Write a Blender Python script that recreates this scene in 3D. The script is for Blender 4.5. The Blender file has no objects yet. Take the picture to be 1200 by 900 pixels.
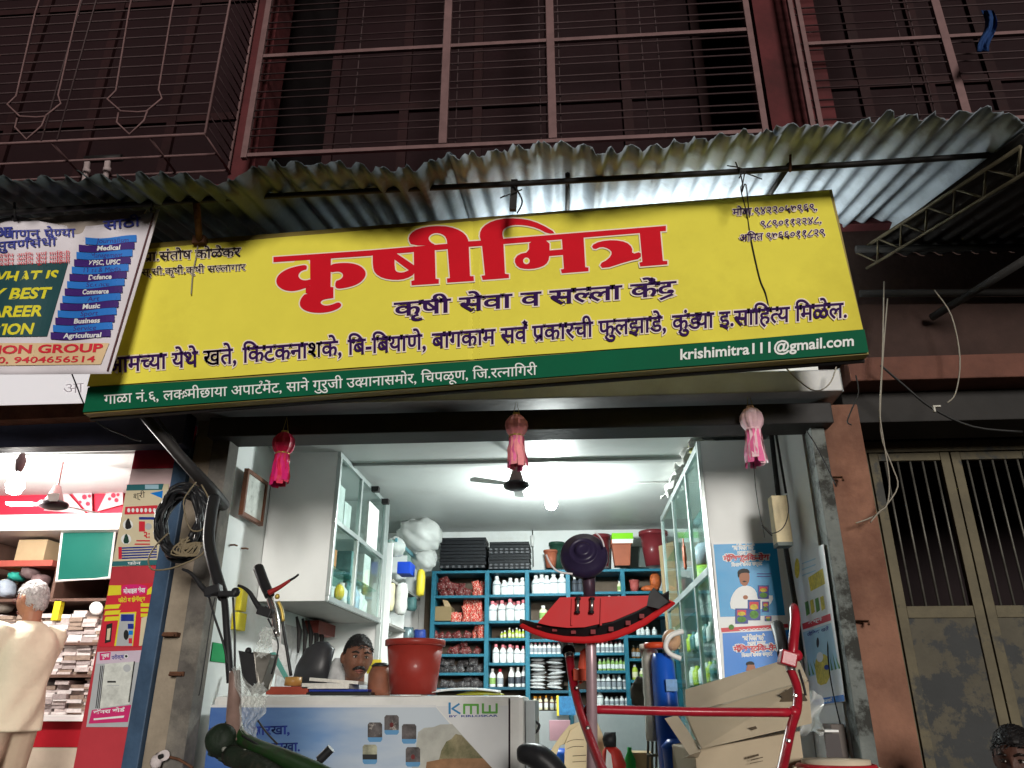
import bpy, bmesh, math, random
from mathutils import Vector, Matrix, Euler
from mathutils.geometry import tessellate_polygon

# ---------------------------------------------------------------- camera, sky, sun
S = bpy.context.scene
COL = S.collection
R = math.radians
PSI, TH, FPX = R(4.0), R(22.5), 906.0      # yaw to the left, pitch up, focal length in photo pixels
EYE = Vector((0, 0, 1.55))
cd = bpy.data.cameras.new('camera')
cd.sensor_width = 36; cd.lens = FPX / 1200 * 36; cd.clip_start = .05; cd.clip_end = 500
cam = bpy.data.objects.new('camera', cd); COL.objects.link(cam)
cam.location = EYE; cam.rotation_euler = (R(90) + TH, 0, PSI)
S.camera = cam

w = bpy.data.worlds.new('World'); S.world = w; w.use_nodes = True
nt = w.node_tree; bg = nt.nodes['Background']
sky = nt.nodes.new('ShaderNodeTexSky'); sky.sky_type = 'NISHITA'; sky.sun_disc = False
SUN_EL, SUN_AZ = R(9), R(165)                # the street's light comes low from behind the camera's right
sky.sun_elevation = SUN_EL; sky.sun_rotation = SUN_AZ
nt.links.new(sky.outputs[0], bg.inputs[0]); bg.inputs[1].default_value = .004
sl = bpy.data.lights.new('street_light', 'SUN'); sl.energy = 2.5; sl.angle = R(14); sl.color = (1, .95, .88)
so = bpy.data.objects.new('street_light', sl); COL.objects.link(so)
sd = Vector((math.sin(SUN_AZ) * math.cos(SUN_EL), math.cos(SUN_AZ) * math.cos(SUN_EL), math.sin(SUN_EL)))
so.rotation_euler = sd.to_track_quat('Z', 'Y').to_euler()
vs = S.view_settings; S.display_settings.display_device = 'sRGB'
vs.view_transform = 'Standard'; vs.look = 'None'; vs.exposure = 0; vs.gamma = 1; vs.use_curve_mapping = False
S.render.engine = 'CYCLES'
S.cycles.use_denoising = True; S.cycles.max_bounces = 6; S.cycles.diffuse_bounces = 3
S.cycles.transparent_max_bounces = 12; S.cycles.sample_clamp_indirect = 6
S.cycles.caustics_reflective = False; S.cycles.caustics_refractive = False

# ---------------------------------------------------------------- photo pixel -> point on a real plane
_c, _s, _ct, _st = math.cos(PSI), math.sin(PSI), math.cos(TH), math.sin(TH)
VR, VU, VF = Vector((_c, _s, 0)), Vector((_s * _st, -_c * _st, _ct)), Vector((-_s * _ct, _c * _ct, _st))
def ray(px, py): return VF + VR * ((px - 600) / FPX) + VU * ((450 - py) / FPX)
def W(px, py, Y): d = ray(px, py); return EYE + d * (Y / d.y)
def WX(px, py, X): d = ray(px, py); return EYE + d * (X / d.x)
def WZ(px, py, Z): d = ray(px, py); return EYE + d * ((Z - EYE.z) / d.z)
def plY(Y): return lambda px, py, o=0: W(px, py, Y) + Vector((0, -o, 0))
def plX(X, sg=-1): return lambda px, py, o=0: WX(px, py, X) + Vector((sg * o, 0, 0))
def pxm(Y, py=700):                       # photo pixels per metre at depth Y
    return 100 / (W(600, py, Y) - W(700, py, Y)).length
rnd = random.Random(7)

# ---------------------------------------------------------------- materials
MATS = {}
def M(key, rgb, rough=.6, metal=0, var=.12, scale=6, bump=0, bscale=40, rgb2=None, thr=.55, soft=.1, spec=.22, emit=0, coat=0):
    """principled material; value noise, an optional second colour in blotches, optional fine bump"""
    if key in MATS: return MATS[key]
    m = bpy.data.materials.new(key); m.use_nodes = True; MATS[key] = m
    t = m.node_tree; N = t.nodes; L = t.links; p = N['Principled BSDF']
    p.inputs['Roughness'].default_value = rough; p.inputs['Metallic'].default_value = metal
    p.inputs['Specular IOR Level'].default_value = spec
    if coat: p.inputs['Coat Weight'].default_value = coat; p.inputs['Coat Roughness'].default_value = .1
    p.inputs['Base Color'].default_value = (*rgb, 1)
    if emit:
        p.inputs['Emission Color'].default_value = (*rgb, 1); p.inputs['Emission Strength'].default_value = emit
    if var or rgb2 or bump:
        tc = N.new('ShaderNodeTexCoord')
    out = None
    if var:
        n = N.new('ShaderNodeTexNoise'); n.inputs['Scale'].default_value = scale; n.inputs['Detail'].default_value = 6
        n.inputs['Roughness'].default_value = .65
        L.new(tc.outputs['Object'], n.inputs['Vector'])
        mr = N.new('ShaderNodeMapRange'); mr.inputs[1].default_value = .3; mr.inputs[2].default_value = .7
        mr.inputs[3].default_value = 1 - var; mr.inputs[4].default_value = 1 + var
        L.new(n.outputs['Fac'], mr.inputs[0])
        mx = N.new('ShaderNodeMix'); mx.data_type = 'RGBA'; mx.blend_type = 'MULTIPLY'; mx.inputs[0].default_value = 1
        mx.inputs[6].default_value = (*rgb, 1); L.new(mr.outputs[0], mx.inputs[7]); out = mx.outputs[2]
        rr = N.new('ShaderNodeMapRange'); rr.inputs[3].default_value = max(0, rough - .12); rr.inputs[4].default_value = min(1, rough + .12)
        L.new(n.outputs['Fac'], rr.inputs[0]); L.new(rr.outputs[0], p.inputs['Roughness'])
    if rgb2:
        n2 = N.new('ShaderNodeTexNoise'); n2.inputs['Scale'].default_value = scale * .6; n2.inputs['Detail'].default_value = 8
        n2.inputs['Roughness'].default_value = .7; L.new(tc.outputs['Object'], n2.inputs['Vector'])
        m2 = N.new('ShaderNodeMapRange'); m2.inputs[1].default_value = thr - soft; m2.inputs[2].default_value = thr + soft
        L.new(n2.outputs['Fac'], m2.inputs[0])
        x2 = N.new('ShaderNodeMix'); x2.data_type = 'RGBA'; L.new(m2.outputs[0], x2.inputs[0])
        if out: L.new(out, x2.inputs[6])
        else: x2.inputs[6].default_value = (*rgb, 1)
        x2.inputs[7].default_value = (*rgb2, 1); out = x2.outputs[2]
    if out: L.new(out, p.inputs['Base Color'])
    if bump:
        n3 = N.new('ShaderNodeTexNoise'); n3.inputs['Scale'].default_value = bscale; n3.inputs['Detail'].default_value = 5
        L.new(tc.outputs['Object'], n3.inputs['Vector'])
        b = N.new('ShaderNodeBump'); b.inputs['Strength'].default_value = bump; b.inputs['Distance'].default_value = .01
        L.new(n3.outputs['Fac'], b.inputs['Height']); L.new(b.outputs[0], p.inputs['Normal'])
    return m
def glassy(key, tint=(.88, .96, .94), gl=.12, alpha=None, rough=.04):
    """thin pane: see-through with a soft mirror coat"""
    if key in MATS: return MATS[key]
    m = bpy.data.materials.new(key); m.use_nodes = True; MATS[key] = m
    t = m.node_tree; N = t.nodes; L = t.links; N.remove(N['Principled BSDF']); o = N['Material Output']
    a = N.new('ShaderNodeBsdfTransparent'); a.inputs[0].default_value = (*tint, 1)
    g = N.new('ShaderNodeBsdfGlossy'); g.inputs['Roughness'].default_value = rough; g.inputs[0].default_value = (.9, 1, .98, 1)
    lw = N.new('ShaderNodeLayerWeight'); lw.inputs[0].default_value = .5      # same for both faces of a pane
    pw = N.new('ShaderNodeMath'); pw.operation = 'POWER'; pw.inputs[1].default_value = 4; L.new(lw.outputs['Facing'], pw.inputs[0])
    mu = N.new('ShaderNodeMath'); mu.operation = 'MULTIPLY_ADD'; mu.inputs[1].default_value = .3; mu.inputs[2].default_value = gl * .3; L.new(pw.outputs[0], mu.inputs[0])
    x = N.new('ShaderNodeMixShader'); L.new(mu.outputs[0], x.inputs[0])
    L.new(a.outputs[0], x.inputs[1]); L.new(g.outputs[0], x.inputs[2])
    if alpha:                                  # cloudy plastic film
        d = N.new('ShaderNodeBsdfDiffuse'); d.inputs[0].default_value = (.8, .82, .8, 1)
        y = N.new('ShaderNodeMixShader'); y.inputs[0].default_value = alpha
        L.new(x.outputs[0], y.inputs[1]); L.new(d.outputs[0], y.inputs[2]); x = y
    L.new(x.outputs[0], o.inputs[0]); return m

# ---------------------------------------------------------------- mesh builder
class MB:
    def __init__(s): s.v = []; s.f = []; s.m = []; s.sm = []; s.i = 0; s.smooth = False; s.k = 0
    def add(s, vs, fs, smooth=None):
        b = len(s.v); s.v += [Vector(q) for q in vs]
        for f in fs: s.f.append([b + q for q in f]); s.m.append(s.i); s.sm.append(s.smooth if smooth is None else smooth)
        return s
    def bx(s, x0, x1, y0, y1, z0, z1):
        v = [(x, y, z) for z in (z0, z1) for y in (y0, y1) for x in (x0, x1)]
        return s.add(v, [(0, 2, 3, 1), (4, 5, 7, 6), (0, 1, 5, 4), (2, 6, 7, 3), (0, 4, 6, 2), (1, 3, 7, 5)], False)
    def box(s, c, sz, rot=None):
        c = Vector(c); h = Vector(sz) / 2; v = []
        for z in (-1, 1):
            for y in (-1, 1):
                for x in (-1, 1):
                    q = Vector((x * h.x, y * h.y, z * h.z)); v.append(c + (rot @ q if rot else q))
        return s.add(v, [(0, 2, 3, 1), (4, 5, 7, 6), (0, 1, 5, 4), (2, 6, 7, 3), (0, 4, 6, 2), (1, 3, 7, 5)], False)
    def hexa(s, p):                                  # bottom 4, top 4
        return s.add(p, [(3, 2, 1, 0), (4, 5, 6, 7), (0, 1, 5, 4), (1, 2, 6, 5), (2, 3, 7, 6), (3, 0, 4, 7)], False)
    def prism(s, pts, d):                            # planar outline extruded by vector d
        n = len(pts); d = Vector(d); p = [Vector(q) for q in pts]
        tr = tessellate_polygon([p]); v = p + [q + d for q in p]
        fs = [tuple(t) for t in tr] + [tuple(n + q for q in reversed(t)) for t in tr]
        fs += [(i, (i + 1) % n, n + (i + 1) % n, n + i) for i in range(n)]
        return s.add(v, fs, False)
    def poly(s, pts):
        p = [Vector(q) for q in pts]
        return s.add(p, [tuple(t) for t in tessellate_polygon([p])], False)
    def tube(s, pts, r, n=8, closed=False, smooth=True):
        p = [Vector(q) for q in pts]; m = len(p)
        rs = r if isinstance(r, (list, tuple)) else [r] * m
        v = []; up = None
        for i in range(m):
            a = p[i - 1] if (i or closed) else p[i]; b = p[(i + 1) % m] if (i < m - 1 or closed) else p[i]
            t = (b - a).normalized()
            if up is None:
                up = Vector((0, 0, 1)) if abs(t.z) < .9 else Vector((1, 0, 0))
            up = (up - t * up.dot(t)); up = up.normalized() if up.length > 1e-6 else t.orthogonal().normalized()
            sd_ = t.cross(up)
            for k in range(n):
                an = 2 * math.pi * k / n
                v.append(p[i] + (up * math.cos(an) + sd_ * math.sin(an)) * rs[i])
        fs = []
        for i in range(m if closed else m - 1):
            j = (i + 1) % m
            for k in range(n): fs.append((i * n + k, i * n + (k + 1) % n, j * n + (k + 1) % n, j * n + k))
        b = len(s.v); s.add(v, fs, smooth)
        if not closed:
            s.f.append([b + k for k in reversed(range(n))]); s.m.append(s.i); s.sm.append(False)
            s.f.append([b + (m - 1) * n + k for k in range(n)]); s.m.append(s.i); s.sm.append(False)
        return s
    def lathe(s, prof, c=(0, 0, 0), n=16, rot=None, smooth=True, wob=None):
        c = Vector(c); v = []; m = len(prof)
        for i, (r, z) in enumerate(prof):
            for k in range(n):
                an = 2 * math.pi * k / n; rr = r * (wob(an, i) if wob else 1)
                q = Vector((rr * math.cos(an), rr * math.sin(an), z)); v.append(c + (rot @ q if rot else q))
        fs = [(i * n + k, i * n + (k + 1) % n, (i + 1) * n + (k + 1) % n, (i + 1) * n + k) for i in range(m - 1) for k in range(n)]
        b = len(s.v); s.add(v, fs, smooth)
        if prof[0][0] > 1e-5: s.f.append([b + k for k in reversed(range(n))]); s.m.append(s.i); s.sm.append(False)
        if prof[-1][0] > 1e-5: s.f.append([b + (m - 1) * n + k for k in range(n)]); s.m.append(s.i); s.sm.append(False)
        return s
    def ball(s, c, r, nu=14, nv=9, rot=None, fn=None):
        c = Vector(c); r = Vector(r) if not isinstance(r, (int, float)) else Vector((r, r, r)); v = []
        for j in range(nv + 1):
            th = math.pi * j / nv
            for i in range(nu):
                ph = 2 * math.pi * i / nu
                d = Vector((math.sin(th) * math.cos(ph), math.sin(th) * math.sin(ph), math.cos(th)))
                k = fn(d) if fn else 1
                q = Vector((d.x * r.x, d.y * r.y, d.z * r.z)) * k
                v.append(c + (rot @ q if rot else q))
        fs = [(j * nu + i, (j + 1) * nu + i, (j + 1) * nu + (i + 1) % nu, j * nu + (i + 1) % nu) for j in range(nv) for i in range(nu)]
        return s.add(v, fs, True)
    def loft(s, rings, n=20):                       # rings: (centre, rx, ry[, rot]) closed ends
        v = []
        for rg in rings:
            c, rx, ry = Vector(rg[0]), rg[1], rg[2]; rot = rg[3] if len(rg) > 3 else None
            for k in range(n):
                a = 2 * math.pi * k / n
                ca, sa = math.cos(a), math.sin(a)
                q = Vector((rx * math.copysign(abs(ca) ** .85, ca), ry * math.copysign(abs(sa) ** .85, sa), 0))
                v.append(c + (rot @ q if rot else q))
        m = len(rings)
        fs = [(i * n + k, i * n + (k + 1) % n, (i + 1) * n + (k + 1) % n, (i + 1) * n + k) for i in range(m - 1) for k in range(n)]
        fs += [tuple(reversed(range(n))), tuple((m - 1) * n + k for k in range(n))]
        return s.add(v, fs, True)
    def grid(s, fn, nu, nv, thick=None):
        v = [Vector(fn(i / nu, j / nv)) for j in range(nv + 1) for i in range(nu + 1)]
        fs = [(j * (nu + 1) + i, j * (nu + 1) + i + 1, (j + 1) * (nu + 1) + i + 1, (j + 1) * (nu + 1) + i) for j in range(nv) for i in range(nu)]
        if thick is None: return s.add(v, fs, True)
        t = Vector(thick); n = len(v); v2 = v + [q + t for q in v]
        fs2 = fs + [tuple(n + q for q in reversed(f)) for f in fs]
        bd = [i for i in range(nu + 1)] + [(j + 1) * (nu + 1) - 1 for j in range(1, nv + 1)] + \
             [nv * (nu + 1) + i for i in range(nu - 1, -1, -1)] + [j * (nu + 1) for j in range(nv - 1, 0, -1)]
        for a, b in zip(bd, bd[1:] + bd[:1]): fs2.append((b, a, n + a, n + b))
        return s.add(v2, fs2, True)
    def build(s, name, mats, parent=None, bevel=0, flat=False):
        """link as ONE mesh object; coordinates are world ones, made local to an unrotated parent"""
        off = Vector((0, 0, 0)); q = parent
        while q is not None: off += q.location; q = q.parent
        me = bpy.data.meshes.new(name)
        me.from_pydata([tuple(p - off) for p in s.v], [], s.f)
        for m in (mats if isinstance(mats, (list, tuple)) else [mats]): me.materials.append(m)
        me.polygons.foreach_set('material_index', s.m)
        me.polygons.foreach_set('use_smooth', [False] * len(s.f) if flat else s.sm)
        if bevel or not flat:
            bm = bmesh.new(); bm.from_mesh(me)
            if bevel:
                es = [e for e in bm.edges if len(e.link_faces) == 2 and e.calc_face_angle(0) > .6]
                bmesh.ops.bevel(bm, geom=es, offset=bevel, segments=2, profile=.6, affect='EDGES', clamp_overlap=True)
            bmesh.ops.recalc_face_normals(bm, faces=bm.faces)
            bm.to_mesh(me); bm.free()
        me.update()
        o = bpy.data.objects.new(name, me); COL.objects.link(o)
        if parent: o.parent = parent
        return o
def setp(o, label=None, cat=None, group=None, kind=None):
    if label: o['label'] = label
    if cat: o['category'] = cat
    if group: o['group'] = group
    if kind: o['kind'] = kind
    return o
def thing(name, label, cat, loc=(0, 0, 0), group=None):
    o = bpy.data.objects.new(name, None); COL.objects.link(o); o.location = loc; o.empty_display_size = .1
    return setp(o, label, cat, group)
def kids(o): return [c for c in bpy.data.objects if c.parent == o]
def dup(root, loc=None, rz=None, label=None, group=None, scale=None):
    r = root.copy(); COL.objects.link(r)
    if loc is not None: r.location = loc
    if rz is not None: r.rotation_euler = (0, 0, rz)
    if scale: r.scale = scale if isinstance(scale, (tuple, list)) else (scale,) * 3
    if label: r['label'] = label
    if group: r['group'] = group
    for c in root.children:
        d = c.copy(); COL.objects.link(d); d.parent = r
        for g in c.children:
            e = g.copy(); COL.objects.link(e); e.parent = d
    return r
def spline(pts, k=4):
    p = [Vector(q) for q in pts]; o = []
    for i in range(len(p) - 1):
        a, b, c, d = p[max(i - 1, 0)], p[i], p[i + 1], p[min(i + 2, len(p) - 1)]
        for j in range(k):
            t = j / k
            o.append(.5 * ((2 * b) + (c - a) * t + (2 * a - 5 * b + 4 * c - d) * t * t + (3 * b - a - 3 * c + d) * t ** 3))
    return o + [p[-1]]
def wpath(px, Y, k=4):                 # [(x, y[, Y])] photo pixels -> smooth path in space
    return spline([W(q[0], q[1], q[2] if len(q) > 2 else Y) for q in px], k)

# ---------------------------------------------------------------- flat art and lettering on real planes
class Art:
    """printed shapes and letters on one plane; every new shape lies a hair above the last"""
    def __init__(s, fn, off=.002): s.fn = fn; s.o = off; s.L = {}; s.inc = .00004
    def mb(s, mat):
        return s.L.setdefault(mat.name, (MB(), mat))[0]
    def poly(s, pts, mat, smooth=0):
        p = [Vector((a, b)) for a, b in pts]
        for _ in range(smooth):
            q = []
            for i in range(len(p)):
                a, b = p[i], p[(i + 1) % len(p)]; q += [a * .75 + b * .25, a * .25 + b * .75]
            p = q
        s.o += s.inc
        s.mb(mat).poly([s.fn(q[0], q[1], s.o) for q in p]); return p
    def halo(s, pts, mat, wd):
        n = len(pts)
        for i in range(n):
            a, b = Vector(pts[i]), Vector(pts[(i + 1) % n]); t = (b - a)
            if t.length < 1e-6: continue
            t.normalize(); t *= wd; nn = Vector((-t.y, t.x))
            s.inc = .000006; s.poly([a - t * .7 - nn, b + t * .7 - nn, b + t * .7 + nn, a - t * .7 + nn], mat); s.inc = .00004
    def rect(s, x0, y0, x1, y1, mat): s.poly([(x0, y0), (x1, y0), (x1, y1), (x0, y1)], mat)
    def disc(s, x, y, r, mat, ry=None, n=14):
        s.poly([(x + r * math.cos(6.2832 * i / n), y + (ry or r) * math.sin(6.2832 * i / n)) for i in range(n)], mat)
    def text(s, body, p0, p1, h, mat, wt=0, halo=None, hw=.03, slant=0, cap=False):
        """body fitted between pixels p0 and p1 on the base line; h = letter height in pixels"""
        tx = Text.get(body, wt); uw = tx[1]; ref = .715 if cap else .622
        a, b = Vector(p0), Vector(p1); u = (b - a) / uw; up = Vector((0, -h / ref))
        def put(vf, mt):
            s.o += .0001
            m = s.mb(mt); m.add([s.fn(*(a + u * (q[0] + slant * q[1]) + up * q[1]), s.o) for q in vf[0]], vf[1], False)
        if halo: put(Text.get(body, wt + hw)[0], halo)
        put(tx[0], mat)
    def build(s, parent, name='lettering', label=None):
        r = [m.build(name, mt, parent) for m, mt in s.L.values() if m.f]; s.L = {}
        if label:
            for o in r: o['label'] = label
        return r
class Text:
    """Devanagari and Latin outlines from the built-in font: marks are placed by the font; half letters are cut
    clear of their stem, rakar and reph strokes are drawn"""
    C = {}
    @staticmethod
    def raw(body, wt=0):
        k = (body, wt)
        if k not in Text.C:
            c = bpy.data.curves.new('t', 'FONT'); c.body = body; c.size = 1; c.offset = wt; c.resolution_u = 3; c.fill_mode = 'FRONT'
            o = bpy.data.objects.new('t', c); me = bpy.data.meshes.new_from_object(o)
            v = [(q.co.x, q.co.y) for q in me.vertices]; f = [tuple(q.vertices) for q in me.polygons]
            bpy.data.objects.remove(o); bpy.data.curves.remove(c); bpy.data.meshes.remove(me)
            Text.C[k] = (v, f)
        return Text.C[k]
    @staticmethod
    def adv(body):
        k = ('adv', body)
        if k not in Text.C:
            a = max(q[0] for q in Text.raw('व')[0]); b = max(q[0] for q in Text.raw(body + 'व')[0]); Text.C[k] = b - a
        return Text.C[k]
    @staticmethod
    def cut(vf, x):                       # keep what lies left of x
        me = bpy.data.meshes.new('c'); me.from_pydata([(a, b, 0) for a, b in vf[0]], [], vf[1])
        bm = bmesh.new(); bm.from_mesh(me)
        bmesh.ops.bisect_plane(bm, geom=bm.verts[:] + bm.edges[:] + bm.faces[:], plane_co=(x, 0, 0), plane_no=(1, 0, 0), clear_outer=True)
        bm.verts.index_update(); v = [(q.co.x, q.co.y) for q in bm.verts]; f = [tuple(l.index for l in q.verts) for q in bm.faces]
        bm.free(); bpy.data.meshes.remove(me); return v, f
    @staticmethod
    def get(body, wt=0):
        """tokens: «c|» half form of c, «c^» c with a rakar stroke, «c~» c with a reph hook, «c_» c followed tight"""
        k = ('get', body, wt)
        if k in Text.C: return Text.C[k]
        V = []; F = []; x = 0; cur = ''
        def put(vf, dx):
            b = len(V); V.extend((p[0] + dx, p[1]) for p in vf[0]); F.extend(tuple(b + i for i in f) for f in vf[1])
        def line(pts, r):
            for (ax, ay), (bx_, by) in zip(pts, pts[1:]):
                d = Vector((bx_ - ax, by - ay)).normalized() * r; n = Vector((-d.y, d.x)); b = len(V)
                V.extend([(ax - d.x * .5 - n.x, ay - d.y * .5 - n.y), (bx_ + d.x * .5 - n.x, by + d.y * .5 - n.y), (bx_ + d.x * .5 + n.x, by + d.y * .5 + n.y), (ax - d.x * .5 + n.x, ay - d.y * .5 + n.y)])
                F.append((b, b + 1, b + 2, b + 3))
        def flush():
            nonlocal cur, x
            for sg in ''.join('\x00' + c_ + '\x00' if c_ in 'शख' else c_ for c_ in cur).split('\x00'):
                if not sg: continue
                if sg in 'शख':
                    for ddx, ddy in ((0, 0), (-wt * .7, 0), (wt * .7, 0), (0, wt * .7), (0, -wt * .7)): put((([(a_ , b_ + ddy) for a_, b_ in Text.raw(sg)[0]]), Text.raw(sg)[1]), x + ddx)
                else: put(Text.raw(sg, wt), x)
                x += Text.adv(sg)
            cur = ''
        i = 0
        while i < len(body):
            ch = body[i]; nx = body[i + 1] if i + 1 < len(body) else ''
            if nx in ('|', '^', '~', '_') and nx:
                flush(); a = Text.adv(ch); bar = Text.adv('ा')
                if nx == '|':
                    c = a - bar * .92; put(Text.cut(Text.raw(ch, wt), c + wt), x); x += c
                elif nx == '^':
                    put(Text.raw(ch, wt), x)
                    if ch == 'द': line([(x + .10, -.16), (x + .42, .02)], .035 + wt)
                    else: line([(x + a - bar * .75 - .2, .0), (x + a - bar * .6, .17)], .033 + wt)
                    x += a
                elif nx == '~':
                    put(Text.raw(ch, wt), x); e = x + a - .08
                    line([(e - .1, .80), (e - .02, .85), (e + .06, .80), (e + .05, .72), (e - .03, .63)], .03 + wt); x += a
                else:
                    put(Text.raw(ch, wt), x); x += a - .2
                i += 2; continue
            cur += ch; i += 1
        flush(); Text.C[k] = ((V, F), x); return Text.C[k]
# ================================================================ colours
M('asphalt', (.05, .05, .048), .9, 0, .3, 4, .4, 60)
M('concrete_floor', (.28, .27, .25), .8, 0, .2, 5, .2)
M('pink_paint', (.085, .019, .021), .85, 0, .35, 2.5, .3, 30, rgb2=(.038, .012, .013), thr=.6, soft=.12)
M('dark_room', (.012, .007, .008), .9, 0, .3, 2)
M('terracotta', (.23, .112, .074), .8, 0, .3, 3.0, .45, 45, rgb2=(.12, .05, .033), thr=.57, soft=.1)
M('concrete', (.30, .25, .19), .85, 0, .28, 4, .35, 35, rgb2=(.16, .12, .10), thr=.6, soft=.12)
M('concrete_dark', (.12, .11, .10), .85, 0, .35, 5, .4, 35, rgb2=(.22, .2, .17), thr=.58, soft=.08)
M('grey_channel', (.15, .165, .155), .7, 0, .35, 7, .4, 35, rgb2=(.03, .03, .026), thr=.54, soft=.04)
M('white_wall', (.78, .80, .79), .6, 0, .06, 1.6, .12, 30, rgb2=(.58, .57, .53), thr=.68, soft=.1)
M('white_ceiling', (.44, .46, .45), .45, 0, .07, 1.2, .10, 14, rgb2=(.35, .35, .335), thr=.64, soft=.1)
M('black_steel', (.022, .02, .02), .55, 0, .3, 5, .1)
M('navy_steel', (.022, .024, .045), .5, 0, .3, 4, .1)
M('blue_steel', (.045, .085, .15), .5, 0, .3, 5, .15, 40, rgb2=(.09, .12, .16), thr=.65)
M('galvanised', (.34, .35, .35), .42, .55, .25, 4, .15, 25, rgb2=(.16, .15, .14), thr=.62, soft=.12)
M('shutter_box', (.36, .36, .36), .5, .3, .2, 3, .1, 20)
M('red_wall', (.62, .03, .06), .55, 0, .1, 2)
M('red_panel', (.50, .045, .06), .5, 0, .12, 2, .08, 30)
M('pinkish_wall', (.75, .55, .56), .6, 0, .06, 2)
M('grille_paint', (.165, .095, .095), .6, .1, .2, 10, .1)
M('grille_thin', (.062, .038, .040), .6, .1, .2, 10)
M('gate_paint', (.11, .094, .06), .65, .2, .35, 5, .3, 30, rgb2=(.05, .05, .046), thr=.56, soft=.03)
M('gate_panel', (.085, .076, .056), .7, .1, .35, 2.6, .25, 30, rgb2=(.042, .044, .045), thr=.5, soft=.015)
M('gate_bar', (.12, .115, .10), .5, .4, .3, 12)
M('dark_tin', (.03, .028, .027), .7, .2, .35, 3, .2)
M('beam_pink', (.13, .055, .04), .8, 0, .3, 4, .3)
M('rust', (.13, .06, .035), .9, .2, .4, 14, .5, 60)

# ================================================================ ground
g = MB(); g.grid(lambda u, v: (-60 + 120 * u, -60 + 63.2 * v, .0 + .012 * math.sin(u * 60) * math.sin(v * 50)), 40, 40)
setp(g.build('road', MATS['asphalt']), kind='structure')
g = MB(); g.bx(-9, 9, 3.2, 3.45, -.1, .3); g.bx(-9, 9, 3.45, 9, -.1, .6)
setp(g.build('pavement', MATS['concrete_floor'], bevel=.01), kind='structure')

# ================================================================ the apartment block and its shop openings
bld = thing('apartment_building', 'maroon painted apartment block with barred upper windows above the lit shops', 'building', (0, 3.7, .6))
WT = .14
def wall(mb, mat): return mb.build('wall', MATS[mat], bld)
# upper wall, with three window openings left free: x ranges
zb = 4.50; zt = 7.6
m = MB()
m.bx(-9, 9, 3.78, 4.0, 3.75, zb)                      # band under the windows
m.bx(-2.02, -1.86, 3.78, 4.0, zb, zt); m.bx(1.28, 1.66, 3.74, 4.0, zb, zt)
m.bx(-9, -6, 3.78, 4.0, zb, zt); m.bx(4.2, 9, 3.78, 4.0, zb, zt); m.bx(-9, 9, 3.78, 4.0, zt, 8.6)
m.bx(-2.6, 1.9, 3.70, 3.779, 3.98, 4.36)               # projecting band below the middle window
wall(m, 'pink_paint')
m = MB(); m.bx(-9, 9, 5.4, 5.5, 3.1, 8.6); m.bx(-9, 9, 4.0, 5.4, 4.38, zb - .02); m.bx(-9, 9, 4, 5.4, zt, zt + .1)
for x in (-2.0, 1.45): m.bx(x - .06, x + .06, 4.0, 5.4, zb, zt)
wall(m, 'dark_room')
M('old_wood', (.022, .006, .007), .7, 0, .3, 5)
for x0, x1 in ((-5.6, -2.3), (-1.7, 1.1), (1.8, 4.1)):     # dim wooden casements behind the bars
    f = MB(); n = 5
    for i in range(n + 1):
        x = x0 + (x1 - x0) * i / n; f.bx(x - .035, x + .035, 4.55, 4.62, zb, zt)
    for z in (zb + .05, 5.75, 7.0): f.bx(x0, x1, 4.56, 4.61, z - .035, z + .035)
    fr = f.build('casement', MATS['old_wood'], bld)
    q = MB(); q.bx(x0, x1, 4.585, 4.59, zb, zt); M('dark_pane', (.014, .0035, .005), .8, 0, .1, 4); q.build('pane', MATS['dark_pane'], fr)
# ground floor pillars, channels and walls
m = MB(); m.bx(1.275, 1.462, 3.70, 4.3, -.0, 2.93); m.build('pillar', MATS['terracotta'], bld, bevel=.008)['label'] = 'terracotta painted pillar right of the shop'
m = MB(); m.bx(-1.910, -1.803, 3.70, 3.785, 0, 2.95); m.build('pillar', MATS['concrete'], bld, bevel=.008)['label'] = 'bare concrete pillar left of the shop'
m = MB(); m.bx(-1.80, -1.708, 3.67, 3.785, .6, 2.95); m.build('shutter_channel', MATS['concrete_dark'], bld, bevel=.004)
m = MB(); m.bx(1.207, 1.272, 3.67, 3.78, .6, 2.95); m.build('shutter_channel', MATS['grey_channel'], bld, bevel=.004)
m = MB(); m.bx(-1.988, -1.912, 3.67, 3.80, .6, 2.78); m.build('shutter_channel', MATS['blue_steel'], bld, bevel=.005)
m = MB(); m.bx(-2.236, -1.99, 3.72, 3.80, .6, 2.57); pm = m.build('pillar_cladding', MATS['red_panel'], bld, bevel=.004)
m = MB(); m.bx(-2.236, -1.99, 3.72, 3.80, 2.573, 2.675); m.build('pillar_cladding', MATS['pinkish_wall'], bld, bevel=.002)
m = MB(); m.bx(-2.236, -1.99, 3.722, 3.80, 2.678, 2.90); m.build('pillar_cladding', MATS['red_wall'], bld)
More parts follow.
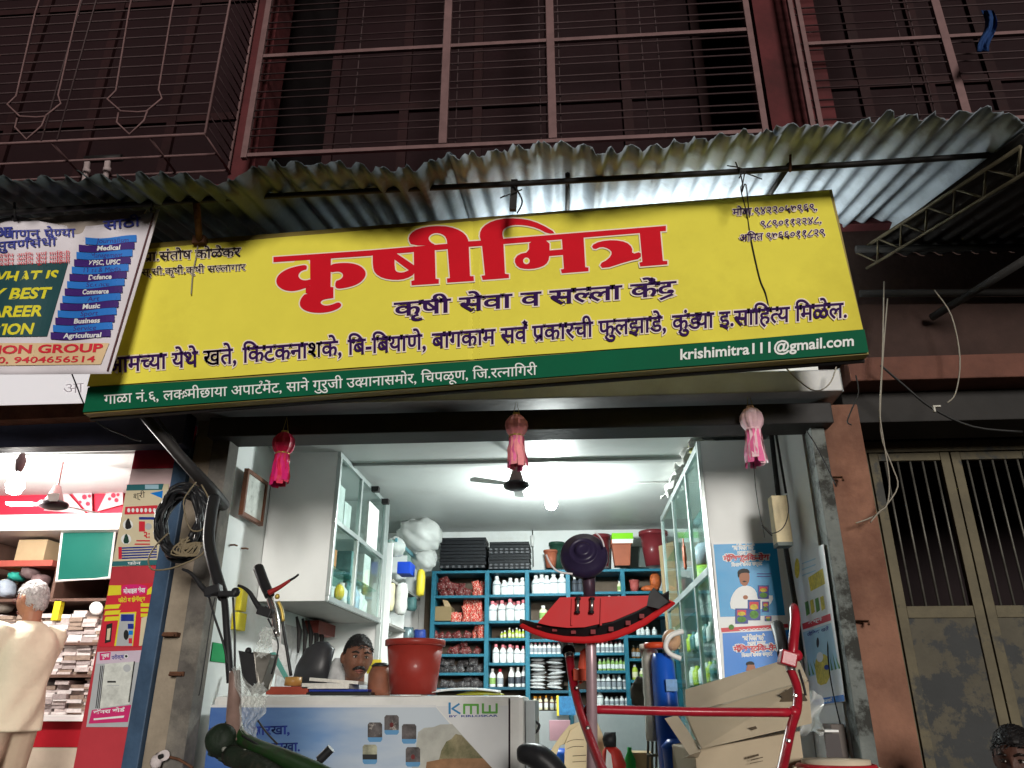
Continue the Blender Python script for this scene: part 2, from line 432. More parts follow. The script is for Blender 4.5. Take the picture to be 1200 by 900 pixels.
# lintels and shutter boxes
m = MB(); m.bx(-1.80, 1.30, 3.60, 3.78, 2.80, 2.905); m.build('lintel_beam', MATS['black_steel'], bld, bevel=.006)
m = MB()
m.prism([(-1.95, 3.50, 2.925), (-1.95, 3.775, 2.925), (-1.95, 3.775, 3.10), (-1.95, 3.50, 3.035)], (3.28, 0, 0))
m.build('shutter_box', MATS['shutter_box'], bld, bevel=.006)
m = MB(); m.bx(-6.5, -1.90, 3.56, 3.665, 2.755, 2.955); m.build('lintel_beam', MATS['navy_steel'], bld, bevel=.006)
m = MB(); m.bx(-6.5, -1.901, 3.80, 3.98, 2.96, 3.749); wall(m, 'pink_paint')
m = MB(); m.bx(-1.90, 1.33, 3.782, 3.98, 2.96, 3.749); wall(m, 'white_wall')
M('shaded_wall', (.045, .026, .022), .9, 0, .4, 3, .2)  # deep shade right of the board, put into a darker wall colour
m = MB(); m.bx(1.332, 6, 3.772, 3.98, 3.21, 4.25); wall(m, 'shaded_wall')
# shop room
m = MB(); m.bx(-1.97, -1.80, 3.82, 7.2, .6, 3.2); wall(m, 'white_wall')
m = MB(); m.bx(1.20, 1.268, 3.79, 7.2, .6, 3.2); wall(m, 'white_wall')
m = MB(); m.bx(-1.80, 1.20, 7.12, 7.25, .6, 3.2); wall(m, 'white_wall')
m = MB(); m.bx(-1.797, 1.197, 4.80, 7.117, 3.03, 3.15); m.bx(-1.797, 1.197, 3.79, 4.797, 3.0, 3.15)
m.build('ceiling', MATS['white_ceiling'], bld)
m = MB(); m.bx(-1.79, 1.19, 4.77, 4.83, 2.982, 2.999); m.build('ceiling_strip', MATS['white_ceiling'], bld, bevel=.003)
# neighbour's shop room, left
m = MB(); m.bx(-6.3, -2.0, 6.5, 6.6, .6, 3.3); wall(m, 'red_wall')
m = MB(); m.bx(-2.235, -1.985, 3.83, 6.5, .6, 2.62); wall(m, 'pinkish_wall')
m = MB(); m.bx(-2.235, -1.985, 3.83, 6.5, 2.623, 3.3); wall(m, 'red_wall')
m = MB(); m.bx(-6.19, -2.24, 5.585, 5.60, 2.78, 3.058); wall(m, 'red_wall')
m = MB(); m.bx(-6.3, -6.2, 3.83, 6.5, .6, 3.3); wall(m, 'pinkish_wall')
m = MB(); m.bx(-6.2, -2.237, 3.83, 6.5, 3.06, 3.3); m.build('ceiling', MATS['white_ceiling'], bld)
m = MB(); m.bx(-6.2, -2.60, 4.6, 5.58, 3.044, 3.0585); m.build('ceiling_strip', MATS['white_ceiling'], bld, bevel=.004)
m = MB(); m.tube([(-2.66, 4.62, 3.036), (-2.64, 5.4, 3.036)], .012); m.build('conduit', MATS['black_steel'], bld)
# right neighbour: dark recess
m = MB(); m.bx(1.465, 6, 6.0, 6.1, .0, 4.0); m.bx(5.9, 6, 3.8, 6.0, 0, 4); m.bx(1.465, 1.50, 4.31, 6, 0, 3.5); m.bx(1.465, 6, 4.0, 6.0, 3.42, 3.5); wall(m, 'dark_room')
m = MB(); m.bx(1.467, 5.9, 3.74, 3.98, 3.07, 3.20); m.build('lintel_beam', MATS['beam_pink'], bld, bevel=.008)
m = MB(); m.bx(1.467, 5.9, 3.9, 4.2, 2.90, 3.065); m.build('lintel_beam', MATS['dark_tin'], bld, bevel=.006)
# ------------------------------------------------ metal gate with bars, right
gate = thing('metal_gate', 'dirty olive metal gate with bars above patchy sheet panels', 'gate', (3, 4.3, .6))
gy = 4.3
gz = lambda px, py: W(px, py, gy).z
zt_ = gz(1090, 522); zm = gz(1090, 717); zbm = .62
m = MB(); m.bx(1.70, 4.2, gy, gy + .05, zt_ - .035, zt_ + .03); m.bx(1.70, 4.2, gy + .01, gy + .04, zt_ + .3, zt_ + .32)
for a in range(8): m.bx(1.75 + a * .34, 1.76 + a * .34, gy + .02, gy + .03, zt_ + .03, 3.42)
m.bx(1.66, 1.70, gy - .005, gy + .06, zbm, zt_ + .03); m.build('frame', MATS['gate_paint'], gate, bevel=.004)
xs = [1.71, 2.155, 2.60, 3.05]
for i in range(3):
    a, b = xs[i], xs[i + 1] - .008
    f = MB()
    f.bx(a, a + .05, gy, gy + .04, zbm, zt_ - .04); f.bx(b - .05, b, gy, gy + .04, zbm, zt_ - .04)
    f.bx(a + .051, b - .051, gy + .002, gy + .038, zm - .03, zm + .03); f.bx(a + .051, b - .051, gy + .002, gy + .038, zt_ - .085, zt_ - .041)
    f.bx(a + .051, b - .051, gy + .002, gy + .038, zbm, zbm + .05)
    lf = f.build('gate_leaf', MATS['gate_paint'], gate, bevel=.003)
    q = MB(); q.bx(a + .04, b - .04, gy + .012, gy + .02, zbm + .02, zm - .02); q.build('sheet_panel', MATS['gate_panel'], lf)
    for k in range(5):
        x = a + .05 + (b - a - .1) * (k + .6) / 5
        q = MB(); q.tube([(x, gy + .02, zm + .02), (x, gy + .02, zt_ - .06)], .0065, 6); q.build('bar', MATS['gate_bar'], lf)
# dark tin canopy with poles over the right recess
cn = thing('tin_canopy', 'dark tin canopy on poles over the gated doorway at right', 'canopy', (3, 3.3, 3.4))
ca, cb = W(1192, 160, 2.62), W(1004, 300, 3.765)
m = MB(); m.grid(lambda u, v: ca.lerp(cb, v) + Vector((3.6 * u, 0, .014 * math.sin(u * 240))), 190, 4, (0, 0, .002))
m.build('roof_sheet', MATS['dark_tin'], cn)
for pa, pb in ((W(1003, 292, 3.6), W(1290, 289, 3.6)), (W(1008, 344, 3.7), W(1290, 342, 3.7)), (W(1092, 372, 3.72), W(1215, 296, 3.2))):
    m = MB(); m.tube([pa, pb], .02, 8); m.build('pole', MATS['dark_tin'], cn)

# ------------------------------------------------ grilles of the upper floor
def bars(pairs, r, Y, mat, parent, name='bar', n=6):
    for a, b in pairs:
        m = MB(); m.tube([W(*a, Y), W(*b, Y)], r, n); m.build(name, MATS[mat], parent)
gr = thing('window_grille', 'wide pale pink window grille above the middle of the awning', 'window grille', (0, 3.6, 4.6))
Y = 3.6; x0, x1 = W(287, 180, Y).x, 1.19; z0 = W(520, 172, Y).z
m = MB()
m.bx(x0 - .018, x0 + .018, Y - .015, Y + .015, z0 - .02, 7.2); m.bx(x1 - .018, x1 + .018, Y - .015, Y + .015, z0 - .02, 7.2)
for z in (z0, z0 + .77, z0 + 1.6, z0 + 2.4): m.bx(x0 + .019, x1 - .019, Y - .012, Y + .012, z - .013, z + .013)
for px in (519, 648): x = W(px, 168, Y).x; m.bx(x - .024, x + .024, Y - .018, Y + .018, z0 + .014, 7.2)
m.build('frame', MATS['grille_paint'], gr, bevel=.003)
for i in range(36):
    z = z0 + .06 + .0715 * i + (.011 if i % 2 else -.008)
    m = MB(); m.tube([(x0, Y - .004, z), (x1, Y - .004, z + .004)], .0048, 6); m.build('bar', MATS['grille_thin'], gr)
for px in (410, 513, 533, 634, 658, 762, 782):
    x = W(px, 168, Y).x; m = MB(); m.tube([(x, Y + .012, z0), (x, Y + .012, 7.2)], .0045, 6); m.build('bar', MATS['grille_thin'], gr)
gr = thing('window_grille', 'window grille at the top right beyond the maroon pillar', 'window grille', (2.5, 3.6, 4.6))
x0, x1 = 1.455, 4.1; z0 = W(1040, 141, Y).z - .03
m = MB()
for x in (x0, x0 + .045, x1): m.bx(x - .014, x + .014, Y - .015, Y + .015, z0 - .02, 7.2)
for z in (z0, z0 + .62, z0 + 1.5): m.bx(x0 + .06, x1 - .015, Y - .012, Y + .012, z - .012, z + .012)
x = W(1132, 135, Y).x; m.bx(x - .024, x + .024, Y - .018, Y + .018, z0 + .013, 7.2)
m.build('frame', MATS['grille_paint'], gr, bevel=.003)
for i in range(34):
    z = z0 + .06 + .0715 * i + (.011 if i % 2 else -.008)
    m = MB(); m.tube([(x0, Y - .004, z), (x1, Y - .004, z)], .0048, 6); m.build('bar', MATS['grille_thin'], gr)
for px in (1078, 1097):
    x = W(px, 130, Y).x; m = MB(); m.tube([(x, Y + .012, z0), (x, Y + .012, 7.2)], .0045, 6); m.build('bar', MATS['grille_thin'], gr)
# box grille, left
gr = thing('box_grille', 'box shaped balcony grille with heart pattern bars at the top left', 'window grille', (-3, 3.5, 4.5))
Y = 3.42; p = W(240, 157, Y); x1 = p.x; z0 = p.z; x0 = -6; ym = 3.77
dz = (W(250, 27, Y).z - z0) / 11
m = MB()
m.tube([(x0, Y, z0), (x1, Y, z0), (x1, ym, z0)], .009, 6); m.tube([(x0, (Y + ym) / 2, z0), (x1, (Y + ym) / 2, z0)], .008, 6); m.tube([(x0, ym - .02, z0), (x1, ym - .02, z0)], .008, 6)
m.tube([(x1, Y, z0), (x1, Y, 7.2)], .008, 6); m.tube([(x1, ym - .02, z0), (x1, ym - .02, 7.2)], .009, 6)
for px in (60, 174): x = W(px, 163, Y).x; m.tube([(x, Y, z0), (x, ym, z0)], .007, 6)
m.build('frame', MATS['grille_paint'], gr)
for i in range(22):
    z = z0 + dz * (i + .9); m = MB(); m.tube([(x0, Y, z), (x1, Y, z), (x1, ym, z)], .0052, 6); m.build('bar', MATS['grille_thin'], gr)
for px in (51, 69): x = W(px, 162, Y).x; m = MB(); m.tube([(x, Y - .01, z0), (x, Y - .01, 7.2)], .0052, 6); m.build('bar', MATS['grille_thin'], gr)
for dx in (0, -.62 * 1.0, -1.24):
    for pts in ([(153, 10), (137, 108), (127, 118), (143, 132), (163, 133), (173, 132), (191, 117), (187, 107), (203, 10)], [(140, 134), (138, 145), (153, 159), (170, 143), (174, 131)]):
        q = [W(a, b, Y) + Vector((dx, -.012, 0)) for a, b in pts]
        if len(pts) == 9: q = [q[0] + Vector((0, 0, 1.6))] + q + [q[-1] + Vector((0, 0, 1.6))]
        m = MB(); m.tube(q, .0055, 6); m.build('bar', MATS['grille_paint'], gr)
m = MB(); m.bx(-6, x1 - .02, 3.72, 3.779, 4.10, 4.36); wall(m, 'pink_paint')
# plumbing stub below the box grille
pp = thing('drain_pipe', 'short grey drain pipes on the wall under the box grille', 'pipe', W(115, 200, 3.72))
for a, b in (((103, 187), (98, 222)), ((127, 185), (122, 222))):
    m = MB(); m.tube([W(*a, 3.70), W(*b, 3.70)], [.018, .018], 10); m.tube([W(a[0] - 1, a[1] + 12, 3.70), W(a[0] - 2, a[1] + 17, 3.70)], .023, 10)
    m.build('pipe', M('pvc', (.42, .33, .33), .5, 0, .2, 8), pp)
m = MB(); m.tube([W(100, 187, 3.70), W(143, 185, 3.70)], .022, 10); m.build('elbow', MATS['black_steel'], pp)
# ------------------------------------------------ corrugated awning
aw = thing('corrugated_awning', 'galvanised corrugated sheet awning with a wavy torn front edge', 'awning', (-.5, 2.85, 3.9))
EDGE = [(-60, 208), (0, 207), (60, 206), (120, 210), (143, 214), (173, 209), (225, 208), (263, 218), (300, 199), (333, 194), (397, 193), (430, 198), (490, 200), (513, 186), (560, 179), (600, 171), (630, 166), (690, 169), (709, 182), (715, 172), (757, 168), (790, 163), (837, 155), (890, 152), (920, 153), (963, 155), (997, 151), (1040, 142), (1093, 144), (1120, 143), (1160, 136), (1200, 150)]
YA, YB = 2.60, 3.775
def edge_z(x):
    pts = AE
    for a, b in zip(pts, pts[1:]):
        if a.x <= x <= b.x: return a.z + (b.z - a.z) * (x - a.x) / (b.x - a.x)
    return pts[0].z if x < pts[0].x else pts[-1].z
AE = [W(a, b, YA) for a, b in EDGE]
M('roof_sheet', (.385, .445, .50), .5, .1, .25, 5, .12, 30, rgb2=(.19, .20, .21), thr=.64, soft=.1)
M('roof_sheet_shaded', (.075, .095, .10), .5, .2, .3, 4, .15, 30, rgb2=(.09, .075, .065), thr=.6, soft=.1)  # left sheets away from the tube: their shade is put into the colour
M('roof_sheet_half_shaded', (.14, .175, .20), .5, .1, .3, 5, .15, 30, rgb2=(.06, .062, .065), thr=.58, soft=.1)  # step between, darkened so the brightness fades toward the left
sheets = [(AE[0].x - 1.2, -2.02, .012, 'roof_sheet_shaded', .03), (-2.05, -1.20, .0, 'roof_sheet_shaded', -.02), (-1.23, -.42, .012, 'roof_sheet_half_shaded', .0), (-.45, .20, .004, 'roof_sheet', .01), (.17, .93, .0, 'roof_sheet', .02), (.90, AE[-1].x + .06, .010, 'roof_sheet', -.03)]
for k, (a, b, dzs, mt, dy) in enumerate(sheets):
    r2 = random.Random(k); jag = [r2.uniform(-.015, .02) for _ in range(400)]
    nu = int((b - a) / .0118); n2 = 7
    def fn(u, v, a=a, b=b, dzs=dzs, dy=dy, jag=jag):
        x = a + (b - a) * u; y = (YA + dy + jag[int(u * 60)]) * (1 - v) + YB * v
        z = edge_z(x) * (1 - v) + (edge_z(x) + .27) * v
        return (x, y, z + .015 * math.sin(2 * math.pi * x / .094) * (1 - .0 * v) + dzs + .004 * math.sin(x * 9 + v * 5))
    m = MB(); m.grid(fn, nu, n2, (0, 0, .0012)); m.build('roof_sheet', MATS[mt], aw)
m = MB()                                             # light truss along the right edge
a, b = W(1196, 172, 2.66), W(1004, 296, 3.70)
m.tube([a, b], .010, 6); o = Vector((.035, 0, -.10)); m.tube([a + o, b + o], .008, 6)
for i in range(12):
    t = i / 12; t2 = (i + 1) / 12
    m.tube([a.lerp(b, t) + (o if i % 2 else Vector()), a.lerp(b, t2) + (Vector() if i % 2 else o)], .006, 5)
m.build('truss', M('truss_metal', (.10, .085, .055), .6, .5, .3, 10), aw)
m = MB()
for x in (-1.9, -.95, .05, 1.02):
    m = MB(); m.tube([(x, 2.84, 3.735), (x, 3.775, 3.96)], .012, 6); m.build('rafter', MATS['black_steel'], aw)
# the long rod from which board and banners hang
rod = MB(); pr = [W(-70, 254, 2.83), W(300, 231, 2.83), W(610, 215, 2.83), W(900, 199, 2.83), W(1185, 180, 2.83)]
rod.tube(spline(pr, 4), .0135, 8)
setp(rod.build('hanging_rod', MATS['black_steel']), 'long black steel rod running under the awning above the yellow board', 'rod')
# ================================================================ signs
M('sign_yellow', (.80, .71, .085), .65, 0, .07, 1.6, .12, 4, rgb2=(.62, .53, .06), thr=.63, soft=.14, spec=.06)
M('sign_edge', (.30, .23, .06), .5, 0, .15, 5)
M('sign_green', (.005, .105, .05), .6, 0, .08, 3, spec=.05)
M('title_red', (.62, .010, .022), .6, 0, .06, 4, spec=.05)
M('letter_purple', (.035, .010, .08), .6, 0, .08, 4, spec=.05)
M('letter_white', (.80, .82, .80), .45, 0, .04, 4)
M('halo_white', (.86, .74, .60), .45, 0, .04, 4)
M('letter_black', (.03, .022, .028), .6, 0, .05, 4, spec=.05)
M('vinyl_back', (.5, .48, .42), .6, 0, .1, 5)
M('wire_black', (.02, .02, .02), .5, 0, 0)
M('wire_grey', (.30, .27, .22), .5, 0, .1)
SY = 3.03
fn = plY(SY)
sg = thing('shop_signboard', 'long yellow signboard with red title lettering and a green lower band', 'signboard', W(560, 450, SY))
TLc, TRc, BRc, BLc = (140, 288), (975, 222), (1018, 415), (98, 485)
m = MB(); pts = [fn(*q) for q in (BLc, BRc, TRc, TLc)]
m.hexa([p for p in pts] + [p + Vector((0, .05, 0)) for p in pts]); m.build('panel', MATS['sign_edge'], sg)
A = Art(fn, .010)
# yellow field: two flex strips meeting in a shallow seam
def flex(x0, x1, o0, o1, n):                 # the printed sheet, gently rippled, creased near the middle
    top = lambda x: 293.5 + (x - 145) * (226.5 - 293.5) / (969 - 145); bot = lambda x: 455.5 + (x - 104) * (387.5 - 455.5) / (1012 - 104)
    m = A.mb(MATS['sign_yellow'])
    def g(u, v):
        x = x0 + (x1 - x0) * u; ya, yb_ = top(x), bot(x); y = ya + (yb_ - ya) * v
        xx = x + (v - .5) * (x - 560) * .093 + .0 * v
        return fn(xx, y, .0085 + (o0 + (o1 - o0) * u) + .0016 * math.sin(xx * .021 + v * 2.2) * math.sin(v * 3.14) + .0008 * math.sin(xx * .06 - v * 4))
    m.grid(g, n, 10)
flex(123.5, 549, 0, 0, 40); flex(549, 554, 0, -.004, 2); flex(554, 562, -.004, 0, 3); flex(562, 991, 0, 0, 40)
A.poly([(104.5, 455), (300, 443), (563, 423.5), (800, 405), (1012, 387), (1017, 414), (560, 449.3), (98.5, 484)], MATS['sign_green'])
A.build(sg, 'printed_flex')
c1 = lambda L: [(310 + a / 4.8, 245 + b / 4.8) for a, b in L]
c2 = lambda L: [(540 + a / 4.8, 245 + b / 4.8) for a, b in L]
T = [
 (c1([(55, 277), (600, 240), (1032, 203), (1032, 233), (600, 270), (55, 306)]), 0),
 (c1([(260, 270), (378, 262), (376, 445), (392, 447), (392, 508), (236, 480), (236, 452), (262, 440)]), 0),
 (c1([(392, 490), (392, 508), (350, 512), (322, 522), (320, 540), (345, 552), (385, 545), (422, 528), (442, 550), (400, 578), (330, 592), (260, 588), (215, 568), (200, 540), (212, 505), (240, 478)]), 2),
 (c1([(243, 320), (190, 328), (130, 345), (85, 375), (68, 410), (80, 442), (120, 466), (175, 470), (240, 450), (270, 435), (270, 400), (235, 410), (208, 404), (193, 385), (203, 362), (225, 350), (243, 348)]), 2),
 (c1([(370, 320), (430, 310), (500, 312), (550, 330), (577, 365), (565, 400), (530, 430), (470, 450), (402, 458), (402, 412), (430, 405), (448, 385), (440, 365), (415, 358), (370, 366)]), 2),
 (c1([(612, 250), (735, 240), (735, 345), (747, 362), (780, 366), (815, 352), (850, 330), (850, 372), (800, 400), (740, 408), (670, 398), (625, 370), (612, 330)]), 1),
 (c1([(690, 255), (735, 250), (850, 328), (850, 362), (815, 352), (735, 292)]), 0),
 (c1([(842, 235), (960, 226), (965, 400), (983, 402), (983, 427), (830, 437), (828, 412), (845, 408)]), 0),
 (c1([(1030, 205), (1150, 200), (1158, 385), (1178, 385), (1180, 412), (1030, 422), (1028, 398), (1045, 396)]), 0),
 (c1([(830, 214), (812, 180), (822, 147), (870, 117), (950, 103), (1040, 106), (1110, 132), (1145, 168), (1152, 215), (1032, 215), (1025, 168), (1000, 148), (965, 142), (937, 152), (923, 172), (935, 195), (968, 212)]), 1),
 (c2([(30, 191), (130, 185), (130, 215), (30, 222)]), 0),
 (c2([(118, 185), (240, 177), (250, 372), (272, 375), (272, 396), (125, 407), (118, 383), (138, 380)]), 0),
 (c2([(118, 200), (105, 150), (125, 108), (180, 74), (270, 59), (370, 66), (450, 92), (540, 145), (490, 148), (430, 115), (360, 99), (290, 98), (247, 116), (233, 142), (243, 190)]), 1),
 (c2([(236, 176), (1152, 103), (1152, 132), (236, 206)]), 0),
 (c2([(385, 185), (500, 176), (500, 285), (480, 322), (430, 342), (370, 347), (320, 337), (300, 296), (325, 262), (385, 250)]), 1),
 (c2([(490, 242), (575, 235), (575, 267), (490, 274)]), 0),
 (c2([(568, 165), (690, 156), (700, 335), (718, 337), (718, 358), (568, 370), (563, 348), (580, 345)]), 0),
 (c2([(733, 215), (780, 190), (860, 182), (930, 194), (964, 225), (962, 262), (1012, 248), (1012, 287), (940, 302), (800, 347), (778, 318), (830, 290), (852, 255), (832, 232), (790, 220), (750, 238)]), 1),
 (c2([(1003, 120), (1118, 110), (1135, 300), (1160, 300), (1160, 320), (1008, 332), (1003, 310), (1020, 305)]), 0)]
sm = []
for pts, k in T:
    p = [Vector(q) for q in pts]
    for _ in range(k):
        q = []
        for i in range(len(p)): a, b = p[i], p[(i + 1) % len(p)]; q += [a * .75 + b * .25, a * .25 + b * .75]
        p = q
    sm.append(p)
for p in sm: A.halo(p, MATS['halo_white'], 1.5)
for p in sm: A.poly(p, MATS['title_red'])
A.disc(540 + 370 / 4.8, 245 + 300 / 4.8, 3.9, MATS['halo_white']); A.disc(540 + 370 / 4.8, 245 + 300 / 4.8, 2.4, MATS['sign_yellow'])
P_, H_, W_ = MATS['letter_purple'], MATS['halo_white'], MATS['letter_white']
sk = .0
A.text('कृषी सेवा व सल|ला कें' + 'द^', (463, 372.5), (791, 347), 15.5, P_, .022, H_, .05)
A.build(sg, 'title_lettering')
A.text('आमच|या येथे खते, किटकनाशके, बि-बियाणे, बागकाम सव~ प^कारची फुलझाडे, कुंड्_या इ.साहित|य मिळेल.'
       .replace('किट', 'िकट').replace('बि-बिया', 'िब-िबया').replace('हित|य', 'िहत|य').replace('मिळे', 'िमळे').replace('ड्_', 'ड_'),
       (127, 438.5), (992, 373.5), 17, P_, .022, H_, .05)
A.build(sg, 'goods_line')
A.text('गाळा नं.६, लक_ष|मीछाया अपाट~में' + 'ट, साने गुरुजी उद_यानासमोर, चिपळूण, जि.रत|नागिरी'.replace('चिप', 'िचप').replace('जि', 'िज').replace('गिरी', 'िगरी'),
       (124, 475), (629, 440.5), 10.5, W_, .006)
A.build(sg, 'address_line')
A.text('krishimitra111@gmail.com', (796, 423), (1000, 406.5), 12.5, W_, .022, cap=True)
A.build(sg, 'mail_line')
A.text('प^ा.संतोष कोळेकर', (170, 308), (283, 302), 9.6, MATS['letter_black'], .022, H_, .04)
A.text('एस्.सी.कृषी,कृषी सल|लागार', (160, 325), (289, 318.5), 7, MATS['letter_black'], .016, H_, .04)
A.build(sg, 'owner_line')
A.text('मोबा.९४२२०५७९६९,', (858, 255), (957, 248.5), 7.6, P_, .02, H_, .05)
A.text('९८९०११२२४८,', (890, 268.5), (962, 263.5), 7.2, P_, .02, H_, .05)
A.text('अिमत ९७६६०११८२९', (865.5, 285), (966, 278), 7.6, P_, .02, H_, .05)
A.build(sg, 'phone_line')
m = MB()
for x0 in (140, 560, 968):
    pass
p = [fn(*q) for q in (BLc, BRc, TRc, TLc)]; o = Vector((0, .065, 0))
m.tube([p[0] + o, p[1] + o, p[2] + o, p[3] + o], .012, 6, closed=True); m.build('frame', MATS['black_steel'], sg)
# ties: wires from the rod to the board
def wire(name, label, paths, r, mat, Y=None, cat='wire', group=None):
    m = MB()
    for p in paths: m.tube(wpath(p, Y, 4), r, 5)
    o = m.build(name, MATS[mat]); return setp(o, label, cat, group)
wire('tie_wire', 'twisted black wire hanging from the rod down across the right of the yellow board', [[(862, 190, 2.83), (868, 205, 2.82), (866, 196, 2.81), (870, 215, 2.85), (868, 222, 2.93), (875, 250, 3.015), (880, 280, 3.015), (890, 325, 3.015), (897, 343, 3.015), (901, 361, 3.02)],
     [(852, 194, 2.81), (870, 198, 2.8), (866, 209, 2.81), (872, 203, 2.81), (893, 210, 2.8)], [(873, 200, 2.81), (869, 226, 2.83), (874, 216, 2.88), (878, 255, 3.01)]], .0028, 'wire_black')
m = MB(); m.box(W(602, 229, 2.85), (.03, .02, .16), Euler((0, .05, 0)).to_matrix()); m.tube(wpath([(597, 214), (604, 220), (612, 236), (606, 250)], 2.83), .004, 5)
m.tube(wpath([(592, 229), (586, 232), (601, 226), (612, 222)], 2.83), .003, 5)
setp(m.build('hanger_strap', MATS['black_steel']), 'short black strap clamped to the rod above the red title', 'hanger')
m = MB(); m.tube([W(230, 237, 2.83), W(234, 284, 3.)], .016, 6); m.box(W(234, 282, 3.), (.06, .03, .04))
setp(m.build('hanger_strap', MATS['rust']), 'rusty strap from the rod to the left end of the yellow board', 'hanger')
m = MB(); m.tube(wpath([(232, 285), (230, 300), (226, 320), (224, 345)], 3.01), .003, 5)
setp(m.build('tie_wire', MATS['wire_grey']), 'thin wire stub hanging over the owner name on the board', 'wire')
m = MB(); m.tube(wpath([(926, 177), (926, 201)], 2.81), .006, 5)
setp(m.build('rod_hook', MATS['rust']), 'small bent hook gripping the rod above the phone numbers', 'hook')
# ---------------------------------------------------------------- banner at the left
M('banner_white', (.70, .65, .70), .55, 0, .08, 5, .1, 9)
M('banner_green', (.02, .07, .08), .5, 0, .1, 5)
M('banner_blue', (.03, .19, .62), .5, 0, .1, 5)
M('banner_purple', (.055, .02, .17), .5, 0, .1, 5)
M('banner_yellow', (.72, .64, .03), .5, 0, .08, 5)
M('banner_cream', (.72, .52, .30), .5, 0, .08, 5)
M('banner_red', (.66, .03, .05), .5, 0, .08, 5)
M('banner_ink', (.05, .06, .30), .5, 0, .08, 5)
bn = thing('vinyl_banner', 'sagging white career course banner hung from the rod over the left end of the board', 'banner', W(90, 430, 2.93))
def byy(px, py):                              # soft folds of the sheet
    sag = max(0, 1 - (py - 245) / 110)
    return 2.89 + .02 * math.sin(px * .055 + py * .012) - .012 * math.sin(px * .11 - py * .02) * sag - .03 * max(0, (py - 330) / 110)
def bfn(px, py, o=0): return W(px, py, byy(px, py) - o)
def bedge(v):                                  # right edge
    return (187 - 57 * v, 245 + 193 * v)
def bgrid(u, v):
    xr, yr = bedge(v); xl, yl = -190, 262 + 178 * v
    x = xl + (xr - xl) * u; y = yl + (yr - yl) * u
    top = 16 * math.sin(math.pi * max(0, min(1, (x - 20) / 165))) + 8 * abs(math.sin((x - 20) / 60)) * (x < 20)
    return bfn(x, y + top * (1 - v) ** 2)
m = MB(); m.grid(bgrid, 130, 30, (0, .0015, 0)); m.build('sheet', MATS['banner_white'], bn)
m = MB(); q = [bfn(a, b, -.03) for a, b in ((32, 256), (172, 246), (168, 252), (140, 268), (95, 288), (60, 276))]; m.prism(q, (0, .003, 0)); m.build('fold', M('vinyl_beige', (.40, .34, .30), .6, 0, .15, 8), bn)
B = Art(bfn, .005)
def bstrip(x0, x1, fy, h, mat, nseg=14):       # a printed bar following the folds
    for i in range(nseg):
        a, b = x0 + (x1 - x0) * i / nseg, x0 + (x1 - x0) * (i + 1) / nseg
        B.o -= B.inc; B.poly([(a, fy(a) - h / 2), (b, fy(b) - h / 2), (b, fy(b) + h / 2), (a, fy(a) + h / 2)], mat)
    B.o += B.inc
def bquad(q, mat, n=36, k=6):
    a, b, c, d = [Vector(t) for t in q]
    B.o += .0001
    for j in range(k):
        for i in range(n):
            f = lambda u, v: (a.lerp(b, u)).lerp(d.lerp(c, u), v)
            B.o -= B.inc; B.poly([f(i / n, j / k), f((i + 1) / n, j / k), f((i + 1) / n, (j + 1) / k), f(i / n, (j + 1) / k)], mat)
    B.o += .0001
BW = MATS['letter_white']
bquad([(-140, 318), (80, 307), (55, 394), (-140, 396)], MATS['banner_green'])
bquad([(-150, 402), (128, 402), (118, 427), (-150, 430)], MATS['banner_cream'])
for txt, y in (('WHAT IS', 330), ('BY BEST', 350), ('CAREER', 371), ('OPTION', 392)):
    x1 = 66 - (y - 330) * .45; hh = 12.5
    B.text(txt, (x1 - {'WHAT IS': 82, 'BY BEST': 80, 'CAREER': 76, 'OPTION': 74}[txt], y + 1), (x1, y - 1), hh, MATS['banner_yellow'], .035, slant=.25, cap=True)
rows = ['Journalism', 'Medical', 'Management', 'MPSC, UPSC', 'Mass & Media', 'Defence', 'Science', 'Commerce', 'Art', 'Music', 'Sport', 'Business', 'Service', 'Agricultural']
for i, t in enumerate(rows):
    y = 282 + i * 8.55; x1 = 160 - i * 2.35; x0 = (100 if i == 0 else 95) - i * 2.75
    dk = i % 2 == 1
    fy = lambda x, y=y, x0=x0, x1=x1: y + 1.6 * math.sin((x - x0) / (x1 - x0) * 5) - (x - x0) * .02
    bstrip(x0, x1, fy, 8.0, MATS['banner_purple' if dk else 'banner_blue'])
    wd = len(t) * 3.35 + 4; xc = (x0 + x1) / 2 + 2
    B.text(t, (xc - wd / 2, y + 3.03), (xc + wd / 2, y + 1.8), 5.6, BW if dk else MATS['banner_purple'], .03 if dk else .0, slant=.15, cap=True)
B.text('EDUCATION GROUP', (-92, 416), (119, 412), 9.5, MATS['banner_red'], .035, slant=.1, cap=True)
B.text('9404636910, 9404656514', (-90, 426.5), (111, 424), 7.2, MATS['banner_red'], .015, slant=.1, cap=True)
IK = MATS['banner_ink']
B.text('साठी', (121, 269), (164, 264), 9.5, IK, .015)
B.text('करा जाणून घेण|या', (-30, 280), (88, 277), 9, IK, .012); B.text('सुवण~संधी', (-6, 293), (66, 287), 9, IK, .012)
B.text('आ', (-6, 278), (14, 277), 11, IK, .02)
for i in range(3): B.text('मोफत मागदश~न आिण पूण~ मािहती', (-40, 303 + 5 * i), (82, 298 + 5 * i), 3.4, MATS['banner_red'], .0)
B.build(bn, 'print')
m = MB(); q = [bfn(181 - 55 * i / 12, 248 + 187 * i / 12, .004) for i in range(13)]
m.tube(q, .004, 5); m.build('hem', M('hem_brown', (.12, .05, .06), .6, 0, .1), bn)
